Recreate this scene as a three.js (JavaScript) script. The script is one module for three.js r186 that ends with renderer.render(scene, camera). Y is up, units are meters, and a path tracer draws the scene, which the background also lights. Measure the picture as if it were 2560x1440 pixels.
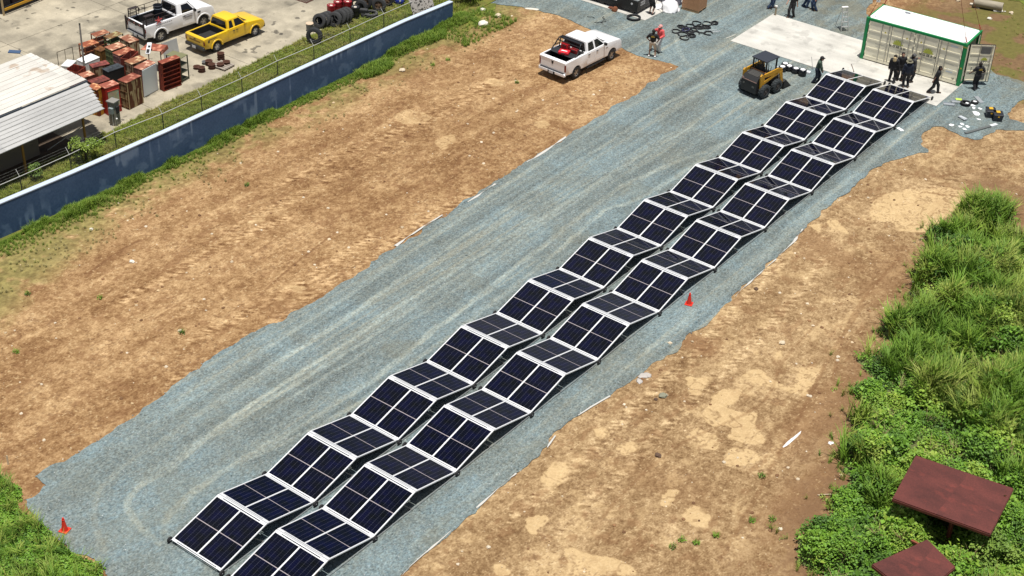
import * as THREE from 'three';
import { mergeGeometries, mergeVertices, toCreasedNormals } from 'three/addons/utils/BufferGeometryUtils.js';
import { RoundedBoxGeometry } from 'three/addons/geometries/RoundedBoxGeometry.js';
import { ConvexGeometry } from 'three/addons/geometries/ConvexGeometry.js';
import { Brush, Evaluator, SUBTRACTION } from 'three-bvh-csg';
import { FontLoader } from 'three/addons/loaders/FontLoader.js';
import { TextGeometry } from 'three/addons/geometries/TextGeometry.js';

// ---------------------------------------------------------------- camera, sky, sun, exposure
const scene = new THREE.Scene();
const camera = new THREE.PerspectiveCamera(21.12, 16 / 9, 0.5, 900);
camera.position.set(33.19, 37.985, 25.584);
camera.rotation.set(-0.5839, 0.6329, 0.0408, 'YXZ');

const renderer = new THREE.WebGLRenderer({ antialias: true });
renderer.toneMapping = THREE.LinearToneMapping;
renderer.toneMappingExposure = 1.1;
renderer.shadowMap.enabled = true;
renderer.shadowMap.type = THREE.PCFSoftShadowMap;

const sunDirection = new THREE.Vector3(0.12, 1, 0.09).normalize();
function rngOf(seed) {
  let a = seed >>> 0;
  return () => { a = (a + 0x6D2B79F5) | 0; let t = Math.imul(a ^ (a >>> 15), 1 | a); t = (t + Math.imul(t ^ (t >>> 7), 61 | t)) ^ t; return ((t ^ (t >>> 14)) >>> 0) / 4294967296; };
}
const lattice = new Float32Array(65536);
{ const r = rngOf(77); for (let i = 0; i < 65536; i++) lattice[i] = r(); }
function noise2(x, y) {                       // value noise, 0..1
  const xi = Math.floor(x), yi = Math.floor(y);
  let fx = x - xi, fy = y - yi;
  fx = fx * fx * (3 - 2 * fx); fy = fy * fy * (3 - 2 * fy);
  const a = lattice[((yi & 255) << 8) | (xi & 255)], b = lattice[((yi & 255) << 8) | ((xi + 1) & 255)];
  const c = lattice[(((yi + 1) & 255) << 8) | (xi & 255)], d = lattice[(((yi + 1) & 255) << 8) | ((xi + 1) & 255)];
  return a + (b - a) * fx + (c - a + (a - b - c + d) * fx) * fy;
}
function fbm(x, y, n = 4) { let s = 0, w = 0.5, t = 0; for (let i = 0; i < n; i++) { s += w * noise2(x, y); t += w; x = x * 2.03 + 17.3; y = y * 2.03 + 5.1; w *= 0.5; } return s / t; }
const clamp01 = (v) => (v < 0 ? 0 : v > 1 ? 1 : v);
const smooth = (a, b, v) => { const t = clamp01((v - a) / (b - a)); return t * t * (3 - 2 * t); };
const mix = (a, b, t) => a + (b - a) * t;

{ // hazy tropical sky with broken cloud, computed
  const w = 1024, h = 512, d = new Float32Array(w * h * 4);
  for (let j = 0; j < h; j++) for (let i = 0; i < w; i++) {
    const el = (j + 0.5) / h * Math.PI - Math.PI / 2, az = (i + 0.5) / w * Math.PI * 2, up = Math.sin(el), q = 1 / (Math.max(up, 0) + 0.16);
    const n = fbm(Math.cos(az) * Math.cos(el) * q * 1.6 + 31, Math.sin(az) * Math.cos(el) * q * 1.6 + 12, 5);
    const hz = Math.pow(1 - Math.max(up, 0), 4), cloud = smooth(0.46, 0.62, n) * 0.85 * (1 - 0.6 * hz);
    const c = [mix(mix(0.085, 0.13, hz), 0.46, cloud), mix(mix(0.125, 0.17, hz), 0.47, cloud), mix(mix(0.215, 0.25, hz), 0.49, cloud)];
    const k = (j * w + i) * 4, g = up < 0 ? 0.5 : 1;
    d[k] = c[0] * g; d[k + 1] = c[1] * g; d[k + 2] = c[2] * g; d[k + 3] = 1;
  }
  const t = new THREE.DataTexture(d, w, h, THREE.RGBAFormat, THREE.FloatType);
  t.mapping = THREE.EquirectangularReflectionMapping; t.magFilter = THREE.LinearFilter; t.minFilter = THREE.LinearFilter; t.wrapS = THREE.RepeatWrapping; t.needsUpdate = true;
  scene.background = t; scene.environment = t;
}

const sun = new THREE.DirectionalLight(new THREE.Color(1, 0.955, 0.88), 5);
sun.name = 'sun';
sun.position.copy(sunDirection).multiplyScalar(120).add(new THREE.Vector3(-5, 0, -28));
sun.target.position.set(-5, 0, -28);
sun.castShadow = true;
sun.shadow.radius = 2;
sun.shadow.mapSize.set(4096, 4096);
Object.assign(sun.shadow.camera, { left: -60, right: 60, top: 60, bottom: -60, near: 1, far: 300 });
scene.add(sun, sun.target);

// ---------------------------------------------------------------- helpers
const inside = (pts, x, z) => { let c = false; for (let i = 0, j = pts.length - 1; i < pts.length; j = i++) { const a = pts[i], b = pts[j]; if ((a[1] > z) !== (b[1] > z) && x < ((b[0] - a[0]) * (z - a[1])) / (b[1] - a[1]) + a[0]) c = !c; } return c; };

const usedNames = new Map();
function numbered(name) { const n = usedNames.get(name) || 0; usedNames.set(name, n + 1); return n ? name + '_' + String(n).padStart(3, '0') : name; }
function mat(r, g, b, roughness = 0.8, metalness = 0, extra = {}) {
  const { physical, ...rest } = extra;
  const m = physical ? new THREE.MeshPhysicalMaterial(rest) : new THREE.MeshStandardMaterial(rest);
  m.color.setRGB(r, g, b); m.roughness = roughness; m.metalness = metalness; m.side = THREE.DoubleSide;
  return m;
}
function plainGeo(g) {                        // non-indexed, with position, normal and uv only
  let o = g.index ? g.toNonIndexed() : g;
  if (!o.attributes.normal) o.computeVertexNormals();
  if (!o.attributes.uv) o.setAttribute('uv', new THREE.BufferAttribute(new Float32Array(o.attributes.position.count * 2), 2));
  for (const k of Object.keys(o.attributes)) if (!['position', 'normal', 'uv'].includes(k)) o.deleteAttribute(k);
  o.morphAttributes = {};
  return o;
}
function obj(name, geos, material, parent) {   // several shapes merged into ONE named mesh
  const list = (Array.isArray(geos) ? geos : [geos]).filter(Boolean).map(plainGeo);
  const mesh = new THREE.Mesh(list.length === 1 ? list[0] : mergeGeometries(list), material);
  mesh.castShadow = mesh.receiveShadow = true;
  mesh.name = parent ? name : numbered(name);
  (parent || scene).add(mesh);
  return mesh;
}
function thing(name, label, category, position = [0, 0, 0], yaw = 0, group) {
  const o = new THREE.Group();
  o.name = numbered(name); o.position.set(...position); o.rotation.y = yaw;
  o.userData = { label, category };
  if (group) o.userData.group = group;
  scene.add(o);
  return o;
}
function tag(o, label, category, group) { Object.assign(o.userData, { label, category }); if (group) o.userData.group = group; return o; }
function structure(o) { o.userData.kind = 'structure'; return o; }
function copyOf(o, label, position, yaw, group) {
  const c = o.clone(); c.name = numbered(o.name.replace(/_\d{3}$/, '')); c.userData = { ...o.userData, label };
  if (group) c.userData.group = group;
  if (position) c.position.set(...position);
  if (yaw !== undefined) c.rotation.y = yaw;
  scene.add(c); return c;
}
const tmpM = new THREE.Matrix4(), tmpQ = new THREE.Quaternion(), tmpE = new THREE.Euler();
function put(g, x = 0, y = 0, z = 0, rx = 0, ry = 0, rz = 0) {
  tmpQ.setFromEuler(tmpE.set(rx, ry, rz, 'YXZ'));
  return g.applyMatrix4(tmpM.compose(new THREE.Vector3(x, y, z), tmpQ, new THREE.Vector3(1, 1, 1)));
}
const bx = (w, h, d, x = 0, y = 0, z = 0, rx = 0, ry = 0, rz = 0) => put(new THREE.BoxGeometry(w, h, d), x, y, z, rx, ry, rz);
const rb = (w, h, d, r, x = 0, y = 0, z = 0, rx = 0, ry = 0, rz = 0) => put(new RoundedBoxGeometry(w, h, d, 2, Math.min(r, w / 2.01, h / 2.01, d / 2.01)), x, y, z, rx, ry, rz);
const cy = (r1, r2, h, x = 0, y = 0, z = 0, rx = 0, ry = 0, rz = 0, n = 20) => put(new THREE.CylinderGeometry(r1, r2, h, n), x, y, z, rx, ry, rz);
const tor = (R, r, x = 0, y = 0, z = 0, rx = 0, ry = 0, rz = 0, a = Math.PI * 2, n = 28, m = 8) => put(new THREE.TorusGeometry(R, r, m, n, a), x, y, z, rx, ry, rz);
const lathe = (pts, n = 24) => new THREE.LatheGeometry(pts.map((p) => new THREE.Vector2(p[0], p[1])), n);
function bar(a, b, r, n = 8) {                 // round bar between two points
  const A = new THREE.Vector3(...a), B = new THREE.Vector3(...b), d = B.clone().sub(A), L = d.length();
  const g = new THREE.CylinderGeometry(r, r, L, n);
  g.applyQuaternion(new THREE.Quaternion().setFromUnitVectors(new THREE.Vector3(0, 1, 0), d.normalize()));
  g.translate((A.x + B.x) / 2, (A.y + B.y) / 2, (A.z + B.z) / 2);
  return g;
}
function beam(a, b, w, h) {                    // square bar between two points
  const A = new THREE.Vector3(...a), B = new THREE.Vector3(...b), d = B.clone().sub(A), L = d.length();
  const g = new THREE.BoxGeometry(w, h, L);
  const m = new THREE.Matrix4().lookAt(B, A, Math.abs(d.y) > 0.95 * L ? new THREE.Vector3(1, 0, 0) : new THREE.Vector3(0, 1, 0));
  m.setPosition((A.x + B.x) / 2, (A.y + B.y) / 2, (A.z + B.z) / 2);
  return g.applyMatrix4(m);
}
const tube = (pts, r, seg = 24, n = 6, closed = false) => new THREE.TubeGeometry(new THREE.CatmullRomCurve3(pts.map((p) => new THREE.Vector3(...p)), closed), seg, r, n, closed);
function shapeOf(pts) { const s = new THREE.Shape(); pts.forEach((p, i) => (i ? s.lineTo(p[0], p[1]) : s.moveTo(p[0], p[1]))); return s; }
function slabOf(pts, depth, bevel = 0) {       // outline in x,y pushed along +z
  return new THREE.ExtrudeGeometry(shapeOf(pts), { depth, bevelEnabled: bevel > 0, bevelSize: bevel, bevelThickness: bevel, bevelSegments: 2, curveSegments: 10 });
}
function quadSlab(a, b, c, d, t) {             // flat piece through four points, thickness t along its normal
  const P = [a, b, c, d].map((p) => new THREE.Vector3(...p));
  const n = P[1].clone().sub(P[0]).cross(P[3].clone().sub(P[0])).normalize().multiplyScalar(t / 2);
  return new ConvexGeometry([...P.map((p) => p.clone().add(n)), ...P.map((p) => p.clone().sub(n))]);
}
// flat sheet from an outline of [x, z] points: edges broken up by noise, laid at height y, uv from world position
function ragged(pts, step, amp, seed = 0) {
  const out = [];
  for (let i = 0; i < pts.length; i++) {
    const a = pts[i], b = pts[(i + 1) % pts.length], L = Math.hypot(b[0] - a[0], b[1] - a[1]), n = Math.max(1, Math.round(L / step));
    const nx = -(b[1] - a[1]) / (L || 1), nz = (b[0] - a[0]) / (L || 1);
    for (let k = 0; k < n; k++) {
      const x = mix(a[0], b[0], k / n), z = mix(a[1], b[1], k / n), e = (fbm(x * 1.3 + seed, z * 1.3 + seed * 2, 4) - 0.5) * 2 * amp;
      out.push([x + nx * e, z + nz * e]);
    }
  }
  return out;
}
function sheet(name, pts, y, material, uvOf, thick = 0) {
  const s = shapeOf(pts.map((p) => [p[0], -p[1]]));
  let g;
  if (thick) { g = new THREE.ExtrudeGeometry(s, { depth: thick, bevelEnabled: false }); g.rotateX(-Math.PI / 2); g.translate(0, y - thick, 0); }
  else { g = new THREE.ShapeGeometry(s); g.rotateX(-Math.PI / 2); g.translate(0, y, 0); }
  g = g.index ? g.toNonIndexed() : g;
  const p = g.attributes.position, uv = new Float32Array(p.count * 2);
  for (let i = 0; i < p.count; i++) { const [u, v] = uvOf(p.getX(i), p.getZ(i)); uv[2 * i] = u; uv[2 * i + 1] = v; }
  g.setAttribute('uv', new THREE.BufferAttribute(uv, 2));
  g.computeVertexNormals();
  return obj(name, g, material);
}
function dataTex(w, h, fill, srgb = true, wrap = THREE.RepeatWrapping) {   // fill(x, y) -> [r, g, b] 0..1
  const d = new Uint8Array(w * h * 4);
  for (let y = 0; y < h; y++) for (let x = 0; x < w; x++) {
    const c = fill(x, y), i = (y * w + x) * 4;
    d[i] = clamp01(c[0]) * 255; d[i + 1] = clamp01(c[1]) * 255; d[i + 2] = clamp01(c[2]) * 255; d[i + 3] = 255;
  }
  const t = new THREE.DataTexture(d, w, h, THREE.RGBAFormat);
  t.colorSpace = srgb ? THREE.SRGBColorSpace : THREE.NoColorSpace;
  t.wrapS = t.wrapT = wrap; t.magFilter = THREE.LinearFilter; t.minFilter = THREE.LinearMipmapLinearFilter; t.generateMipmaps = true; t.needsUpdate = true;
  return t;
}
function canvasTex(w, h, draw) {
  const c = document.createElement('canvas'); c.width = w; c.height = h;
  draw(c.getContext('2d'), w, h);
  const t = new THREE.CanvasTexture(c); t.colorSpace = THREE.SRGBColorSpace; return t;
}
function boxUV(g, scale = 1) {                 // uv in metres from the dominant axis of each face
  const o = plainGeo(g), p = o.attributes.position, n = o.attributes.normal, uv = o.attributes.uv;
  for (let i = 0; i < p.count; i += 3) {
    const ax = Math.abs(n.getX(i)), ay = Math.abs(n.getY(i)), az = Math.abs(n.getZ(i));
    for (let k = i; k < i + 3; k++) {
      if (ay >= ax && ay >= az) uv.setXY(k, p.getX(k) * scale, p.getZ(k) * scale);
      else if (ax >= az) uv.setXY(k, p.getZ(k) * scale, p.getY(k) * scale);
      else uv.setXY(k, p.getX(k) * scale, p.getY(k) * scale);
    }
  }
  return o;
}
// surface nets: one closed surface from a distance function on a grid
function netsOf(f, lo, hi, cell) {
  const nx = Math.ceil((hi[0] - lo[0]) / cell) + 1, ny = Math.ceil((hi[1] - lo[1]) / cell) + 1, nz = Math.ceil((hi[2] - lo[2]) / cell) + 1;
  const F = new Float32Array(nx * ny * nz), id = (i, j, k) => i + nx * (j + ny * k);
  for (let k = 0; k < nz; k++) for (let j = 0; j < ny; j++) for (let i = 0; i < nx; i++) F[id(i, j, k)] = f(lo[0] + i * cell, lo[1] + j * cell, lo[2] + k * cell);
  const V = new Int32Array(nx * ny * nz).fill(-1), pos = [], tri = [];
  for (let k = 0; k < nz - 1; k++) for (let j = 0; j < ny - 1; j++) for (let i = 0; i < nx - 1; i++) {
    let sx = 0, sy = 0, sz = 0, n = 0;
    for (let e = 0; e < 12; e++) {
      const ax = e >> 2, b = e & 1, c = (e >> 1) & 1;
      const p = ax === 0 ? [0, b, c] : ax === 1 ? [b, 0, c] : [b, c, 0], q = p.slice(); q[ax] = 1;
      const fa = F[id(i + p[0], j + p[1], k + p[2])], fb = F[id(i + q[0], j + q[1], k + q[2])];
      if ((fa < 0) !== (fb < 0)) { const t = fa / (fa - fb); sx += p[0] + (q[0] - p[0]) * t; sy += p[1] + (q[1] - p[1]) * t; sz += p[2] + (q[2] - p[2]) * t; n++; }
    }
    if (n) { V[id(i, j, k)] = pos.length / 3; pos.push(lo[0] + (i + sx / n) * cell, lo[1] + (j + sy / n) * cell, lo[2] + (k + sz / n) * cell); }
  }
  for (let k = 1; k < nz - 1; k++) for (let j = 1; j < ny - 1; j++) for (let i = 1; i < nx - 1; i++) {
    const a = F[id(i, j, k)] < 0;
    if (a !== F[id(i + 1, j, k)] < 0) { const q = [V[id(i, j - 1, k - 1)], V[id(i, j, k - 1)], V[id(i, j, k)], V[id(i, j - 1, k)]]; a ? tri.push(q[0], q[1], q[2], q[0], q[2], q[3]) : tri.push(q[0], q[2], q[1], q[0], q[3], q[2]); }
    if (a !== F[id(i, j + 1, k)] < 0) { const q = [V[id(i - 1, j, k - 1)], V[id(i - 1, j, k)], V[id(i, j, k)], V[id(i, j, k - 1)]]; a ? tri.push(q[0], q[1], q[2], q[0], q[2], q[3]) : tri.push(q[0], q[2], q[1], q[0], q[3], q[2]); }
    if (a !== F[id(i, j, k + 1)] < 0) { const q = [V[id(i - 1, j - 1, k)], V[id(i, j - 1, k)], V[id(i, j, k)], V[id(i - 1, j, k)]]; a ? tri.push(q[0], q[1], q[2], q[0], q[2], q[3]) : tri.push(q[0], q[2], q[1], q[0], q[3], q[2]); }
  }
  const g = new THREE.BufferGeometry();
  g.setAttribute('position', new THREE.BufferAttribute(new Float32Array(pos), 3));
  g.setIndex(tri.filter((_, n) => true)); g.computeVertexNormals();
  return g;
}
const ordinals = ['first', 'second', 'third', 'fourth', 'fifth', 'sixth', 'seventh', 'eighth', 'ninth', 'tenth', 'eleventh'];

// ---------------------------------------------------------------- the setting: ground, gravel, slabs, yard, lawn
const gravelOutline = [[-0.1, 2.7], [-0.72, 2.41], [-1.36, 2.35], [-2.12, 2.33], [-3.11, 2.41], [-4.48, 2.19], [-5.27, 2.1], [-5.93, 1.83], [-5.79, 1.2], [-5.83, 0.77], [-6.6, 0.77], [-6.51, 0.04], [-6.47, -1.52], [-6.61, -3.9], [-6.8, -5.93], [-7.1, -8.04], [-7.11, -10.19], [-6.88, -12.33], [-6.7, -14.62], [-6.83, -17.35], [-6.98, -20.27], [-7.1, -23.31], [-7.28, -26.59], [-7.46, -30.09], [-7.4, -33.81], [-7.48, -35], [-7.52, -37.29], [-7.41, -39.43], [-7.62, -42.56], [-7.62, -44.64], [-7.6, -45.29], [-8.81, -45.22], [-10.28, -44.92], [-11.88, -45.41], [-14.25, -46.12], [-15.55, -46.29], [-16.91, -46.51], [-18.25, -46.27], [-19.87, -45.96], [-21.29, -45.18], [-25.43, -47.32], [-20.74, -56.28], [-10.03, -64.17], [-5.04, -65.91], [-3.6, -61.87], [-2.82, -59.53], [0.89, -59.32], [6.82, -56.84], [7.67, -56.82], [8.52, -56.81], [9.77, -57.29], [10.26, -56.02], [9.33, -54.8], [9.19, -54.01], [9.3, -52.87], [9.74, -51.86], [10.51, -51.9], [11.57, -52.65], [11.93, -51.72], [10.86, -51.03], [9.65, -50.09], [9.57, -49.22], [9.21, -48.3], [8.72, -48.12], [7.76, -48.37], [7.15, -48.44], [6.94, -48.08], [6.8, -47.03], [7.25, -45.81], [7.86, -45.28], [7.19, -43.66], [6.67, -42.41], [6.63, -40.44], [6.71, -38.1], [6.64, -35.72], [6.68, -34.03], [6.96, -32.73], [6.97, -30.05], [7.09, -27.31], [7.15, -25.47], [7.34, -24.82], [7.34, -23.82], [7.14, -22.35], [7.46, -21.7], [7.19, -20.24], [7.03, -18.97], [7.1, -17.99], [6.88, -16.59], [6.7, -14.91], [6.8, -13.69], [7.08, -12.65], [7.01, -10.59], [7.1, -8.55], [7.15, -6.64], [7.22, -4.57], [7.38, -3.43]];

// wheel tracks as marks pressed into the surfaces, kept on a 5 cm grid
function markGrid(x0, z0, w, d, lines) {
  const nx = Math.round(w / 0.05), nz = Math.round(d / 0.05), m = new Float32Array(nx * nz);
  for (const [pts, half, force] of lines) for (let i = 0; i < pts.length - 1; i++) {
    const p0 = pts[Math.max(0, i - 1)], a = pts[i], b = pts[i + 1], p3 = pts[Math.min(pts.length - 1, i + 2)], n = Math.max(2, Math.round(Math.hypot(b[0] - a[0], b[1] - a[1]) / 0.05));
    for (let k = 0; k < n; k++) {
      const t = k / n, cr = (c) => 0.5 * (2 * a[c] + (b[c] - p0[c]) * t + (2 * p0[c] - 5 * a[c] + 4 * b[c] - p3[c]) * t * t + (3 * a[c] - p0[c] - 3 * b[c] + p3[c]) * t * t * t);
      const X = (cr(0) - x0) / 0.05, Z = (cr(1) - z0) / 0.05, R = Math.ceil(half / 0.05 * 1.5);
      for (let v = Math.max(0, Math.floor(Z) - R); v <= Math.min(nz - 1, Z + R); v++) for (let u = Math.max(0, Math.floor(X) - R); u <= Math.min(nx - 1, X + R); u++) { const q = force * smooth(half * 1.4, half * 0.6, Math.hypot(u - X, v - Z) * 0.05); if (q > m[v * nx + u]) m[v * nx + u] = q; }
    }
  }
  return (x, z) => { const X = (x - x0) / 0.05, Z = (z - z0) / 0.05, u = Math.floor(X), v = Math.floor(Z); if (u < 0 || v < 0 || u >= nx - 1 || v >= nz - 1) return 0; const f = X - u, g = Z - v, k = v * nx + u; return mix(mix(m[k], m[k + 1], f), mix(m[k + nx], m[k + nx + 1], f), g); };
}
function markGridArea(x0, z0, w, d, polys) {                   // outlines of scraped pale ground, softened over 20 cm
  const nx = Math.round(w / 0.05), nz = Math.round(d / 0.05); let m = new Float32Array(nx * nz);
  for (const p of polys) { const xs = p.map((q) => q[0]), zs = p.map((q) => q[1]); for (let v = Math.max(0, Math.floor((Math.min(...zs) - z0) / 0.05)); v <= Math.min(nz - 1, (Math.max(...zs) - z0) / 0.05); v++) for (let u = Math.max(0, Math.floor((Math.min(...xs) - x0) / 0.05)); u <= Math.min(nx - 1, (Math.max(...xs) - x0) / 0.05); u++) if (inside(p, x0 + u * 0.05, z0 + v * 0.05)) m[v * nx + u] = 1; }
  for (let pass = 0; pass < 2; pass++) { const o = new Float32Array(nx * nz), st = pass ? nx : 1; for (let k = 4 * nx; k < nx * nz - 4 * nx; k++) { let s = 0; for (let e = -3; e <= 3; e++) s += m[k + e * st]; o[k] = s / 7; } m = o; }
  return (x, z) => { const u = Math.round((x - x0) / 0.05), v = Math.round((z - z0) / 0.05); return u < 0 || v < 0 || u >= nx || v >= nz ? 0 : m[v * nx + u]; };
}
// soil: a map of the site 54 m by 76 m; pale beaten patches, clods, tyre ruts and damp earth where the photograph shows them
const GX = -24, GZ = -70, GW = 54, GD = 78;
const scrapes = markGridArea(GX, GZ, GW, GD, [
  [[10.52, -18.35], [10.21, -20.05], [11.21, -19.99], [11, -19.47], [11.25, -19.44], [12.27, -20.03], [12.55, -19.26], [13.32, -18.76], [13.41, -18.42], [12.79, -17.96], [12.06, -17.83], [11.85, -18.67], [11.28, -18.12]],
  [[10.83, -16.81], [10.77, -17.7], [11.12, -17.63], [11.77, -17.79], [11.98, -17.38], [11.26, -17.03], [11.01, -16.7]], [[11.31, -16.6], [11.39, -17.01], [12.04, -17.4], [12.22, -17.04], [11.94, -16.74]], [[12.81, -16.25], [12.45, -17.36], [13.09, -17.77], [13.73, -17.86], [13.84, -17.36], [13.18, -16.44]],
  [[10.32, -21.46], [10.59, -22.71], [12.26, -22.27], [12.43, -22.74], [11.98, -23.88], [12.82, -24.44], [13.16, -22.19], [12.2, -22.04], [11.47, -21.78]], [[8.63, -20.21], [9.19, -20.5], [9.52, -21.14], [9.8, -19.53], [9.58, -19.17]], [[10.13, -20.29], [11.01, -21.04], [11.17, -19.88], [10.62, -19.73]],
  [[7.89, -11.11], [7.72, -12.4], [8.29, -12.72], [8.82, -10.91]], [[8.77, -9], [9.01, -9.6], [9.51, -9.62], [9.6, -9.03], [9.58, -8.38]], [[12.12, -12.73], [11.99, -13.84], [12.37, -14.02], [12.46, -12.87]], [[13.11, -12.86], [13.21, -13.75], [13.9, -13.67], [14.28, -12.91], [13.75, -12.61]],
  [[10.8, -8.75], [11.6, -9.03], [12.88, -9.49], [13.72, -9.33], [11.74, -7.69]], [[9.42, -6.39], [9.62, -6.79], [10.22, -6.44], [9.77, -5.96]], [[9.79, -23.63], [10.03, -23.99], [10.25, -23.13]], [[10.59, -24.13], [10.89, -24.57], [11.18, -23.73], [11.07, -23.52]],
  [[8.04, -38.52], [8.31, -40.01], [10.22, -42.41], [11.28, -42.69], [11.61, -41.25], [11.59, -40.16], [11.52, -38.69], [11.32, -37.54], [10.25, -36.76], [9.74, -37.5], [8.75, -36.84]], [[7.56, -34.93], [8.48, -34.89], [8.84, -34.88], [7.49, -35.76], [7.05, -35.73]], [[6.65, -34.49], [7.15, -35.17], [7.45, -34.2]], [[7.74, -14.8], [7.92, -15.37], [8.49, -15.1], [8.34, -14.49]], [[9.03, -14.59], [9.39, -15.44], [9.88, -14.99], [9.56, -14.25]],
  [[-15.86, -29.95], [-15.82, -30.92], [-14.85, -31.27], [-13.97, -31.12], [-14.15, -30.22], [-14.79, -29.48]], [[-9.65, -34.18], [-9.5, -34.81], [-8.89, -34.67], [-8.74, -34.07], [-9.28, -33.84]], [[-9.17, -35.34], [-9.14, -35.74], [-8.49, -35.94], [-8.45, -35.48]], [[-14.93, -36.42], [-14.68, -37.18], [-13.57, -36.88], [-14.03, -36.21]], [[-12.46, -29.2], [-12.2, -30.38], [-11.67, -30.13], [-11.27, -28.51]],
  [[-8.65, -14.54], [-7.82, -14.95], [-7.57, -14.41], [-8.06, -14.29]], [[-7.78, -14.99], [-7.57, -15.3], [-7.46, -15.01]], [[-8.37, -13.57], [-8.18, -13.72], [-7.82, -13.45], [-8.01, -13.3]], [[-13.85, -17.05], [-13.47, -18.06], [-13.28, -17.87], [-13.53, -16.99]], [[-18.25, -8.66], [-18.33, -10.51], [-17.86, -10.47], [-17.54, -8.53]], [[-17.34, -7.5], [-17.07, -8.16], [-16.63, -7.77], [-16.92, -7.35]],
]);
const darkPatches = [   // loose darker earth and damp clods
  [[7.86, -22.5], 1.0, 0.6, 0, 1], [[8.29, -33.02], 2.6, 0.8, 0.3, 0.6], [[14.39, -22.9], 1.1, 4.0, 0.1, 0.7], [[16.57, -16.78], 1.2, 2.6, 0.1, 0.7], [[11.84, -33.33], 1.3, 2.5, -0.2, 0.5], [[0.77, -62.45], 3.4, 1.3, 0, 1], [[3.73, -58.77], 2.5, 1.0, 0, 0.7], [[-19.04, -34.14], 2.6, 0.8, 0.2, 0.5], [[-19.08, -42.95], 1.6, 1.4, 0, 0.5], [[-7.34, -34.81], 1.4, 0.35, 0.1, 0.6], [[-8.4, -45.01], 0.8, 0.25, 0.1, 0.7], [[-8.05, -44.05], 0.5, 0.2, 0.1, 0.8], [[-5.87, 1.1], 0.5, 0.5, 0, 0.8], [[-17.81, -15.33], 2.2, 0.25, 1.5, 0.4], [[-13.68, -12.36], 0.9, 0.2, 1.4, 0.6], [[-16.09, -11.18], 1.8, 0.15, 1.5, 0.6], [[-7.52, -12.98], 1.4, 0.8, 0.2, 0.4], [[11.56, -14.09], 2.2, 0.9, 0.1, 0.3],
].map(([c, w, l, a, s]) => ({ x: c[0], z: c[1], w, l, ca: Math.cos(a), sa: Math.sin(a), s }));
function patchMask(list, x, z, wob, sharp) {
  let m = 0;
  for (const p of list) {
    const dx = x - p.x, dz = z - p.z;
    if (dx * dx + dz * dz > 40) continue;
    const u = (dx * p.ca + dz * p.sa) / p.w, v = (-dx * p.sa + dz * p.ca) / p.l;
    const d = Math.pow(Math.pow(Math.abs(u), 3) + Math.pow(Math.abs(v), 3), 1 / 3) + wob;
    const k = p.s * smooth(1 + sharp, 1 - sharp, d);
    if (k > m) m = k;
  }
  return m;
}
const ruts = markGrid(GX, GZ, GW, GD, [
  [[[-10.02, -19.15], [-9.67, -16.69], [-9.31, -14.79], [-8.95, -13.19]], 0.05, 1], [[[-16.35, -12.86], [-16.35, -11.63], [-16.04, -9.99], [-15.71, -9.31]], 0.07, 1], [[[-18.27, -14.54], [-18.25, -13.26], [-18.06, -11.67]], 0.05, 0.8], [[[-18.62, -21.36], [-18.68, -18.69], [-18.85, -16.25], [-18.83, -14.86]], 0.05, 0.7], [[[-11.1, -10.95], [-11.06, -9.76], [-10.99, -8.36]], 0.05, 0.7], [[[-15.65, -7.68], [-15.68, -6.63]], 0.05, 0.8], [[[-8.09, -34.76], [-7.1, -35.02], [-6.51, -35.84]], 0.09, 0.9], [[[-11.63, -18.73], [-11.72, -17.22], [-11.59, -15.04]], 0.04, 0.6],
  [[[11.01, -27.53], [11.26, -23.86], [12, -20.55], [10.88, -16.3], [10.78, -12.55], [11.12, -9.99]], 0.07, 0.5], [[[11.92, -29.95], [12.55, -25.71], [13.38, -22.05], [14.14, -18.39], [14.83, -15.04], [15.46, -11.71]], 0.09, 0.6], [[[11.37, -34.74], [11.95, -28.73], [13.49, -23.92]], 0.08, 0.6], [[[9.76, -41.27], [11.96, -42.12], [14.5, -42.01]], 0.07, 0.8], [[[6.78, -41.95], [9.21, -42.95], [11.23, -45.82]], 0.08, 0.5],
]);
const lugTracks = markGrid(GX, GZ, GW, GD, [
  [[[-12.71, -18.76], [-13.06, -15.97], [-13.16, -14.05], [-13.07, -11.57], [-13.16, -8.91]], 0.30, 1], [[[-8.48, -20.01], [-8.21, -15.95], [-8.27, -13.49], [-8.41, -11.22], [-8.63, -8.9]], 0.30, 1], [[[-14.42, -40.36], [-14, -33.29], [-13.65, -26.38], [-13.72, -20.9], [-13.93, -15.79]], 0.28, 0.8], [[[-14.83, -37.88], [-14.53, -31.56], [-14.7, -26.02], [-15.15, -20.7]], 0.28, 0.8], [[[-7.53, -26.27], [-7.49, -20.86], [-7.33, -16.06], [-7.02, -11.04], [-7.1, -6.2]], 0.30, 0.8], [[[-19.59, -21.18], [-19.41, -17.53], [-19.24, -14.1], [-19.07, -10.43]], 0.25, 0.7],
  [[[7.19, -31.16], [7.67, -26.33], [8.1, -21.94], [8.27, -17.41], [8.44, -13], [8.51, -8.65]], 0.30, 0.8], [[[8.79, -32.07], [9.35, -26.93], [9.68, -22.91], [9.79, -18.01], [10.01, -13.69], [10.23, -9.25]], 0.30, 0.8], [[[11.23, -45.82], [9.74, -41.78], [9.02, -36.54]], 0.3, 0.6],
]);
const weedBand = (x, z) => smooth(3.2, 0.4, x + 20.7 + (z > -14 ? -(z + 14) * 0.32 : 0)) ;     // thin turf beside the blue wall
const soilBump = new Uint8Array(2048 * 2048 * 4);
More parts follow.
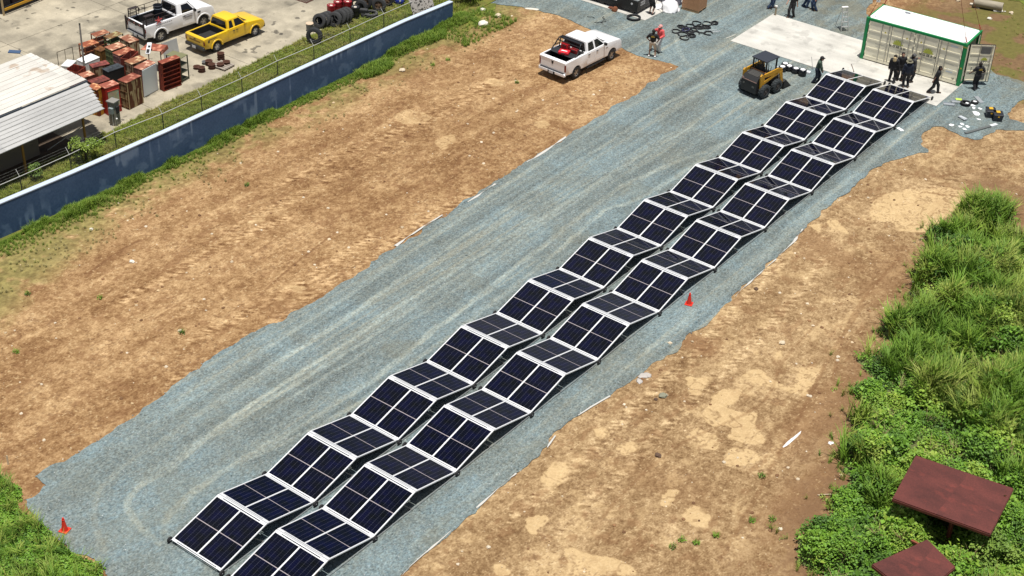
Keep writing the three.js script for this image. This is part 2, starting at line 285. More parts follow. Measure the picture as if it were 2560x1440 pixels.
const soilMap = dataTex(2048, 2048, (px, py) => {
  const x = GX + (px + 0.5) / 2048 * GW, z = GZ + (py + 0.5) / 2048 * GD;
  const left = x < 0;
  const big = fbm(x * 0.16 + 3, z * 0.13, 3), mid = fbm(x * 0.9 + 9, z * 0.75, 3), fine = fbm(x * 6.1, z * 5.2, 3), grit = noise2(x * 24, z * 19), grit2 = noise2(x * 41 + 7, z * 33);
  const track = fbm(x * 2.4 + 0.5 * noise2(x * 0.3, z * 0.12) * 4, z * 0.11, 3);
  const lug = noise2(x * 3.1, z * 7.5) * smooth(0.5, 0.66, noise2(x * 1.1 + 30, z * 0.08));
  const lt = lugTracks(x, z), ru = ruts(x, z) * (0.45 + 0.55 * noise2(x * 3 + 9, z * 3));
  let r = 0.655, g = 0.530, b = 0.374;                       // dry ochre
  if (!left) { r = 0.660; g = 0.558; b = 0.412; }
  const t = (big - 0.5) * 0.22 + (mid - 0.5) * 0.32 + (fine - 0.5) * 0.52 + (grit - 0.5) * 0.34 + (grit2 - 0.5) * 0.26 + (track - 0.5) * 0.20 + (lug - 0.12) * 0.14 + lt * ((noise2(x * 4.5, z * 8.5 + x * 5) - 0.42) * 0.8);
  r += t * 0.52; g += t * 0.54; b += t * 0.50;
  const wob = (fbm(x * 1.9 + 40, z * 1.9, 4) - 0.5) * 0.55 + (fine - 0.5) * 0.55 + (grit - 0.5) * 0.12;
  const sc = scrapes(x, z), pale = sc > 0.02 ? smooth(0.40, 0.58, sc - (fbm(x * 4.5 + 3, z * 4.5, 3) - 0.5) * 0.8 - (grit - 0.5) * 0.2) * (left ? 0.7 : 1) * (1 - 0.55 * smooth(0.055, 0.02, Math.abs(fbm(x * 1.6 + 14, z * 1.6, 3) - 0.5))) : 0;
  const crumb = smooth(0.53, 0.60, fbm(x * 1.5 + 21, z * 1.4 + 3, 5) * 0.72 + track * 0.28) * (left ? 0.22 : 0.5);       // beaten film, ragged everywhere
  const pl = Math.max(pale, crumb * smooth(0.36, 0.56, mid));
  r = mix(r, 0.885 + (grit - 0.5) * 0.06, pl * 0.8); g = mix(g, 0.790 + (grit - 0.5) * 0.06, pl * 0.8); b = mix(b, 0.610 + (grit - 0.5) * 0.06, pl * 0.8);
  const dk = Math.max(patchMask(darkPatches, x, z, wob * 1.3, 0.45), 0.55 * smooth(0.60, 0.72, fbm(x * 2.6 + 60, z * 1.6, 4))) * (0.45 + 0.55 * fine) * (1 - 0.7 * pale);
  r = mix(r, 0.50, dk * 0.8); g = mix(g, 0.355, dk * 0.8); b = mix(b, 0.225, dk * 0.8);
  r = mix(r, 0.47, ru * 0.75); g = mix(g, 0.33, ru * 0.75); b = mix(b, 0.20, ru * 0.75);
  const clod = smooth(0.73, 0.80, noise2(x * 12.7 + 11, z * 11.1)) * smooth(0.45, 0.6, mid);
  r = mix(r, 0.40, clod * 0.3); g = mix(g, 0.28, clod * 0.3); b = mix(b, 0.18, clod * 0.3);
  const chip = smooth(0.84, 0.90, noise2(x * 13.3 + 31, z * 11.7)) * (0.6 + 0.4 * grit);
  r = mix(r, 0.90, chip * 0.7); g = mix(g, 0.82, chip * 0.7); b = mix(b, 0.66, chip * 0.7);
  if (x > -4 && z < -50) { const o = smooth(-52, -57, z) * smooth(-3, 2, x) * 0.9, gr = smooth(0.44, 0.60, fbm(x * 0.8, z * 0.8 + 9, 5) + smooth(-60, -70, z + (6 - x) * 0.7) * 0.25) * o, e = 0.35 + 0.5 * fine; r = mix(r, 0.34 + 0.24 * e, o); g = mix(g, 0.25 + 0.23 * e, o); b = mix(b, 0.17 + 0.17 * e, o); r = mix(r, 0.36 + 0.12 * e, gr * 0.8); g = mix(g, 0.38 + 0.12 * e, gr * 0.8); b = mix(b, 0.14 + 0.08 * e, gr * 0.8); }
  if (x > 7 && z > -45) { const e = smooth(0.8, 3.6, x - (8.6 + (z + 45) * 0.17)) * smooth(0.30, 0.62, mid * 0.6 + fine * 0.4) * (1 - pale); r = mix(r, 0.49, e * 0.8); g = mix(g, 0.375, e * 0.8); b = mix(b, 0.265, e * 0.8); }
  const turf = weedBand(x, z) * smooth(0.38, 0.60, fbm(x * 1.1 + 5, z * 1.0, 4) + weedBand(x, z) * 0.12);
  r = mix(r, 0.53 + (fine - 0.5) * 0.3, turf * 0.8); g = mix(g, 0.52 + (fine - 0.5) * 0.3, turf * 0.8); b = mix(b, 0.30 + (fine - 0.5) * 0.2, turf * 0.8);
  const i = (py * 2048 + px) * 4, hgt = clamp01(0.45 + (fine - 0.5) * 0.5 + (mid - 0.5) * 0.3 + (track - 0.5) * 0.3 + (grit - 0.5) * 0.22 + chip * 0.25 + clod * 0.25 - pale * 0.05 - ru * 0.3 + lt * 0.25 * (noise2(x * 4.5, z * 9.5 + x * 3) - 0.5)) * 255;
  soilBump[i] = soilBump[i + 1] = soilBump[i + 2] = hgt; soilBump[i + 3] = 255;
  return [r, g, b];
}, true, THREE.MirroredRepeatWrapping);
const soilBumpTex = new THREE.DataTexture(soilBump, 2048, 2048, THREE.RGBAFormat);
soilBumpTex.wrapS = soilBumpTex.wrapT = THREE.MirroredRepeatWrapping; soilBumpTex.magFilter = THREE.LinearFilter; soilBumpTex.needsUpdate = true;
const soilMat = mat(0.70, 0.65, 0.60, 0.97, 0, { map: soilMap, bumpMap: soilBumpTex, bumpScale: 0.07 });
const soilUV = (x, z) => [(x - GX) / GW, (z - GZ) / GD];
function soilHeight(x, z) {                     // gentle unevenness of the bare earth, kept below the gravel
  return -0.032 + (fbm(x * 0.6, z * 0.5, 3) - 0.5) * 0.035 + (fbm(x * 2.4, z * 0.35 + 8, 2) - 0.5) * 0.025;
}
{
  const xs = [-420, -220, -120, -70], zs = [-480, -240, -130, -84];
  for (let x = -46; x <= 34.01; x += 0.4) xs.push(x);
  xs.push(50, 90, 180, 420);
  for (let z = -70; z <= 8.01; z += 0.4) zs.push(z);
  zs.push(24, 70, 200, 420);
  const pos = [], uv = [], idx = [];
  zs.forEach((z) => xs.forEach((x) => { pos.push(x, Math.abs(x) < 60 && z > -80 && z < 20 ? soilHeight(x, z) : -0.06, z); uv.push(...soilUV(x, z)); }));
  for (let j = 0; j < zs.length - 1; j++) for (let i = 0; i < xs.length - 1; i++) { const a = j * xs.length + i, b = a + xs.length; idx.push(a, b, a + 1, a + 1, b, b + 1); }
  const g = new THREE.BufferGeometry();
  g.setAttribute('position', new THREE.Float32BufferAttribute(pos, 3)); g.setAttribute('uv', new THREE.Float32BufferAttribute(uv, 2)); g.setIndex(idx); g.computeVertexNormals();
  structure(obj('ground', g, soilMat));
}

// crushed blue-grey stone
const QX = -22, QZ = -72, QW = 34, QD = 80;
const stoneBump = new Uint8Array(2048 * 2048 * 4);
const stoneTracks = markGrid(QX, QZ, QW, QD, [
  [[[-2.89, -50.64], [-3.23, -42.54], [-3.16, -38.54], [-3.32, -34.38], [-3.4, -29.13], [-3.6, -24.45], [-3.64, -21.05], [-3.67, -16.46], [-3.56, -12.52], [-3.58, -8.99], [-3.51, -5.85], [-3.1, -2.54], [-3.19, -1.4], [-2.99, -0.67], [-2.51, -0.19], [-1.41, 0.16], [-0.3, 0.29]], 0.13, 1],
  [[[-5.04, -50.19], [-5.48, -42.11], [-5.36, -34.19], [-5.26, -28.5], [-5.17, -23.34], [-5.03, -18.02], [-4.81, -13.61], [-4.79, -9.75], [-4.72, -6.15], [-4.57, -3.52], [-4.5, -1.73], [-4.24, -0.52], [-3.63, 0.46], [-2.3, 1.36], [-1.43, 1.76]], 0.12, 0.8],
  [[[-0.26, -41.03], [-0.76, -38.57], [-2.04, -33.16], [-2.22, -30.56], [-2.01, -26.05], [-1.62, -20.94], [-1.34, -15.85], [-1.02, -11.68], [-1.15, -8.19], [-1.46, -4.45], [-1.49, -2.32], [-1.18, -0.88], [-0.66, -0.22]], 0.14, 1],
  [[[-0.57, -36.67], [-0.97, -30.87], [-1.52, -29.03], [-1.04, -24.09], [-0.72, -18.36], [-0.51, -12.82], [-0.46, -9.4], [-1.16, -5.47], [-1.48, -3.51], [-1.17, -1.45]], 0.12, 0.9],
  [[[-2.95, -44.35], [-3.48, -37], [-3.33, -27.86], [-3.2, -20.02], [-3.08, -13.23], [-3.28, -7.36], [-3.36, -3.44], [-3.12, -1.84]], 0.10, 0.7], [[[-7.03, -42.07], [-6.91, -36.41], [-6.71, -29.1], [-6.31, -22.35], [-5.95, -16.38], [-5.83, -11.27], [-5.59, -6.1], [-5.64, -2.47]], 0.12, 0.5],
  [[[-3.26, -40.23], [-3.22, -33.24], [-3.02, -25.19], [-2.58, -18.42], [-2.51, -12.59], [-2.74, -8.15]], 0.09, 0.6], [[[6, -48.38], [6.11, -41.92], [6.14, -37.08], [6.41, -31.41], [6.48, -26.58], [6.48, -21.33], [6.48, -16.6], [6.45, -12.59], [6.56, -8.74], [6.67, -5.22]], 0.14, 0.5], [[[-11.32, -53.19], [-9.68, -48.3], [-5.54, -44.75], [-1.61, -44.23]], 0.14, 0.5], [[[-15.78, -49.16], [-10.61, -46.7], [-6.5, -44.58]], 0.14, 0.4],
]);
const stoneMap = dataTex(2048, 2048, (px, py) => {
  const x = QX + (px + 0.5) / 2048 * QW, z = QZ + (py + 0.5) / 2048 * QD;
  const xx = x, tk = stoneTracks(x + (noise2(x * 2, z * 2) - 0.5) * 0.12, z) * (0.25 + 1.0 * fbm(x * 2.5, z * 0.8, 3));
  const tr = fbm(xx * 2.1 + 0.35 * noise2(x * 0.4, z * 0.1), z * 0.045, 3), tr2 = fbm(xx * 5.3, z * 0.14 + 3, 2);
  const blot = fbm(x * 0.8, z * 0.55 + 4, 4), gr = noise2(x * 21, z * 17), gr2 = noise2(x * 47, z * 31), gr3 = noise2(x * 9.5, z * 7.7);
  const nearEnd = smooth(-9, -2, z);
  let v = 0.578 + tk * 0.135 * (1 - 0.4 * nearEnd) + ((tr - 0.5) * 0.16 + (tr2 - 0.5) * 0.11) * (1 - 0.8 * nearEnd) + (blot - 0.5) * 0.14 + (gr - 0.5) * 0.18 + (gr2 - 0.5) * 0.18 + (gr3 - 0.5) * 0.05;
  const dusty = Math.max(tk * 0.8, smooth(0.54, 0.72, tr * 0.6 + tr2 * 0.4) * (1 - nearEnd));
  const cool = smooth(0.42, 0.62, blot) * (1 - dusty * 0.7), tint = (noise2(x * 13 + 70, z * 11) - 0.5) * 0.05;
  let r = v * (0.925 - cool * 0.03 + dusty * 0.05 + tint), g = v * 1.003, b = v * (0.992 + cool * 0.03 - dusty * 0.05 - tint);
  const spk = smooth(0.87, 0.93, noise2(x * 27 + 4, z * 23)); r += spk * 0.12; g += spk * 0.12; b += spk * 0.12;
  const dsp = smooth(0.83, 0.92, noise2(x * 23 + 90, z * 20)); r -= dsp * 0.14; g -= dsp * 0.13; b -= dsp * 0.12;
  const mud = Math.max(smooth(0.60, 0.72, fbm(x * 0.6 + 50, z * 0.5, 4)) * 0.16 * (x > -3 ? 1 : 0.5), z < -54 && x > -6 ? 0.4 * smooth(0.40, 0.60, fbm(x * 1.1 + 50, z * 1.0, 3)) * smooth(-54, -57, z) : 0);
  r = mix(r, 0.56, mud); g = mix(g, 0.52, mud); b = mix(b, 0.42, mud);
  const i = (py * 2048 + px) * 4, h = clamp01(0.5 + (gr - 0.5) * 0.5 + (gr3 - 0.5) * 0.3 + (gr2 - 0.5) * 0.3 + (tr - 0.5) * 0.2) * 255;
  stoneBump[i] = stoneBump[i + 1] = stoneBump[i + 2] = h; stoneBump[i + 3] = 255;
  return [r, g, b];
}, true, THREE.MirroredRepeatWrapping);
const stoneBumpTex = new THREE.DataTexture(stoneBump, 2048, 2048, THREE.RGBAFormat);
stoneBumpTex.wrapS = stoneBumpTex.wrapT = THREE.MirroredRepeatWrapping; stoneBumpTex.magFilter = THREE.LinearFilter; stoneBumpTex.needsUpdate = true;
const stoneMat = mat(0.60, 0.605, 0.60, 0.95, 0, { map: stoneMap, bumpMap: stoneBumpTex, bumpScale: 0.03 });
structure(sheet('gravel_yard', ragged(gravelOutline, 0.12, 0.26, 3), 0, stoneMat, (x, z) => [(x - QX) / QW, (z - QZ) / QD], 0.14));

// poured concrete
const concreteMap = dataTex(1024, 1024, (px, py) => {
  const x = px / 1024 * 8, z = py / 1024 * 8;
  const a = fbm(x * 0.9, z * 0.9 + 2, 5), f = noise2(x * 30, z * 30), s = fbm(x * 0.6 + 8, z * 3.2, 3), st = smooth(0.62, 0.75, fbm(x * 1.6 + 40, z * 1.3, 4));
  const v = 0.80 + (a - 0.5) * 0.14 + (f - 0.5) * 0.05 + (s - 0.5) * 0.10 - st * 0.07;
  return [v, v * 0.992, v * 0.965];
});
const concreteMat = mat(0.80, 0.79, 0.77, 0.9, 0, { map: concreteMap, bumpMap: concreteMap, bumpScale: 0.004 });
const metreUV = (s) => (x, z) => [x / s, z / s];
const slabA = [-7.14, -50.34], slabB = [5.97, -50.52], slabC = [-6.98, -55.05];
{
  const dx = slabB[0] - slabA[0], dz = slabB[1] - slabA[1], L = Math.hypot(dx, dz), nx = dz / L, nz = -dx / L, W = 5.3;
  structure(sheet('concrete_slab', [slabA, slabB, [slabB[0] + nx * W, slabB[1] + nz * W], [slabA[0] + nx * W, slabA[1] + nz * W]], 0.03, concreteMat, metreUV(8), 0.16));
const A = [-12.63, -49.4];
  structure(sheet('concrete_slab', [A, [A[0] - 10, A[1] + 0.15], [A[0] - 10, A[1] - 6], [A[0] + 0.3, A[1] - 6]], 0.03, concreteMat, metreUV(8), 0.16));
}

// the neighbour's concrete yard, stained and cracked, and the lawn strip beside the wall
const yardMap = dataTex(2048, 2048, (px, py) => {
  const x = px / 2048 * 30, z = py / 2048 * 30;
  const a = fbm(x * 0.35, z * 0.35 + 2, 5), m = fbm(x * 1.4 + 5, z * 1.2, 4), f = noise2(x * 22, z * 20), s = fbm(x * 0.5 + 8, z * 2.4, 3), st = smooth(0.57, 0.74, fbm(x * 0.8 + 40, z * 0.7, 4)), oil = smooth(0.70, 0.76, fbm(x * 1.9 + 11, z * 1.8 + 4, 4)) * smooth(0.5, 0.6, a);
  const v = 0.735 + (a - 0.5) * 0.30 + (m - 0.5) * 0.20 + (f - 0.5) * 0.06 + (s - 0.5) * 0.10 - st * 0.13 - oil * 0.28;
  return [v, v * 0.962, v * 0.875];
});
const yardMat = mat(0.62, 0.60, 0.56, 0.92, 0, { map: yardMap, bumpMap: yardMap, bumpScale: 0.008 });
const lawnEdge = [[-27.22, -43.92], [-26.42, -40.38], [-26.13, -36.15], [-26.06, -33.03], [-25.9, -28.73], [-25.8, -25.32], [-25.83, -22.48], [-25.58, -19.53], [-25.45, -17.07], [-25.37, -13.29], [-25.02, -11.61], [-24.52, -5.74]];
const yardRects = [];
{
  const E = lawnEdge;
  const seam = [-40.45, -28.51], seamB = [-36.05, -29.1], seamX = (z) => seam[0] + (seamB[0] - seam[0]) / (seamB[1] - seam[1]) * (z - seam[1]);
  const edgeX = (z) => { for (let i = 0; i < E.length - 1; i++) if ((E[i][1] <= z && z <= E[i + 1][1]) || (E[i][1] >= z && z >= E[i + 1][1])) return mix(E[i][0], E[i + 1][0], (z - E[i][1]) / (E[i + 1][1] - E[i][1])); return E[E.length - 1][0]; };
  const cuts = [-90, -60, -48, seamB[1] - 0.1, -22, -8, 10];
  const bays = [];
  for (let c = 0; c < cuts.length - 1; c++) {
    const z0 = cuts[c] + 0.012, z1 = cuts[c + 1] - 0.012, near = [];
    for (let z = z0; z <= z1 + 1e-6; z += (z1 - z0) / 12) near.push([Math.min(-22.6, edgeX(z)), z]);
    bays.push([[-38, z0], ...near, [-38, z1]]);
    bays.push([[-75, z0], [-38.03, z0], [-38.03, z1], [-75, z1]]);
  }
  const bayMeshes = new THREE.Group(); bayMeshes.name = numbered('concrete_yard'); bayMeshes.userData.kind = 'structure'; scene.add(bayMeshes);
  for (const b of bays) { const m = sheet('pavement_panel', b, 0.02, yardMat, metreUV(30), 0.15); m.name = 'pavement_panel'; bayMeshes.add(m); }
}
const grassMap = dataTex(1024, 1024, (px, py) => {
  const x = px / 1024 * 12, z = py / 1024 * 12;
  const a = fbm(x * 0.5, z * 0.5, 4), m = fbm(x * 2.6 + 5, z * 2.2, 4), f = noise2(x * 26, z * 22), dry = smooth(0.50, 0.68, fbm(x * 0.8 + 30, z * 0.7, 4));
  let r = 0.46 + (m - 0.5) * 0.3 + (f - 0.5) * 0.14, g = 0.49 + (m - 0.5) * 0.3 + (f - 0.5) * 0.14 + (a - 0.5) * 0.1, b = 0.18 + (m - 0.5) * 0.14;
  r = mix(r, 0.56, dry * 0.6); g = mix(g, 0.50, dry * 0.6); b = mix(b, 0.28, dry * 0.6);
  return [r, g, b];
});
const grassMat = mat(0.62, 0.62, 0.55, 0.97, 0, { map: grassMap, bumpMap: grassMap, bumpScale: 0.05 });
const lawnOutline = [...lawnEdge, [-20.9, 4], [-20.8, -8], [-20.6, -20], [-20.7, -34], [-21.2, -43], [-21.6, -60]];
structure(sheet('lawn_strip', lawnOutline, 0.035, grassMat, metreUV(12)));
structure(sheet('grass_verge', ragged([[1.41, -69.05], [-1.23, -71.27], [7.07, -76.95], [11.11, -65.37], [6.56, -66.83], [3.99, -68.04], [2.84, -68.22]], 0.2, 0.7, 8), 0.0, grassMat, metreUV(12)));
structure(sheet('grass_verge', ragged([[-21.05, -41.18], [-23.24, -44.09], [-25.24, -47.5], [-22.72, -48.01], [-20.87, -45.23], [-20.25, -43.5], [-19.6, -40.16]], 0.3, 0.3, 18), -0.005, grassMat, metreUV(12)));

// ---------------------------------------------------------------- solar array: two rows of eleven tents, two panels each
const S = 4.6415, PEAK = 0.731, WIDE = 2.455, GAP = 0.454, VAL = 0.15;
const slope = Math.atan2(PEAK - VAL, S / 2), LEN = Math.hypot(PEAK - VAL, S / 2);
const alu = mat(0.80, 0.81, 0.82, 0.45, 0.35);
const blackMetal = mat(0.012, 0.012, 0.014, 0.5, 0.2);
const rubber = mat(0.018, 0.018, 0.019, 0.85);
const hubGrey = mat(0.28, 0.29, 0.30, 0.6, 0.3);
const cellMaps = [0, 1, 2].map((v) => dataTex(512, 512, (px, py) => {          // half a module: 6 strings of 12 half cells, print under the glass
  const u = px / 512 * 6, w = py / 512 * 12, fu = u - Math.floor(u), fw = w - Math.floor(w);
  const n = lattice[(Math.floor(u) * 37 + Math.floor(w) * 101 + v * 977) & 65535], big = noise2(u * 0.7 + v * 9, w * 0.35 + 3);
  let r = 0.016 + n * 0.010, g = 0.024 + n * 0.012, b = 0.050 + n * 0.03 + big * 0.11 - 0.03;
  const col = smooth(0.026, 0.012, Math.min(fu, 1 - fu)), row = smooth(0.034, 0.016, Math.min(fw, 1 - fw));
  const bus = smooth(0.012, 0.004, Math.abs(((fu * 5) % 1) - 0.5) / 5);
  const k = Math.max(col * 0.52, row * 0.22, bus * 0.04);
  return [mix(r, 0.58, k), mix(g, 0.58, k), mix(b, 0.60, k)];
}, true, THREE.ClampToEdgeWrapping));
const cellMats = cellMaps.map((m) => mat(0.9, 0.9, 0.95, 0.06, 0, { map: m, physical: true, ior: 1.5, specularIntensity: 0.5 }));
const panelParts = {};
{
  const t = 0.045, e0 = 0.066, e1 = 0.088, side = 0.046, mid = 0.062;      // frame depth and rail widths
  const rail = (w, d, x, z, y = 0) => bx(w, t, d, x, y, z);
  const inL = LEN - e0 - e1;
  panelParts.frame = plainGeo(mergeGeometries([
    rail(side, inL, -WIDE / 2 + side / 2, -(e0 + inL / 2)), rail(side, inL, WIDE / 2 - side / 2, -(e0 + inL / 2)), rail(mid, inL - 0.09, 0, -(e0 + inL / 2)),
    rail(WIDE - 2 * side, 0.045, 0, -(e0 + 0.0225)), rail(WIDE - 2 * side, 0.045, 0, -(LEN - e1 - 0.0225)),
  ].map(plainGeo)));
  panelParts.lowRail = plainGeo(mergeGeometries([rail(WIDE, 0.028, 0, -0.022), rail(0.22, e0 - 0.036, -WIDE / 2 + 0.11, -(e0 + 0.036) / 2 - 0.0), rail(0.22, e0 - 0.036, WIDE / 2 - 0.11, -(e0 + 0.036) / 2)].map(plainGeo)));
  panelParts.topRail = plainGeo(mergeGeometries([rail(WIDE, 0.034, 0, -(LEN - 0.032)), rail(0.30, e1 - 0.0495, -WIDE / 2 + 0.15, -(LEN - e1 + 0.0190)), rail(0.30, e1 - 0.0495, WIDE / 2 - 0.15, -(LEN - e1 + 0.0190))].map(plainGeo)));
  const mw = (WIDE - 2 * side - mid) / 2, ml = inL - 0.09, hl = (ml - 0.03) / 2;
  panelParts.mw = mw; panelParts.hl = hl; panelParts.z0 = e0 + 0.045;
  const half = new THREE.BoxGeometry(mw - 0.004, 0.006, hl);
  { const uv = half.attributes.uv, p = half.attributes.position; for (let i = 0; i < uv.count; i++) uv.setXY(i, p.getX(i) / (mw - 0.004) + 0.5, p.getZ(i) / hl + 0.5); }
  panelParts.half = plainGeo(half);
  panelParts.gap = plainGeo(new THREE.BoxGeometry(mw - 0.004, 0.005, 0.03));
  panelParts.back = plainGeo(bx(WIDE - 2 * side - 0.01, 0.004, inL - 0.10, 0, -0.012, -(e0 + inL / 2)));
  panelParts.tyre = plainGeo(put(lathe([[0.055, -0.035], [0.105, -0.035], [0.12, -0.02], [0.12, 0.02], [0.105, 0.035], [0.055, 0.035], [0.055, -0.035]], 22), 0, 0, 0, 0, 0, Math.PI / 2));
  panelParts.hub = plainGeo(mergeGeometries([cy(0.056, 0.056, 0.03, 0, 0, 0, 0, 0, Math.PI / 2, 16), cy(0.02, 0.02, 0.09, 0, 0, 0, 0, 0, Math.PI / 2, 10)].map(plainGeo)));
}
const strutMat = mat(0.10, 0.10, 0.10, 0.6, 0.2);
const gapMat = mat(0.34, 0.30, 0.31, 0.2), backMat = mat(0.006, 0.006, 0.008, 0.6);
function buildPanel(row, tent, near, label) {
  const x = (WIDE + GAP) * row + WIDE / 2;
  const o = thing('solar_array_unit', label, 'solar panel', [x, VAL, near ? -(tent * S) : -((tent + 1) * S)], near ? 0 : Math.PI, 'solar panels of the two folding rows');
  const jit = (k) => lattice[(row * 811 + tent * 97 + (near ? 31 : 0) + k * 13) & 65535] - 0.5;
  o.rotation.z = jit(1) * 0.006; o.rotation.y += jit(2) * 0.006; o.position.x += jit(3) * 0.03;
  const add = (name, g, m, par = o) => obj(name, g, m, par);
  const tilt = (m) => { m.rotation.x = slope; return m; };
  tilt(add('frame', panelParts.frame, alu)); tilt(add('hinge_rail', panelParts.lowRail, alu)); tilt(add('hinge_rail', panelParts.topRail, alu));
  const bk = tilt(add('back_sheet', panelParts.back, backMat));
  for (const s of [-1, 1]) {
    const module = new THREE.Group(); module.name = 'solar_module'; module.rotation.x = slope; o.add(module);
    const mx = s * (panelParts.mw / 2 + 0.031);
    for (let k = 0; k < 2; k++) {
      const h = obj('cell_half', panelParts.half, cellMats[(row * 7 + tent * 5 + (near ? 1 : 0) + k * 2 + (s > 0 ? 1 : 0)) % 3], module);
      h.position.set(mx, 0.012, -(panelParts.z0 + panelParts.hl / 2 + k * (panelParts.hl + 0.03)));
    }
    const gp = obj('centre_gap', panelParts.gap, gapMat, module); gp.position.set(mx, 0.0115, -(panelParts.z0 + panelParts.hl + 0.015));
  }
  if (near || tent === 10) for (const s of [-1, 1]) {
    const w = new THREE.Group(); w.name = 'wheel'; w.position.set(s * (WIDE / 2 + 0.085), -VAL + 0.12, 0.0); o.add(w);
    obj('tyre', panelParts.tyre, rubber, w); obj('hub', panelParts.hub, hubGrey, w);
  }
  if (near) for (const s of [-1, 1]) {
    obj('tie_cable', beam([s * (WIDE / 2 + 0.03), -VAL + 0.075, -0.1], [s * (WIDE / 2 + 0.03), -VAL + 0.075, -(S - 0.1)], 0.018, 0.018), hubGrey, o);
    obj('strut', [beam([s * (WIDE / 2 - 0.05), -VAL + 0.06, -S / 2 + 0.25], [s * (WIDE / 2 - 0.03), 0.36, -1.66], 0.03, 0.03), bx(0.10, 0.015, 0.08, s * (WIDE / 2 - 0.05), -VAL + 0.05, -S / 2 + 0.25)], strutMat, o);
  }
  return o;
}
for (let row = 0; row < 2; row++) for (let t = 0; t < 11; t++) for (const near of [true, false])
  buildPanel(row, t, near, `${near ? 'camera-facing' : 'container-facing'} panel of ${ordinals[t]} tent from near end in ${row ? 'right' : 'left'} solar row`);

// ---------------------------------------------------------------- shipping container with its slings
const font = await new FontLoader().loadAsync('fonts/droid/droid_sans_bold.typeface.json');
function lettering(text, size, depth = 0.004) { const g = new TextGeometry(text, { font, size, depth, curveSegments: 3 }); g.computeBoundingBox(); g.translate(-(g.boundingBox.min.x + g.boundingBox.max.x) / 2, 0, 0); return g; }
const cream = mat(0.84, 0.795, 0.62, 0.5), green = mat(0.0, 0.22, 0.06, 0.5), roofWhite = mat(0.82, 0.83, 0.82, 0.5), steel = mat(0.42, 0.41, 0.37, 0.4, 0.6), gasket = mat(0.015, 0.015, 0.014, 0.8), logoLime = mat(0.42, 0.46, 0.07, 0.6), inkDark = mat(0.035, 0.04, 0.03, 0.7), yellowSign = mat(0.5, 0.42, 0.08, 0.6), paleLabel = mat(0.62, 0.68, 0.72, 0.6), darkVent = mat(0.12, 0.12, 0.115, 0.7), interior = mat(0.10, 0.09, 0.07, 0.8);
function sunburst(scale) {                     // half-round leaf fan
  const g = [];
  for (let i = 0; i < 7; i++) { const a = Math.PI * (i + 0.5) / 7; g.push(put(slabOf([[0.05, 0], [0.24, 0.055], [0.34, 0], [0.24, -0.055]].map(([x, y]) => [x * scale, y * scale]), 0.004), 0, 0, 0, 0, 0, a)); }
  g.push(put(new THREE.ExtrudeGeometry(new THREE.Shape().absarc(0, 0, 0.22 * scale, 0, Math.PI, false), { depth: 0.003, bevelEnabled: false, curveSegments: 14 })));
  return g;
}
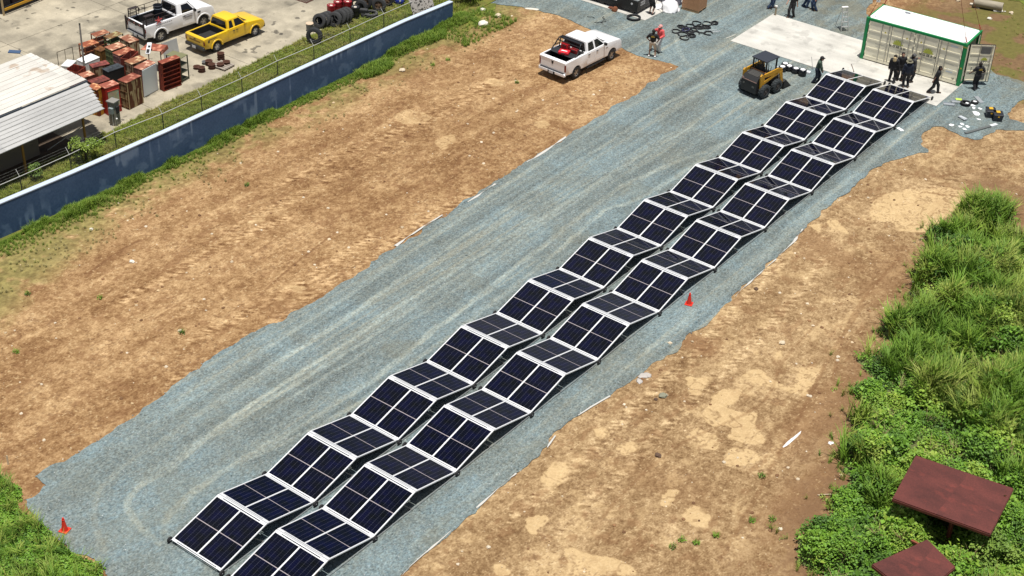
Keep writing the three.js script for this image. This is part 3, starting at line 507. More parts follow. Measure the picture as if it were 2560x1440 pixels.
{
  const L = 6.058, W = 2.438, H = 2.591;
  const c = thing('shipping_container', 'cream shipping container with green corner posts and white roof', 'container', [-0.147, 0.032, -53.312], 0.0611);
  for (const [x, z] of [[0, 0], [L, 0], [0, -W], [L, -W]]) {
    const sx = x ? -1 : 1, sz = z ? 1 : -1;
    obj('corner_post', [rb(0.19, H - 0.36, 0.16, 0.012, x + sx * 0.095, H / 2, z + sz * 0.08)], green, c);
    for (const y of [0.09, H - 0.09]) obj('corner_casting', [rb(0.20, 0.18, 0.18, 0.012, x + sx * 0.097, y, z + sz * 0.088)], green, c);
  }
  obj('bottom_rail', bx(L - 0.40, 0.15, 0.10, L / 2, 0.135, -0.06), cream, c);
  obj('bottom_rail', bx(L - 0.40, 0.15, 0.10, L / 2, 0.135, -W + 0.06), green, c);
  obj('top_rail', bx(L - 0.40, 0.13, 0.10, L / 2, H - 0.085, -0.055), green, c);
  obj('top_rail', bx(L - 0.40, 0.13, 0.10, L / 2, H - 0.085, -W + 0.055), green, c);
  for (const x of [0.06, L - 0.06]) { obj('end_rail', bx(0.10, 0.13, W - 0.36, x, H - 0.085, -W / 2), green, c); obj('end_rail', bx(0.10, 0.15, W - 0.36, x, 0.105, -W / 2), green, c); }
  const rf = [bx(L - 0.22, 0.02, W - 0.2, L / 2, H - 0.015, -W / 2)];
  for (let i = 0; i < 20; i++) rf.push(bx(0.14, 0.014, W - 0.36, 0.32 + i * 0.285, H + 0.001, -W / 2));
  obj('roof', rf, roofWhite, c);
  obj('floor', bx(L - 0.24, 0.04, W - 0.24, L / 2, 0.24, -W / 2), interior, c);
  obj('rear_wall', bx(L - 0.38, H - 0.4, 0.03, L / 2, H / 2, -W + 0.06), cream, c);
  obj('end_wall', bx(0.03, H - 0.4, W - 0.34, 0.06, H / 2, -W / 2), cream, c);
  // four hinged doors along the long side
  const x0 = 0.21, dw = (L - 0.42) / 4, y0 = 0.22, dh = H - 0.38;
  for (let i = 0; i < 4; i++) {
    const d = new THREE.Group(); d.name = 'side_door'; c.add(d);
    const xa = x0 + i * dw + 0.012, w = dw - 0.024, xc = xa + w / 2;
    const leaf = [bx(w, dh, 0.03, xc, y0 + dh / 2, -0.045)];
    for (let r = 0; r <= 4; r++) leaf.push(bx(w - 0.02, r % 4 ? 0.085 : 0.06, 0.022, xc, y0 + 0.035 + (dh - 0.07) * r / 4, -0.021));
    for (const s of [0, 1]) leaf.push(bx(0.05, dh - 0.02, 0.02, xa + 0.03 + s * (w - 0.06), y0 + dh / 2, -0.0225));
    obj('door_leaf', leaf, cream, d);
    obj('door_seal', [bx(0.022, dh, 0.02, xa - 0.010, y0 + dh / 2, -0.02), i === 3 ? bx(0.022, dh, 0.02, xa + w + 0.010, y0 + dh / 2, -0.02) : null], gasket, d);
    for (const f of (i % 2 ? [0.15, 0.62] : [0.62, 0.92]).map((v, k) => (i === 0 ? [0.60, 0.90][k] : i === 1 ? [0.50, 0.82][k] : i === 2 ? [0.16, 0.42][k] : [0.10, 0.38][k]))) {
      const bxs = [bar([xa + w * f, y0 - 0.03, 0.012], [xa + w * f, y0 + dh + 0.03, 0.012], 0.017, 8)];
      for (const k of [0.03, 0.35, 0.62, 0.97]) bxs.push(bx(0.07, 0.045, 0.03, xa + w * f, y0 + dh * k, 0.004));
      obj('locking_bar', bxs, steel, d);
      obj('handle', bx(0.30, 0.022, 0.018, xa + w * f - 0.12, y0 + dh * 0.36, 0.034, 0, 0, 0.06), steel, d);
    }
    for (const k of [0.12, 0.38, 0.64, 0.9]) obj('hinge', bx(0.05, 0.11, 0.024, i % 2 ? xa + w - 0.02 : xa + 0.02, y0 + dh * k, -0.008), cream, d);
    obj('warning_sign', put(slabOf([[-0.075, 0], [0.075, 0], [0, 0.13]], 0.004), xa + w * (i === 0 ? 0.75 : i === 1 ? 0.68 : i === 2 ? 0.28 : 0.24), y0 + dh * 0.76, -0.029), yellowSign, d);
    if (i === 1 || i === 2) {
      obj('logo', sunburst(1).map((g) => put(g, xc + (i === 1 ? -0.22 : 0.2), y0 + dh * 0.54, -0.0045 + (0))), logoLime, d);
      obj('logo_text', put(lettering('N O M A D', 0.15), xc + (i === 1 ? -0.22 : 0.2), y0 + dh * 0.54 - 0.19, -0.0035), inkDark, d);
      obj('slogan', [bx(0.62, 0.022, 0.003, xc + (i === 1 ? 0.02 : 0.22), y0 + dh * 0.40, -0.028), bx(0.42, 0.022, 0.003, xc + (i === 1 ? 0.1 : 0.3), y0 + dh * 0.375, -0.028)], steel, d);
    } else obj('slogan', bx(0.55, 0.02, 0.003, xc + 0.1, y0 + dh * 0.42, -0.028), steel, d);
    if (i === 3) {
      obj('data_label', [bx(0.40, 0.22, 0.003, xc + 0.18, y0 + dh * 0.24, -0.028)], paleLabel, d);
      obj('number_plate', [bx(0.42, 0.10, 0.003, xc + 0.2, y0 + dh * 0.92, -0.028)], paleLabel, d);
      obj('lifting_mark', [bx(0.10, 0.03, 0.003, xc + 0.46, y0 + 0.10, -0.0085), bx(0.04, 0.10, 0.003, xc + 0.50, y0 + 0.13, -0.0088), bx(0.04, 0.03, 0.003, xc + 0.42, y0 + 0.16, -0.0088)], inkDark, d);
    }
  }
  obj('level_mark', cy(0.05, 0.05, 0.004, L - 0.095, H * 0.42, 0.0025, Math.PI / 2), yellowSign, c);
  obj('number_mark', put(lettering('2040', 0.09), L - 0.10, H - 0.26, 0.003), yellowSign, c);
  // open end: jamb, inner rack and the leaf swung outward
  obj('door_jamb', [bx(0.03, H - 0.42, 0.30, L - 0.03, H / 2, -0.31)], cream, c);
  obj('door_jamb', [bx(0.03, H - 0.42, 0.10, L - 0.03, H / 2, -W + 0.22)], cream, c);
  obj('equipment_rack', [bx(0.5, 1.7, 1.1, L - 0.6, 1.12, -W / 2 - 0.2)], darkVent, c);
  const hingeX = L + 0.005, hingeZ = -0.46, dl = new THREE.Group(); dl.name = 'end_door'; dl.position.set(hingeX, 0, hingeZ); dl.rotation.y = 0.58; c.add(dl);
  const DW = 1.36;
  const lf = [bx(DW, dh, 0.045, DW / 2 + 0.06, y0 + dh / 2, 0)];
  for (let r = 0; r <= 4; r++) lf.push(bx(DW - 0.02, r % 4 ? 0.085 : 0.06, 0.022, DW / 2 + 0.06, y0 + 0.035 + (dh - 0.07) * r / 4, 0.032));
  for (const s of [0, 1]) lf.push(bx(0.06, dh - 0.02, 0.02, 0.06 + 0.035 + s * (DW - 0.07), y0 + dh / 2, 0.0305));
  obj('door_leaf', lf, cream, dl);
  obj('door_seal', [bx(0.025, dh + 0.03, 0.07, 0.045, y0 + dh / 2, 0), bx(0.025, dh + 0.03, 0.07, DW + 0.075, y0 + dh / 2, 0), bx(DW, 0.025, 0.07, DW / 2 + 0.06, y0 - 0.013, 0), bx(DW, 0.025, 0.07, DW / 2 + 0.06, y0 + dh + 0.013, 0)], gasket, dl);
  for (const f of [0.42, 0.90]) obj('locking_bar', [bar([DW * f + 0.06, y0 - 0.03, 0.065], [DW * f + 0.06, y0 + dh + 0.03, 0.065], 0.017, 8), ...[0.04, 0.35, 0.62, 0.96].map((k) => bx(0.07, 0.045, 0.03, DW * f + 0.06, y0 + dh * k, 0.055))], steel, dl);
  obj('vent', [bx(0.56, 0.46, 0.012, DW * 0.66 + 0.06, y0 + dh * 0.86, 0.030), ...Array.from({ length: 7 }, (_, i) => bx(0.54, 0.018, 0.02, DW * 0.66 + 0.06, y0 + dh * 0.86 - 0.19 + i * 0.063, 0.040, 0.5))], darkVent, dl);
  obj('vent', [bx(0.44, 0.42, 0.012, DW * 0.66 + 0.06, y0 + dh * 0.14, 0.030), ...Array.from({ length: 6 }, (_, i) => bx(0.42, 0.018, 0.02, DW * 0.66 + 0.06, y0 + dh * 0.14 - 0.16 + i * 0.063, 0.040, 0.5))], darkVent, dl);
  obj('logo', sunburst(0.62).map((g) => put(g, DW * 0.66 + 0.06, y0 + dh * 0.575, 0.030)), logoLime, dl);
  obj('logo_text', put(lettering('N O M A D', 0.085), DW * 0.66 + 0.06, y0 + dh * 0.575 - 0.13, 0.030), inkDark, dl);
  obj('latch', [bx(0.07, 0.07, 0.03, DW * 0.25, y0 + dh * 0.37, 0.035), bx(0.07, 0.07, 0.03, DW * 0.82, y0 + dh * 0.37, 0.035)], steel, dl);

  // crane slings: four chain legs to a hook high above the roof
  const toW = (x, y, z) => { c.updateMatrixWorld(); const v = new THREE.Vector3(x, y, z).applyMatrix4(c.matrixWorld); return [v.x, v.y, v.z]; };
  const rustChain = mat(0.16, 0.055, 0.03, 0.8, 0.3), grip = mat(0.35, 0.06, 0.03, 0.7), tagWhite = mat(0.75, 0.75, 0.74, 0.7);
  const hook = toW(L / 2 - 0.35, H + 8.2, -W / 2);
  const sl = thing('lifting_sling', 'four-legged rust-red chain sling hooked to the container roof corners', 'sling', hook);
  const rel = (p) => [p[0] - hook[0], p[1] - hook[1], p[2] - hook[2]];
  for (const [x, z] of [[0.1, -0.09], [L - 0.1, -0.09], [0.1, -W + 0.09], [L - 0.1, -W + 0.09]]) {
    const b = rel(toW(x, H + 0.01, z)), u = new THREE.Vector3(...b), n = u.length(); u.normalize();
    const at = (d) => [u.x * d, u.y * d, u.z * d];
    obj('chain_leg', bar(at(0.15), at(n - 0.35), 0.014, 6), rustChain, sl);
    obj('end_hook', [bar(at(n - 0.37), at(n - 0.06), 0.032, 8), put(tor(0.05, 0.016), ...at(n - 0.04))], grip, sl);
    if (x < 1 && z > -1) obj('load_tag', bx(0.22, 0.30, 0.01, ...at(n - 1.15), 0, 0.5, 0), tagWhite, sl);
  }
  obj('master_ring', [tor(0.16, 0.03, 0, 0.1, 0)], rustChain, sl);
  obj('hook_block', [rb(0.3, 0.5, 0.2, 0.05, 0, 0.6, 0), tor(0.14, 0.04, 0, 0.28, 0)], yellowSign, sl);
  obj('hoist_rope', [bar([-0.06, 0.85, 0], [-0.06, 14, 0], 0.012, 6), bar([0.06, 0.85, 0], [0.06, 14, 0], 0.012, 6)], steel, sl);
}

// ---------------------------------------------------------------- blue boundary wall
const wallMap = dataTex(2048, 128, (px, py) => {          // flaking paint: pale scuffs and runs over blue, 46 m by 1.9 m
  const x = px / 2048 * 46, y = py / 128 * 1.9;
  const a = fbm(x * 0.5, y * 0.8, 4), f = noise2(x * 16, y * 14), run = smooth(0.64, 0.80, noise2(x * 5.5 + 3, y * 0.6) * 0.6 + fbm(x * 1.1 + 7, y * 1.2, 3) * 0.5) * smooth(0.47, 0.62, fbm(x * 0.35 + 2, y * 0.4, 2));
  const scuff = smooth(0.60, 0.72, fbm(x * 1.3 + 11, y * 1.5 + 3, 5)) * 0.5;
  const k = Math.max(run * 0.55, scuff * 0.6), d = (a - 0.5) * 0.12 + (f - 0.5) * 0.05;
  return [mix(0.240 + d, 0.58, k), mix(0.352 + d, 0.66, k), mix(0.495 + d, 0.76, k)];
});
{
  const wallMat = mat(0.86, 0.86, 0.88, 0.85, 0, { map: wallMap, bumpMap: wallMap, bumpScale: 0.004 }), sunPaintedTopMat = mat(0.46, 0.53, 0.64, 0.85, 0, { bumpMap: concreteMap, bumpScale: 0.005 });  // top is the same blue paint, coloured paler for the sun on it
  const line = [[[-21.67, -2.22], 1.80], [[-21.16, -8.69], 1.78], [[-20.92, -13.02], 1.77], [[-20.72, -18.5], 1.80], [[-20.84, -25.26], 1.72], [[-20.84, -32.12], 1.72], [[-21.15, -37.05], 1.50], [[-21.28, -41.53], 1.26]];
  const w = thing('boundary_wall', 'long blue painted masonry wall with sunlit top edge painted pale along the lawn', 'wall');
  const T = 0.26;
  let run = 0;
  for (let i = 0; i < line.length - 1; i++) {
    const [a, ha] = line[i], [b, hb] = line[i + 1], L = Math.hypot(b[0] - a[0], b[1] - a[1]);
    const nx = (b[1] - a[1]) / L, nz = -(b[0] - a[0]) / L;             // away from the camera
    const P = (p, y, t) => [p[0] + nx * t, y, p[1] + nz * t];
    const c = [P(a, -0.15, 0), P(b, -0.15, 0), P(b, hb - 0.05, 0), P(a, ha - 0.05, 0), P(a, -0.15, T), P(b, -0.15, T), P(b, hb - 0.05, T), P(a, ha - 0.05, T)];
    const g = new THREE.BufferGeometry(), pos = [], uv = [];
    const face = (q) => { for (const k of [0, 1, 2, 0, 2, 3]) { const v = c[q[k]]; pos.push(...v); const along = Math.hypot(v[0] - a[0], v[2] - a[1]); uv.push((run + along) / 46, (v[1] + 0.15) / 1.9); } };
    face([0, 1, 2, 3]); face([5, 4, 7, 6]); face([3, 2, 6, 7]); face([1, 5, 6, 2]); face([4, 0, 3, 7]);
    g.setAttribute('position', new THREE.Float32BufferAttribute(pos, 3)); g.setAttribute('uv', new THREE.Float32BufferAttribute(uv, 2)); g.computeVertexNormals();
    obj('wall_panel', g, wallMat, w);
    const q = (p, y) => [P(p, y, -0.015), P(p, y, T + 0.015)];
    obj('painted_sun_top', new ConvexGeometry([...q(a, ha - 0.047), ...q(b, hb - 0.047), ...q(a, ha), ...q(b, hb)].map((v) => new THREE.Vector3(...v))), sunPaintedTopMat, w);
    run += L;
  }
}

// ---------------------------------------------------------------- chain-link fence behind the wall
const galv = mat(0.50, 0.50, 0.47, 0.55, 0.4), darkPost = mat(0.06, 0.065, 0.045, 0.8), greyWire = mat(0.30, 0.31, 0.28, 0.6, 0.3);
{
  const posts = [[-23.76, -8.97], [-23.68, -11.91], [-23.65, -14.84], [-23.79, -17.79], [-23.55, -20.72], [-23.53, -23.38], [-23.51, -26.3], [-23.63, -29.11], [-23.52, -31.9], [-23.53, -34.92], [-23.54, -37.86], [-23.47, -40.59], [-23.51, -43.01]];
  const f = thing('chain_link_fence', 'low chain-link fence with barbed wire arms between lawn and wall', 'fence');
  const H = 1.0;
  posts.forEach(([x, z], i) => {
    obj('post', cy(0.028, 0.028, H, x, H / 2, z, 0, 0, 0, 8), darkPost, f);
    obj('barb_arm', bar([x, H, z], [x - 0.26, H + 0.30, z - 0.02], 0.014, 6), galv, f);
    if (!i) return;
    const [px, pz] = posts[i - 1], dx = x - px, dz = z - pz, L = Math.hypot(dx, dz);
    obj('top_rail', bar([px, H, pz], [x, H, z], 0.021, 8), galv, f);
    const wires = [], n = Math.round(L / 0.11);
    for (let k = -9; k < n; k++) for (const dir of [1, -1]) {           // diamond wires, clipped to the bay
      let s0 = k * 0.11, s1 = s0 + 0.96, y0 = dir > 0 ? 0.02 : 0.98, y1 = dir > 0 ? 0.98 : 0.02;
      if (s1 < 0 || s0 > L) continue;
      const cut = (s) => y0 + (y1 - y0) * (s - s0) / 0.96;
      const a = Math.max(0, s0), b = Math.min(L, s1);
      wires.push(beam([px + dx * a / L, cut(a), pz + dz * a / L], [px + dx * b / L, cut(b), pz + dz * b / L], 0.0022, 0.0022));
    }
    obj('wire_mesh', wires, greyWire, f);
    for (const k of [0.35, 0.68, 1]) obj('barbed_wire', bar([px - 0.26 * k, H + 0.30 * k, pz], [x - 0.26 * k, H + 0.30 * k, z], 0.003, 4), greyWire, f);
  });
}

// ---------------------------------------------------------------- open shed with sheet-metal roof
const roofMap = dataTex(512, 512, (px, py) => {
  const x = px / 512 * 6, z = py / 512 * 6, a = fbm(x * 0.7, z * 0.7, 4), s = fbm(x * 5, z * 0.4, 3), f = noise2(x * 20, z * 20), rst = smooth(0.70, 0.78, fbm(x * 1.1 + 9, z * 0.8, 4));
  const v = 0.86 + (a - 0.5) * 0.12 + (s - 0.5) * 0.08 + (f - 0.5) * 0.03;
  return [mix(v, 0.62, rst * 0.4), mix(v * 0.985, 0.48, rst * 0.4), mix(v * 0.96, 0.36, rst * 0.4)];
});
{
  const H0 = 2.05, H1 = 2.62, H2 = 3.05;
  const eaveR = [-24.49, -17.84], skirtTopR = [-26.59, -18.62], upFrontR = [-26.79, -18.74], upBackR = [-30.61, -18.33];
  const shed = thing('metal_shed', 'open shed with ribbed white metal roof at the yard edge', 'shed');
  const white = mat(0.80, 0.80, 0.78, 0.55, 0.1, { map: roofMap }), zinc = mat(0.78, 0.80, 0.82, 0.40, 0.45, { map: roofMap });
  const zR = eaveR[1], len = 13, xE = eaveR[0], xS = skirtTopR[0], xU = upFrontR[0], xB = upBackR[0];
  // lower skirt: eight long sheets, each overlapping the next, upstanding seam between
  const rows = 8;
  for (let i = 0; i < rows; i++) {
    const a = i / rows, b = (i + 1) / rows + 0.012;
    const xa = mix(xE, xS, a), xb = mix(xE, xS, b), ya = mix(H0, 2.55, a) + (i % 2 ? 0.006 : 0), yb = mix(H0, 2.55, b) + (i % 2 ? 0.006 : 0);
    const zr = mix(eaveR[1], skirtTopR[1], (a + b) / 2);
    const g = [quadSlab([xa, ya, zr], [xb, yb, zr], [xb, yb, zr + len], [xa, ya, zr + len], 0.012), bx(0.03, 0.035, len, xa, ya + 0.02, zr + len / 2)];
    obj('roof_sheet', g.map((q) => boxUV(q, 1 / 6)), zinc, shed);
  }
  const cols = 11;
  for (let i = 0; i < cols; i++) {                                     // upper roof: sheets running along the shed, low ribs
    const a = i / cols, b = (i + 1) / cols + 0.008, xa = mix(xU, xB, a), xb = mix(xU, xB, b), ya = mix(H1, H2, a) + (i % 2 ? 0.005 : 0), yb = mix(H1, H2, b) + (i % 2 ? 0.005 : 0);
    const zr = mix(upFrontR[1], upBackR[1], (a + b) / 2);
    obj('roof_sheet', [quadSlab([xa, ya, zr], [xb, yb, zr], [xb, yb, zr + len], [xa, ya, zr + len], 0.012), bx(0.025, 0.02, len, xa, ya + 0.012, zr + len / 2)].map((q) => boxUV(q, 1 / 6)), white, shed);
  }
  obj('shade_gap_strip', [bx(0.03, 0.14, len, xU + 0.05, H1 - 0.09, upFrontR[1] + len / 2)], mat(0.10, 0.12, 0.15, 0.7), shed);  // dark strip standing in for the shaded gap between the roofs
  const ochre = mat(0.38, 0.20, 0.04, 0.8), woodDark = mat(0.24, 0.20, 0.15, 0.9);
  for (const [dz, x] of [[0.9, xE - 0.6], [4.6, xE - 0.6], [8.6, xE - 0.6], [0.9, xB + 0.4], [6, xB + 0.4]]) obj('post', bx(0.09, 2.08, 0.09, x, 1.04, zR + dz), ochre, shed);
  obj('back_wall', bx(0.04, 2.5, len - 1.2, xB + 0.25, 1.25, zR + len / 2 + 0.3), woodDark, shed);
  obj('brace', bar([[-25.23, -17.12][0], 1.2, [-25.23, -17.12][1]], [[-26.27, -15.46][0], 0.05, [-26.27, -15.46][1]], 0.03, 8), galv, shed);
  obj('end_wall', bx(xE - xB - 0.6, 2.0, 0.04, (xE + xB) / 2, 1.0, zR + len - 0.6), woodDark, shed);  // wall added out of view so less light enters the shed
  obj('shade_dark_earth_floor', bx(xE - xB - 0.1, 0.03, len - 1.0, (xE + xB) / 2 - 0.15, 0.045, zR + len / 2 + 0.5), mat(0.12, 0.085, 0.06, 0.95, 0, { map: concreteMap }), shed);  // guessed earth floor, coloured dark to deepen the shade under the roof
  obj('purlin', [bx(0.06, 0.1, len - 0.3, xE - 0.5, 2.06, zR + len / 2 + 0.2)], ochre, shed);
  // dim goods stored under the roof
  const st = thing('storage_crate', 'dark timber crate stacked in the shade under the shed roof', 'crate', [xE - 2.6, 0.02, zR + 4.5]);
  obj('crate_box', rb(1.8, 1.3, 3.2, 0.03, 0, 0.65, 0), woodDark, st); for (const k of [-1, 0, 1]) obj('slat', bx(1.86, 0.1, 0.12, 0, 0.72, k * 1.2), woodDark, st);
  const pl = thing('roof_offcut', 'dark strip of roofing lying on the white shed roof', 'offcut', [...[-29.49, -15.72]].length ? [[-29.74, -15.89][0], 2.865, [-29.74, -15.89][1]] : [0, 0, 0], 0.05);
  obj('strip', bx(0.22, 0.02, 1.0, 0, 0.01, 0, 0, 0, -0.11), mat(0.16, 0.12, 0.10, 0.8), pl);
}

// ---------------------------------------------------------------- salvage in the neighbour's yard
const rustMap = dataTex(256, 256, (px, py) => {
  const x = px / 256 * 3, y = py / 256 * 3, a = fbm(x * 1.5, y * 1.1, 5), f = noise2(x * 22, y * 22), s = fbm(x * 5, y * 0.7 + 3, 3);
  const v = 0.72 + (a - 0.5) * 0.7 + (f - 0.5) * 0.2 + (s - 0.5) * 0.3;
  return [v, v * 0.96, v * 0.92];
});
const streakMap = dataTex(256, 256, (px, py) => {           // rust runs down old paint
  const x = px / 256 * 3, y = py / 256 * 3, s = fbm(x * 3.4, y * 0.5 + 3, 4), f = noise2(x * 22, y * 22), a = fbm(x * 1.2, y * 1.2, 3);
  const k = smooth(0.44, 0.62, s), v = 0.78 + (f - 0.5) * 0.12 + (a - 0.5) * 0.2;
  return [mix(v, 0.42, k), mix(v * 0.93, 0.24, k), mix(v * 0.80, 0.13, k)];
});
const topMap = dataTex(256, 256, (px, py) => {               // rust eating through a painted lid
  const x = px / 256 * 3, y = py / 256 * 3, a = fbm(x * 1.3 + 4, y * 1.3, 5), f = noise2(x * 20, y * 20), k = smooth(0.36, 0.60, a);
  return [mix(0.80, 0.56, k) + (f - 0.5) * 0.1, mix(0.70, 0.37, k) + (f - 0.5) * 0.1, mix(0.62, 0.30, k) + (f - 0.5) * 0.08];
});
const rusty = (r, g, b) => mat(r, g, b, 0.9, 0, { map: rustMap });
const streaky = (r, g, b) => mat(r, g, b, 0.85, 0, { map: streakMap });
const lidded = (r, g, b) => mat(r, g, b, 0.85, 0, { map: topMap });
const paint = (r, g, b) => mat(r, g, b, 0.6);
// corners of the lid in plan (left, back, right, front), height, style
function cabinet(name, label, category, a, c, d, H, body, top, style, lean = 0) {
  const W = Math.hypot(c[0] - d[0], c[1] - d[1]), D = Math.hypot(a[0] - d[0], a[1] - d[1]), yaw = Math.atan2(-(c[1] - d[1]), c[0] - d[0]);
  const o = thing(name, label, category, [(a[0] + c[0]) / 2, 0.021, (a[1] + c[1]) / 2], yaw, category === 'cabinet' ? 'scrap cabinets in the yard' : undefined);
  o.rotation.order = 'YXZ'; o.rotation.x = lean; if (lean) o.position.y += Math.abs(lean) * D * 0.5;
  const ww = W - 0.01, dd = D - 0.01;
  if (style === 'frame') {                       // angle-iron frame with wire sides and a lid
    for (const sx of [-1, 1]) for (const sz of [-1, 1]) obj('corner_bar', bx(0.05, H - 0.03, 0.05, sx * (ww / 2 - 0.025), (H - 0.03) / 2, sz * (dd / 2 - 0.025)), body, o);
    for (const y of [0.12, H * 0.38, H * 0.68]) obj('shelf', [bx(ww - 0.1, 0.025, dd - 0.1, 0, y, 0), bx(ww - 0.1, 0.04, 0.03, 0, y, dd / 2 - 0.02), bx(0.03, 0.04, dd - 0.1, -ww / 2 + 0.02, y, 0)], body, o);
    obj('lid', boxUV(bx(ww, 0.03, dd, 0, H - 0.015, 0)), top, o);
    obj('cross_brace', [bar([-ww / 2 + 0.02, 0.1, -dd / 2 + 0.03], [-ww / 2 + 0.02, H - 0.05, dd / 2 - 0.03], 0.012, 6)], body, o);
    return o;
  }
  if (style === 'shelf') {                       // open front with shelves
    const t = 0.035;
    obj('side_panel', boxUV(bx(t, H - 0.04, dd, -ww / 2 + t / 2, (H - 0.04) / 2, 0)), body, o); obj('side_panel', boxUV(bx(t, H - 0.04, dd, ww / 2 - t / 2, (H - 0.04) / 2, 0)), body, o);
    obj('back_panel', boxUV(bx(ww - 2 * t, H - 0.04, t, 0, (H - 0.04) / 2, -dd / 2 + 0.22)), body, o);
    for (let i = 0; i < 7; i++) obj('shelf', boxUV(bx(ww - 2 * t, 0.03, dd / 2 + 0.12, 0, 0.05 + (H - 0.16) * i / 6, dd / 4 - 0.06)), body, o);
    obj('lid', boxUV(bx(ww + 0.02, 0.04, dd + 0.02, 0, H - 0.02, 0)), top, o);
    return o;
  }
  if (style === 'bin') {                         // open-topped: four walls and a floor
    for (const q of [-1, 1]) { obj('wall_plate', boxUV(bx(ww, H, 0.03, 0, H / 2, q * (dd / 2 - 0.015))), q > 0 ? top : body, o); obj('wall_plate', boxUV(bx(0.03, H, dd - 0.06, q * (ww / 2 - 0.015), H / 2, 0)), body, o); }
    obj('floor', boxUV(bx(ww - 0.06, 0.03, dd - 0.06, 0, H * 0.45, 0)), body, o);
    return o;
  }
  obj('body', boxUV(rb(ww, H - 0.04, dd, 0.02, 0, (H - 0.04) / 2, 0)), body, o);
  obj('lid', boxUV(rb(ww + 0.02, 0.05, dd + 0.02, 0.015, 0, H - 0.025, 0)), top, o);
  if (style === 'panelled') for (let i = 0; i < 4; i++) obj('rib', boxUV(bx(0.025, H - 0.16, 0.02, -ww / 2 + ww * (i + 0.5) / 4, (H - 0.04) / 2, dd / 2 + 0.008)), body, o);
  if (style === 'panelled' || style === 'meshed') for (let i = 0; i < 4; i++) obj('rail', bx(0.018, 0.03, dd - 0.04, -ww / 2 - 0.006, 0.15 + (H - 0.3) * i / 3, 0), body, o);
  return o;
}
const CAB = 'cabinet';
cabinet('scrap_cabinet', 'rust-orange open frame cabinet farthest back in the scrap pile', CAB, [-33.94, -24.62], [-33.27, -25.59], [-33.38, -24.65], 1.0, rusty(0.36, 0.12, 0.05), lidded(0.75, 0.55, 0.42), 'frame');
cabinet('scrap_cabinet', 'moss-green framed cabinet behind the cream-lidded green one', CAB, [-33.11, -24.86], [-32.61, -25.97], [-32.57, -24.98], 1.0, rusty(0.10, 0.17, 0.06), lidded(0.55, 0.66, 0.40), 'frame');
cabinet('scrap_cabinet', 'pale grey cabinet with rust-blotched lid beside the white rack truck', CAB, [-32.12, -25.22], [-31.05, -25.75], [-31.11, -25.13], 1.15, streaky(0.62, 0.60, 0.52), lidded(0.80, 0.72, 0.62), 'box');
cabinet('scrap_cabinet', 'bright orange rusted open shelf frame next to the tall pole', CAB, [-33.21, -23.18], [-32.46, -24.13], [-32.57, -23.19], 1.1, rusty(0.40, 0.13, 0.05), lidded(0.85, 0.52, 0.32), 'frame');
cabinet('scrap_cabinet', 'mustard-brown low cabinet hidden between orange frame and green cabinet', CAB, [-32.31, -23.65], [-31.83, -24.01], [-31.78, -23.49], 0.95, rusty(0.30, 0.15, 0.02), rusty(0.26, 0.11, 0.03), 'box');
cabinet('scrap_cabinet', 'green-sided cabinet with cream rust-spotted lid', CAB, [-31.48, -23.65], [-30.75, -24.58], [-30.81, -23.62], 1.3, rusty(0.16, 0.22, 0.10), lidded(1.0, 0.92, 0.78), 'meshed');
cabinet('scrap_cabinet', 'cabinet with rust-brown lid and mauve barred side, mid pile', CAB, [-30.34, -23.26], [-29.71, -24.3], [-29.75, -23.24], 1.45, rusty(0.42, 0.22, 0.22), lidded(0.85, 0.55, 0.42), 'meshed');
cabinet('scrap_freezer', 'white chest freezer left of the pole in the scrap pile', 'freezer', [-32.04, -22.09], [-31.34, -23.19], [-31.32, -22.18], 0.9, paint(0.66, 0.66, 0.66), paint(0.74, 0.74, 0.74), 'box');
cabinet('scrap_freezer', 'low grey chest with open pipe rail beside the white freezer', 'freezer', [-32.58, -21.44], [-32.46, -22.43], [-32.08, -21.68], 0.6, paint(0.45, 0.46, 0.45), paint(0.60, 0.61, 0.60), 'box');
cabinet('scrap_cabinet', 'cabinet with dark red lid edged in flaking cream', CAB, [-30.57, -21.8], [-29.77, -22.58], [-30.06, -21.65], 1.2, streaky(0.60, 0.52, 0.42), rusty(0.34, 0.09, 0.08), 'box');
cabinet('scrap_cabinet', 'black box cabinet with navy lid in middle of pile', CAB, [-29.45, -21.78], [-28.77, -22.71], [-28.87, -21.7], 1.3, paint(0.006, 0.007, 0.009), rusty(0.055, 0.075, 0.10), 'box');
cabinet('scrap_bin', 'red open-topped bin against the shed roof edge', 'bin', [-31.32, -20.89], [-30.76, -21.59], [-30.53, -20.81], 1.0, rusty(0.36, 0.05, 0.02), rusty(0.40, 0.06, 0.03), 'bin');
cabinet('scrap_cabinet', 'pale pink-lidded cabinet at the foot of the pole', CAB, [-30.04, -20.55], [-29.36, -21.28], [-29.46, -20.61], 1.2, rusty(0.30, 0.07, 0.04), lidded(1.1, 0.95, 0.85), 'box');
cabinet('scrap_cabinet', 'maroon flat-topped cabinet behind the red vending machine', CAB, [-28.81, -20.25], [-28.04, -21.19], [-28.15, -20.21], 1.35, rusty(0.22, 0.05, 0.04), rusty(0.27, 0.07, 0.055), 'box');
cabinet('scrap_cabinet', 'yellow cabinet with rusted top under the shed eave', CAB, [-27.89, -19.63], [-27.36, -19.98], [-27.24, -19.4], 1.55, streaky(0.95, 0.55, 0.05), lidded(1.0, 0.72, 0.45), 'box');
cabinet('scrap_cabinet', 'cream-topped cabinet with mossy lid behind the white door', CAB, [-28.78, -22.79], [-28.11, -23.8], [-28.16, -22.75], 1.6, streaky(0.66, 0.60, 0.56), lidded(0.85, 0.82, 0.62), 'meshed');
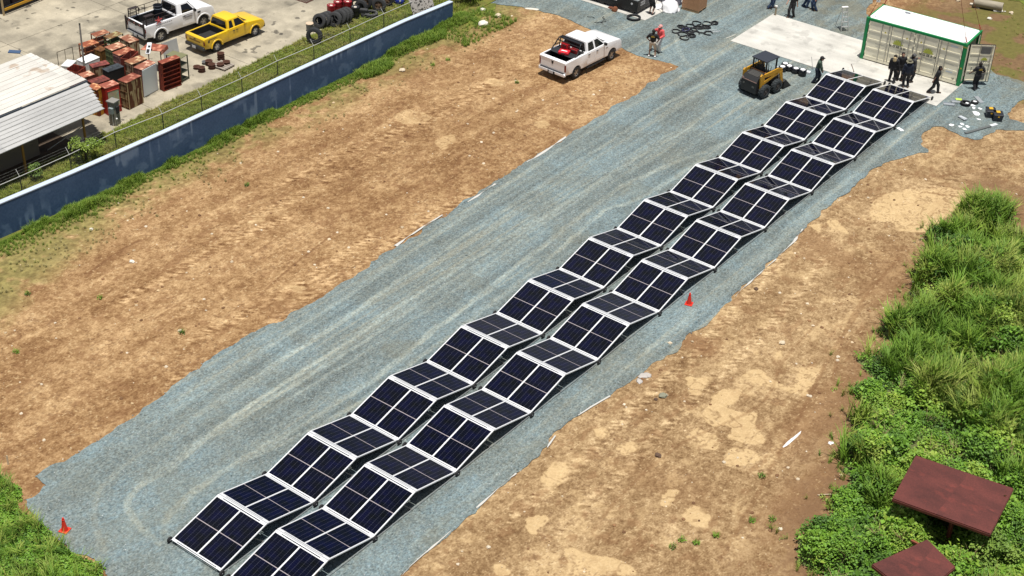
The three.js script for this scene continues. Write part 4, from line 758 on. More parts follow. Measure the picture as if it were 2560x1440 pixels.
cabinet('scrap_cabinet', 'open dark-red cabinet lying behind the cream-topped one', CAB, [-29.37, -23.03], [-29.29, -24.19], [-28.86, -23.15], 1.5, rusty(0.36, 0.06, 0.03), rusty(0.44, 0.08, 0.05), 'bin');
cabinet('scrap_cabinet', 'tall stained cabinet with brown rust runs at lawn edge', CAB, [-27.29, -21.1], [-26.72, -22.13], [-26.65, -21.04], 1.6, streaky(0.60, 0.54, 0.38), lidded(0.62, 0.34, 0.28), 'panelled');
{
  const o = cabinet('scrap_cabinet', 'pink-topped cabinet with plain white door, leaning by the shelf', CAB, [-27.76, -22.5], [-27.35, -23.72], [-27.21, -22.59], 1.65, rusty(0.40, 0.16, 0.14), lidded(0.95, 0.80, 0.74), 'box', 0.03);
  const W = Math.hypot(...[0, 1].map((k) => [-27.35, -23.72][k] - [-27.21, -22.59][k])), D = Math.hypot(...[0, 1].map((k) => [-27.76, -22.5][k] - [-27.21, -22.59][k]));
  obj('door', bx(W - 0.03, 1.56, 0.03, 0, 0.82, D / 2 + 0.016), paint(0.62, 0.66, 0.66), o);
}
cabinet('scrap_shelf_unit', 'tall red rusted shelf unit leaning at the lawn edge', 'shelf unit', [-27.3, -23.83], [-26.82, -24.87], [-26.93, -23.69], 1.7, rusty(0.34, 0.05, 0.02), lidded(0.72, 0.36, 0.28), 'shelf', 0.05);
cabinet('wire_cage', 'dark green wire cage right of the red shelf unit', 'cage', [-27.97, -24.96], [-27.11, -25.8], [-27, -25.15], 1.45, mat(0.05, 0.055, 0.03, 0.8), mat(0.16, 0.16, 0.08, 0.9), 'frame');
{
  const W = Math.hypot(...[0, 1].map((k) => [-26.86, -20.79][k] - [-26.98, -19.93][k])), D = Math.hypot(...[0, 1].map((k) => [-27.57, -20.03][k] - [-26.98, -19.93][k]));
  const poster = canvasTex(128, 192, (c, w, h) => {
    c.fillStyle = '#a9a888'; c.fillRect(0, 0, w, h); const r = rngOf(4);
    for (let i = 0; i < 60; i++) { c.fillStyle = ['#9db29a', '#b8a27e', '#7f9ab0', '#c2b795', '#8fae7c', '#b98f86'][Math.floor(r() * 6)]; c.globalAlpha = 0.5; c.fillRect(r() * w, r() * h, 8 + r() * 34, 5 + r() * 22); }
    c.globalAlpha = 0.8; c.fillStyle = '#5f8fb5'; c.fillRect(8, 110, 34, 50);
  });
  const o = cabinet('vending_machine', 'red drinks machine with faded front picture beside electric meter', 'vending machine', [-27.57, -20.03], [-26.86, -20.79], [-26.98, -19.93], 1.6, mat(0.30, 0.012, 0.010, 0.5), lidded(0.95, 0.62, 0.58), 'box');
  obj('front_picture', bx(W * 0.74, 0.92, 0.02, W * 0.02, 0.86, D / 2 + 0.008), mat(0.95, 0.95, 0.95, 0.4, 0, { map: poster }), o);
  obj('picture_frame', [bx(W * 0.80, 0.04, 0.03, W * 0.02, 1.345, D / 2 + 0.01), bx(W * 0.80, 0.04, 0.03, W * 0.02, 0.375, D / 2 + 0.01)], mat(0.42, 0.06, 0.04, 0.5), o);
  obj('dispenser_slot', bx(W * 0.6, 0.14, 0.02, 0, 0.2, D / 2 + 0.004), mat(0.03, 0.005, 0.005, 0.7), o);
}
{  // loose sheets thrown over the pile
  const s1 = thing('rusted_sheet', 'rust-pink bent metal sheet thrown over the pile top', 'sheet', [[-29.39, -25.38][0], 1.33, [-29.39, -25.38][1]], 0.3);
  obj('plate', boxUV(bx(1.3, 0.02, 0.75, 0, 0, 0, 0.10, 0, 0.12)), lidded(0.85, 0.5, 0.42), s1); obj('bent_edge', boxUV(bx(0.02, 0.22, 0.75, 0.66, -0.03, 0, 0.10, 0, 0.12)), lidded(0.85, 0.5, 0.42), s1);
  obj('leg', [bx(0.04, 1.30, 0.04, -0.4, -0.68, 0), bx(0.04, 1.30, 0.04, 0.45, -0.63, 0.1)], rusty(0.3, 0.15, 0.12), s1);
  const s2 = thing('clear_panel', 'thin translucent panel standing upright behind the pile', 'panel', [[-29.66, -26.78][0], 0.021, [-29.66, -26.78][1]], 1.35);
  obj('pane', bx(0.95, 1.15, 0.012, 0, 0.6, 0, 0, 0, 0.10), mat(0.72, 0.74, 0.75, 0.25, 0, { physical: true, transmission: 0.45, thickness: 0 }), s2); obj('frame_edge', [bx(0.02, 1.15, 0.02, -0.48, 0.6, 0, 0, 0, 0.10), bx(0.97, 0.02, 0.02, 0, 0.012, 0, 0, 0, 0.0)], galv, s2);
  const s3 = thing('car_bumper', 'white bumper with black fittings lying on the rusted lids', 'bumper', [[-28.98, -24.68][0], 1.60, [-28.98, -24.68][1]], 0.75);
  obj('bumper_shell', rb(0.26, 0.08, 1.15, 0.04, 0, 0.04, 0, 0.12), paint(0.70, 0.71, 0.73), s3); obj('insert', [rb(0.14, 0.02, 0.24, 0.01, 0.02, 0.09, -0.12, 0.12), rb(0.16, 0.02, 0.34, 0.01, 0, 0.07, 0.38, 0.12)], rubber, s3);
  const s4 = thing('pipe_rail', 'bent brown pipe rail standing left of the white freezer', 'rail', [[-33.69, -22.63][0], 0.021, [-33.69, -22.63][1]], 1.5);
  obj('rail_bar', [bar([-0.5, 0.8, 0], [0.5, 0.8, 0], 0.018), bar([-0.5, 0, 0], [-0.5, 0.8, 0], 0.018), bar([0, 0, 0], [0, 0.8, 0], 0.014), bar([0.5, 0, 0], [0.5, 0.8, 0], 0.018)], mat(0.07, 0.05, 0.03, 0.8), s4);
}
// pole, lamp, meter box
{
  const p = thing('steel_pole', 'tall plain grey pole rising beside the shed roof', 'pole', [[-31.36, -22.05][0], 0.02, [-31.36, -22.05][1]]);
  obj('shaft', put(cy(0.045, 0.055, 3.25, 0, 1.625, 0, 0, 0, 0, 12), 0, 0, 0, 0.0, 0, -0.03), mat(0.34, 0.33, 0.30, 0.6, 0.3), p); obj('cap', cy(0.05, 0.05, 0.05, 0.10, 3.26, 0, 0, 0, 0, 12), darkPost, p);
  const l = thing('solar_lamp', 'small blue solar lamp head beyond the shed roof', 'lamp', [[-35.97, -21.15][0], 0.02, [-35.97, -21.15][1]], 0.5);
  obj('mast', bar([0, 0, 0], [0, 2.2, 0], 0.03), galv, l); obj('arm', bar([0, 2.2, 0], [-0.35, 2.45, 0], 0.02), galv, l); obj('panel', bx(0.62, 0.04, 0.34, -0.62, 2.5, 0, 0, 0.2, -0.06), mat(0.05, 0.09, 0.17, 0.4), l);
  l.position.set([-31.81, -18.83][0], 0.02, [-31.81, -18.83][1]);
  const m = thing('meter_pillar', 'grey concrete meter pillar standing on the lawn', 'meter', [[-26.02, -19.61][0], 0.036, [-26.02, -19.61][1]], 0.2);
  obj('pillar', rb(0.42, 1.28, 0.42, 0.02, 0, 0.64, 0), mat(0.40, 0.39, 0.35, 0.9, 0, { map: concreteMap }), m); obj('cap', bx(0.5, 0.06, 0.5, 0, 1.31, 0), mat(0.22, 0.21, 0.19, 0.9), m);
  obj('meter_box', rb(0.26, 0.34, 0.14, 0.02, 0.06, 0.86, 0.285), mat(0.30, 0.35, 0.36, 0.5, 0.3), m); obj('conduit', bar([0.08, 0.0, 0.26], [0.08, 0.70, 0.26], 0.025), mat(0.62, 0.62, 0.60, 0.6), m); obj('switch', rb(0.08, 0.4, 0.2, 0.02, 0.255, 0.85, 0.0), rubber, m); obj('fitting', new THREE.SphereGeometry(0.05, 10, 8).translate(0.27, 0.4, 0.16), paint(0.75, 0.75, 0.74), m);
}

// ---------------------------------------------------------------- vehicles
const csg = new Evaluator(); csg.attributes = ['position', 'normal', 'uv'];
function carve(base, cutters) {
  let b = new Brush(plainGeo(base)); b.updateMatrixWorld();
  for (const c of cutters) { const k = new Brush(plainGeo(c)); k.updateMatrixWorld(); b = csg.evaluate(b, k, SUBTRACTION); b.updateMatrixWorld(); }
  return toCreasedNormals(plainGeo(b.geometry), 0.6);
}
const glassDark = mat(0.010, 0.011, 0.013, 0.06, 0, { physical: true, ior: 1.5 });
const tyreGeo = (r, w) => put(lathe([[r * 0.60, -w / 2], [r * 0.93, -w / 2], [r, -w * 0.36], [r, w * 0.36], [r * 0.93, w / 2], [r * 0.60, w / 2], [r * 0.60, -w / 2]], 28), 0, 0, 0, 0, 0, Math.PI / 2);
function rimGeo(r, w, out) {
  const R = r * 0.62, g = [put(lathe([[R, -w * 0.4], [R * 0.92, -w * 0.3], [R * 0.92, w * 0.3], [R, w * 0.46], [R * 0.9, w * 0.46]], 24), 0, 0, 0, 0, 0, -out * Math.PI / 2), cy(R * 0.24, R * 0.24, w * 0.12, out * w * 0.34, 0, 0, 0, 0, Math.PI / 2, 14), cy(R * 0.93, R * 0.93, 0.01, out * w * 0.12, 0, 0, 0, 0, Math.PI / 2, 20)];
  for (let k = 0; k < 5; k++) { const a = k * Math.PI * 2 / 5 + 0.3; g.push(put(bx(w * 0.10, R * 0.80, R * 0.30, 0, R * 0.52, 0), out * w * 0.32, 0, 0, a, 0, 0)); }
  return g;
}
// a pickup heading along local -z, rear bumper face at z = 0; u is the distance forward of it
function pickup(o, k) {
  const body = k.paint, hw = k.W / 2, u2z = (u) => -u;
  const sideGeo = (pts, bevel = 0.05) => { const g = slabOf(pts, k.W - 2 * bevel, bevel); g.translate(0, 0, -(k.W - 2 * bevel) / 2); g.rotateY(Math.PI / 2); return g; };   // outline (u, y)
  const prof = [[0.16, k.sill + 0.06], [0.13, k.rail - 0.03], [0.16, k.rail], [k.cab0, k.rail], [k.cab0 + 0.02, k.belt], [k.cowl, k.belt + 0.01], [k.cowl + 0.35, k.hood + 0.01], [k.L - 0.55, k.hood - 0.05], [k.L - 0.22, k.hood - 0.13], [k.L - 0.10, k.hood - 0.26], [k.L - 0.08, k.sill + 0.12], [k.L - 0.25, k.sill - 0.02], [k.cab0, k.sill], [0.5, k.sill]];
  const arch = (u) => [-1, 1].map((s) => cy(k.r * 1.17, k.r * 1.17, 0.42, s * (hw - 0.10), k.r * 1.04, u2z(u), 0, 0, Math.PI / 2, 26));
  const bed = bx(k.W - 0.24, k.rail - k.floor + 0.3, k.cab0 - 0.30, 0, k.floor + (k.rail - k.floor + 0.3) / 2, u2z((k.cab0 + 0.16) / 2 + 0.04));
  obj('body', carve(sideGeo(prof), [...arch(k.uR), ...arch(k.uF), bed]), body, o);
  // hood crown and roofed cab
  const bt = k.belt - 0.012, wb = hw - 0.035, wr = hw - 0.22, y1 = k.roof;
  const pt = (x, y, u) => new THREE.Vector3(x, y, u2z(u));
  const cab = [];
  for (const s of [-1, 1]) {
    cab.push(pt(s * wb, bt, k.cab0 + 0.03), pt(s * wb, bt, k.cowl), pt(s * (wb - 0.25), bt, k.cowl + 0.10));
    cab.push(pt(s * wr, y1 - 0.045, k.cab0 + 0.13), pt(s * (wr - 0.09), y1 - 0.006, k.cab0 + 0.20), pt(s * wr, y1 - 0.05, k.roofF), pt(s * (wr - 0.09), y1 - 0.01, k.roofF - 0.08), pt(s * (wr - 0.2), y1 - 0.045, k.roofF + 0.05), pt(s * (wr + 0.012), y1 - 0.07, (k.cab0 + k.roofF) / 2), pt(s * (wr - 0.15), y1 + 0.01, (k.cab0 + k.roofF) / 2), pt(s * (wr - 0.2), y1 - 0.02, k.cab0 + 0.12));
  }
  obj('cab', toCreasedNormals(plainGeo(new ConvexGeometry(cab)), 0.5), body, o);
  obj('hood', toCreasedNormals(plainGeo(new ConvexGeometry([[-1, 0], [1, 0]].flatMap(([s]) => [pt(s * (hw - 0.14), k.hood - 0.03, k.cowl + 0.18), pt(s * (hw - 0.36), k.hood + 0.055, k.cowl + 0.28), pt(s * (hw - 0.14), k.hood - 0.08, k.L - 0.62), pt(s * (hw - 0.40), k.hood + 0.015, k.L - 0.62), pt(s * (hw - 0.25), k.hood - 0.13, k.L - 0.30)]))), 0.7), body, o);
  const sx = (y) => mix(wb, wr, (y - bt) / (y1 - 0.045 - bt)) + 0.004;
  for (const s of [-1, 1]) {
    for (const w of k.windows) {
      const g = new ConvexGeometry(w.flatMap(([u, y]) => [new THREE.Vector3(s * (sx(y) + 0.004), y, u2z(u)), new THREE.Vector3(s * (sx(y) - 0.02), y, u2z(u))]));
      obj('side_window', g, glassDark, o);
    }
    for (const [a, b, hu] of k.doors) {
      const d = obj('door', [bx(0.010, k.belt - k.sill - 0.13, b - a - 0.02, s * (hw + 0.001), (k.belt + k.sill) / 2 + 0.01, u2z((a + b) / 2))], body, o);
      obj('handle', rb(0.03, 0.035, 0.17, 0.012, s * (hw + 0.016), k.belt - 0.13, u2z(hu)), k.trim || rubber, d);
    }
    const m = obj('mirror', [rb(0.20, 0.17, 0.11, 0.03, s * (hw + 0.10), k.belt + 0.10, u2z(k.cowl - 0.22))], k.mirror || rubber, o);
    obj('tail_light', rb(0.10, k.lightH, 0.09, 0.02, s * (hw - 0.055), k.rail - 0.10 - k.lightH / 2, u2z(0.125)), mat(0.16, 0.008, 0.008, 0.25), o);
    obj('head_light', rb(0.26, 0.2, 0.12, 0.03, s * (hw - 0.20), k.hood - 0.26, u2z(k.L - 0.13)), mat(0.55, 0.56, 0.57, 0.2), o);
    for (const u of [k.uR, k.uF]) {
      const w = new THREE.Group(); w.name = 'wheel'; w.position.set(s * (hw - 0.14), k.r, u2z(u)); o.add(w);
      obj('tyre', tyreGeo(k.r, 0.27), rubber, w); obj('rim', rimGeo(k.r, 0.27, s), k.rim || mat(0.45, 0.45, 0.45, 0.35, 0.7), w);
      if (k.flare) obj('wheel_flare', put(new THREE.TorusGeometry(k.r * 1.22, 0.055, 8, 20, Math.PI), s * (hw - 0.02), k.r * 1.04, u2z(u), 0, Math.PI / 2, 0), body, o);
    }
  }
  // glass across the cab front and back
  const wsB = k.cowl + 0.04, wsT = k.roofF + 0.03, lerpU = (f) => mix(wsB, wsT, f), lerpY = (f) => mix(bt, y1 - 0.05, f), lerpX = (f) => mix(wb - 0.12, wr - 0.08, f);
  const pane = (f0, f1, U, Y, X, off) => new ConvexGeometry([[f0], [f1]].flatMap(([f]) => [-1, 1].flatMap((s) => [pt(s * X(f), Y(f) + 0.012, U(f) + off), pt(s * X(f), Y(f) - 0.03, U(f) - off)])));
  obj('windscreen', pane(0.14, 0.90, lerpU, lerpY, lerpX, 0.03), glassDark, o);
  const rU = (f) => mix(k.cab0 + 0.03, k.cab0 + 0.13, f);
  obj('rear_window', new ConvexGeometry([0.16, 0.86].flatMap((f) => [-1, 1].flatMap((s) => [pt(s * (mix(wb, wr, f) - 0.10), lerpY(f), rU(f) - 0.045), pt(s * (mix(wb, wr, f) - 0.10), lerpY(f), rU(f) + 0.03)]))), glassDark, o);
  const tg = obj('tailgate', [rb(k.W - 0.24, k.rail - k.sill - 0.19, 0.05, 0.015, 0, (k.rail + k.sill) / 2 + 0.075, u2z(0.115))], body, o);
  obj('latch', rb(0.16, 0.06, 0.02, 0.008, 0, k.rail - 0.12, u2z(0.082)), k.trim || rubber, tg);
  obj('rear_bumper', [rb(k.W - 0.04, 0.20, 0.20, 0.05, 0, k.sill + 0.02, u2z(0.10))], k.bumper, o);
  obj('step_pad', [bx(k.W - 0.2, 0.012, 0.12, 0, k.sill + 0.124, u2z(0.07)), rb(0.5, 0.17, 0.06, 0.02, 0, k.sill + 0.0, u2z(0.012))], rubber, o);
  obj('number_plate', bx(0.30, 0.15, 0.01, 0, k.sill + 0.01, u2z(-0.024)), mat(0.55, 0.56, 0.58, 0.5), o);
  obj('front_bumper', rb(k.W - 0.02, 0.24, 0.22, 0.06, 0, k.sill + 0.08, u2z(k.L - 0.10)), k.bumper, o);
  obj('grille', rb(k.W - 0.75, 0.26, 0.06, 0.02, 0, k.hood - 0.30, u2z(k.L - 0.075)), rubber, o);
  obj('wiper_cowl', [bx(k.W - 0.5, 0.02, 0.10, 0, k.belt + 0.045, u2z(k.cowl + 0.13), 0.25)], rubber, o);
  const iw = k.W - 0.25, il = k.cab0 - 0.31, ic = (k.cab0 + 0.16) / 2 + 0.04;
  obj('bed_liner', [bx(iw, 0.02, il, 0, k.floor + 0.012, u2z(ic)), bx(0.012, k.rail - k.floor - 0.03, il, -iw / 2 + 0.004, (k.rail + k.floor) / 2, u2z(ic)), bx(0.012, k.rail - k.floor - 0.03, il, iw / 2 - 0.004, (k.rail + k.floor) / 2, u2z(ic)), bx(iw, k.rail - k.floor - 0.03, 0.012, 0, (k.rail + k.floor) / 2, u2z(ic - il / 2 + 0.008)), bx(iw, k.rail - k.floor - 0.03, 0.012, 0, (k.rail + k.floor) / 2, u2z(ic + il / 2 - 0.008)), bx(0.10, 0.012, il, -hw + 0.09, k.rail + 0.008, u2z(ic)), bx(0.10, 0.012, il, hw - 0.09, k.rail + 0.008, u2z(ic))], k.liner || mat(0.015, 0.015, 0.016, 0.8), o);
  obj('underbody', [bx(k.W - 0.5, 0.16, k.L - 0.9, 0, k.sill - 0.04, u2z(k.L / 2))], mat(0.02, 0.02, 0.02, 0.9), o);
}
const whitePaint = mat(0.86, 0.865, 0.88, 0.28, 0, { physical: true, clearcoat: 0.6, clearcoatRoughness: 0.1 });
const redTool = mat(0.50, 0.012, 0.018, 0.45), blackTube = mat(0.012, 0.012, 0.014, 0.4, 0.2);
{ // white crew pickup parked on the bare earth
  const R = [-11.1, -40.09], F = [-10.95, -43.39], yaw = Math.atan2(-(F[0] - R[0]), -(F[1] - R[1]));
  const k = { paint: whitePaint, bumper: whitePaint, L: 5.35, W: 1.90, r: 0.37, uR: 1.12, uF: 1.12 + Math.hypot(F[0] - R[0], F[1] - R[1]), sill: 0.50, rail: 1.24, floor: 0.78, belt: 1.26, hood: 1.22, roof: 1.88, cab0: 1.98, cowl: 3.80, roofF: 3.12, lightH: 0.42,
    windows: [[[2.16, 1.30], [2.72, 1.30], [2.68, 1.75], [2.26, 1.75]], [[2.84, 1.30], [3.62, 1.30], [3.50, 1.42], [3.12, 1.75], [2.82, 1.75]]], doors: [[2.06, 2.78, 2.20], [2.80, 3.70, 2.95]] };
  const right = [Math.cos(yaw), -Math.sin(yaw)], fwd = [-Math.sin(yaw), -Math.cos(yaw)];
  const cx = R[0] - right[0] * (k.W / 2) - fwd[0] * k.uR, cz = R[1] - right[1] * (k.W / 2) - fwd[1] * k.uR;
  const o = thing('pickup_truck', 'white four-door pickup with black rack, parked on bare earth', 'pickup', [cx, -0.03, cz], yaw);
  pickup(o, k);
  obj('running_board', [-1, 1].flatMap((s) => [bar([s * 0.97, 0.36, -2.0], [s * 0.97, 0.36, -3.75], 0.045), bar([s * 0.8, 0.46, -2.3], [s * 0.97, 0.36, -2.3], 0.025), bar([s * 0.8, 0.46, -3.4], [s * 0.97, 0.36, -3.4], 0.025)]), blackTube, o);
  const emblem = [[-0.07, 0.06], [0.07, 0.06], [0.06, -0.02], [0.0, -0.09], [-0.06, -0.02]];
  obj('emblem', put(slabOf(emblem, 0.008), 0, 1.03, -0.089, 0, 0, 0), mat(0.05, 0.05, 0.055, 0.4, 0.5), o);
  obj('fender_badge', [-1, 1].map((s) => bx(0.006, 0.07, 0.22, s * 0.954, 1.02, -3.86)), mat(0.4, 0.4, 0.41, 0.4, 0.5), o);
  const rack = [];
  for (const s of [-1, 1]) rack.push(tube([[s * 0.86, 1.24, -0.98], [s * 0.84, 1.50, -1.30], [s * 0.76, 1.86, -1.62], [s * 0.70, 1.88, -1.86]], 0.038), bar([s * 0.86, 1.24, -1.75], [s * 0.78, 1.82, -1.75], 0.03), bar([s * 0.85, 1.46, -1.25], [s * 0.82, 1.46, -1.75], 0.025));
  for (const [y, z] of [[1.86, -1.62], [1.88, -1.86], [1.72, -1.50]]) rack.push(bar([-0.77, y, z], [0.77, y, z], 0.034));
  obj('roll_rack', rack, blackTube, o);
  obj('rack_mesh', [bx(1.40, 0.02, 0.22, 0, 1.87, -1.74), ...[-0.5, -0.17, 0.17, 0.5].map((x) => bx(0.03, 0.5, 0.02, x, 1.62, -1.86))], blackTube, o);
  obj('bed_cover', [rb(1.72, 0.05, 0.95, 0.02, 0, 1.262, -1.33)], mat(0.016, 0.017, 0.020, 0.6), o);
  const P = (x, y, z) => { o.updateMatrixWorld(); const v = new THREE.Vector3(x, y, z).applyMatrix4(o.matrixWorld); return [v.x, v.y, v.z]; };
  const tb = thing('tool_case', 'bright red tool case lying flat on the white pickup bed cover', 'tool case', P(0.05, 1.289, -1.05), yaw + 0.35);
  obj('case_shell', rb(0.62, 0.17, 0.46, 0.05, 0, 0.085, 0), mat(0.62, 0.012, 0.025, 0.4), tb); obj('brand_patch', put(slabOf([[-0.2, -0.05], [0.16, -0.07], [0.2, 0.0], [-0.14, 0.07]], 0.004), 0, 0.171, 0, -Math.PI / 2), mat(0.8, 0.78, 0.78, 0.5), tb); obj('grip', rb(0.2, 0.04, 0.05, 0.015, 0, 0.09, 0.25), rubber, tb);
  for (const [x, w, h, z, l] of [[-0.28, 0.5, 0.36, -1.58, 'upright red tool box left of the flat case under pickup rack'], [0.40, 0.52, 0.24, -1.52, 'dark red tool box right of the flat case under pickup rack']]) {
    const t = thing('tool_box', l, 'tool box', P(x, 1.289, z), yaw);
    obj('box_shell', rb(w, h, 0.26, 0.03, 0, h / 2, 0), x < 0 ? redTool : mat(0.22, 0.010, 0.012, 0.5), t); obj('catch', rb(w * 0.5, 0.05, 0.03, 0.01, 0, h * 0.7, 0.14), rubber, t);
  }
  const r = rngOf(9);
  for (let i = 0; i < 5; i++) { const t = thing('parts_packet', ['white packet at the left of the pickup bed', 'dark packet in the pickup bed behind the tailgate', 'pale pink packet on the pickup bed right side', 'red packet lying beside the pale one in pickup bed', 'small white box on top of the pickup bed clutter'][i], 'packet', P(-0.6 + i * 0.29, 0.803, -0.50 - r() * 0.2), r() * 3); obj('wrapper', rb(0.24, 0.08, 0.18, 0.03, 0, 0.04, 0), [mat(0.7, 0.7, 0.7), mat(0.1, 0.07, 0.07), mat(0.62, 0.42, 0.40), mat(0.4, 0.06, 0.06), mat(0.7, 0.66, 0.64)][i], t); obj('flap', bx(0.20, 0.006, 0.12, 0.02, 0.083, 0), mat(0.6, 0.5, 0.48), t); }
}
{ // yellow compact pickup in the yard
  const R = [-28.48, -29.19], F = [-28.4, -32.12], yaw = Math.atan2(-(F[0] - R[0]), -(F[1] - R[1]));
  const yellow = mat(0.80, 0.50, 0.012, 0.3, 0, { physical: true, clearcoat: 0.5, clearcoatRoughness: 0.12 });
  const k = { paint: yellow, bumper: mat(0.05, 0.05, 0.05, 0.5, 0.3), L: 4.75, W: 1.62, r: 0.33, uR: 1.02, uF: 1.02 + Math.hypot(F[0] - R[0], F[1] - R[1]), sill: 0.42, rail: 1.00, floor: 0.60, belt: 1.04, hood: 0.99, roof: 1.60, cab0: 1.86, cowl: 3.34, roofF: 2.86, lightH: 0.24, flare: true, mirror: yellow, rim: mat(0.62, 0.62, 0.63, 0.3, 0.6),
    windows: [[[2.02, 1.08], [2.34, 1.08], [2.34, 1.48], [2.14, 1.48]], [[2.48, 1.08], [3.22, 1.08], [3.10, 1.20], [2.86, 1.48], [2.50, 1.48]]], doors: [[1.92, 2.40, 2.32], [2.42, 3.28, 2.56]] };
  const right = [Math.cos(yaw), -Math.sin(yaw)], fwd = [-Math.sin(yaw), -Math.cos(yaw)];
  const o = thing('pickup_truck', 'yellow extended-cab pickup with empty black bed in the yard', 'pickup', [R[0] - right[0] * k.W / 2 - fwd[0] * k.uR, 0.02, R[1] - right[1] * k.W / 2 - fwd[1] * k.uR], yaw);
  pickup(o, k);
  obj('tailgate_band', bx(0.92, 0.09, 0.012, 0, 0.78, -0.085), mat(0.22, 0.12, 0.01, 0.5), o);
  obj('stripe_decal', [-1, 1].flatMap((s) => [bx(0.006, 0.03, 0.62, s * 0.813, 0.92, -0.70), bx(0.006, 0.13, 0.14, s * 0.813, 0.82, -0.42)]), mat(0.10, 0.07, 0.02, 0.5), o);
  obj('brake_light', rb(0.22, 0.05, 0.04, 0.015, 0, 1.47, -1.96), mat(0.14, 0.12, 0.03, 0.4), o);
}
{ // white pickup with a welded rack, in the yard behind the pile
  const R = [-31.85, -28], F = [-31.57, -31.03], yaw = Math.atan2(-(F[0] - R[0]), -(F[1] - R[1]));
  const k = { paint: whitePaint, bumper: mat(0.55, 0.56, 0.57, 0.35, 0.5), L: 5.02, W: 1.80, r: 0.38, uR: 1.12, uF: 1.12 + Math.hypot(F[0] - R[0], F[1] - R[1]), sill: 0.50, rail: 1.18, floor: 0.74, belt: 1.22, hood: 1.24, roof: 1.88, cab0: 2.36, cowl: 3.74, roofF: 3.24, lightH: 0.26, flare: true,
    windows: [[[2.72, 1.26], [3.58, 1.26], [3.46, 1.40], [3.22, 1.74], [2.76, 1.74]]], doors: [[2.66, 3.64, 2.80]] };
  const right = [Math.cos(yaw), -Math.sin(yaw)], fwd = [-Math.sin(yaw), -Math.cos(yaw)];
  const o = thing('pickup_truck', 'white single-cab pickup with black welded bed rack in the yard', 'pickup', [R[0] - right[0] * k.W / 2 - fwd[0] * k.uR, 0.02, R[1] - right[1] * k.W / 2 - fwd[1] * k.uR], yaw);
  pickup(o, k);
  const rk = mat(0.03, 0.02, 0.02, 0.6, 0.2);
  for (const s of [-1, 1]) {
    const g = [];
    for (const y of [1.46, 1.72]) g.push(bar([s * 0.84, y, -0.25], [s * 0.84, y, -2.30], 0.018));
    for (const z of [-0.25, -0.75, -1.35, -2.30]) g.push(bar([s * 0.84, 1.18, z], [s * 0.84, 1.72, z], 0.020));
    g.push(put(slabOf([[0, 0.14], [0.07, 0], [0, -0.14], [-0.07, 0]], 0.02), s * 0.85, 1.50, -0.95, 0, Math.PI / 2));
    obj('side_rack', g, rk, o);
  }
  for (const s of [-1, 1]) obj('rack_box', [...[0, 0.22].flatMap((dx) => [-0.22, -0.78].map((z) => bar([s * (0.84 - dx), 1.18, z], [s * (0.84 - dx), 1.76, z], 0.018))), ...[1.40, 1.58, 1.76].flatMap((y) => [0, 0.22].map((dx) => bar([s * (0.84 - dx), y, -0.22], [s * (0.84 - dx), y, -0.78], 0.014))), bx(0.26, 0.02, 0.58, s * 0.73, 1.77, -0.50)], rk, o);
  obj('rear_rack', [bx(0.12, 0.86, 0.05, -0.86, 0.98, -0.02), bx(0.12, 0.86, 0.05, 0.86, 0.98, -0.02), bx(1.6, 0.18, 0.04, 0, 1.24, -0.02)], rk, o);
  obj('rack_marker', [-0.5, 0, 0.5].map((x) => bx(0.08, 0.08, 0.01, x, 1.24, 0.006)), mat(0.5, 0.2, 0.18, 0.5), o);
  obj('side_lettering', [-1, 1].flatMap((s) => [bx(0.006, 0.09, 0.50, s * 0.925, 1.02, -3.10), bx(0.006, 0.05, 0.62, s * 0.925, 1.13, -3.10), ...Array.from({ length: 9 }, (_, i) => bx(0.006, 0.055, 0.09, s * 0.925, 1.10, -0.85 - i * 0.13))]), mat(0.30, 0.29, 0.30, 0.6), o);
  obj('fender_vent', [-1, 1].map((s) => bx(0.008, 0.12, 0.22, s * 0.925, 1.06, -3.86)), rubber, o);
  const P = (x, y, z) => { o.updateMatrixWorld(); const v = new THREE.Vector3(x, y, z).applyMatrix4(o.matrixWorld); return [v.x, v.y, v.z]; };
  const b = thing('rubbish_bin', 'black drum standing behind the cab in the rack truck bed', 'bin', P(-0.55, 0.765, -2.05));
  obj('drum', put(lathe([[0, 0], [0.22, 0], [0.25, 0.75], [0.27, 0.76], [0.27, 0.80], [0.23, 0.80], [0.21, 0.1], [0, 0.1]], 20)), mat(0.02, 0.025, 0.035, 0.6), b); obj('rim_band', tor(0.26, 0.015, 0, 0.62, 0, Math.PI / 2), mat(0.10, 0.13, 0.16, 0.6), b);
  const st = thing('red_star', 'red star-shaped tool on the near side rack of truck', 'tool', P(0.80, 1.25, -1.05), yaw);
  obj('star', put(slabOf(Array.from({ length: 10 }, (_, i) => { const a = i * Math.PI / 5 + Math.PI / 2, r = i % 2 ? 0.09 : 0.26; return [Math.cos(a) * r, Math.sin(a) * r]; }), 0.03), 0.09, 0.1, 0, 0, Math.PI / 2), mat(0.55, 0.09, 0.09, 0.6), st); obj('centre_boss', new THREE.SphereGeometry(0.05, 8, 6).translate(0.12, 0.1, 0), mat(0.5, 0.08, 0.08, 0.6), st);
}
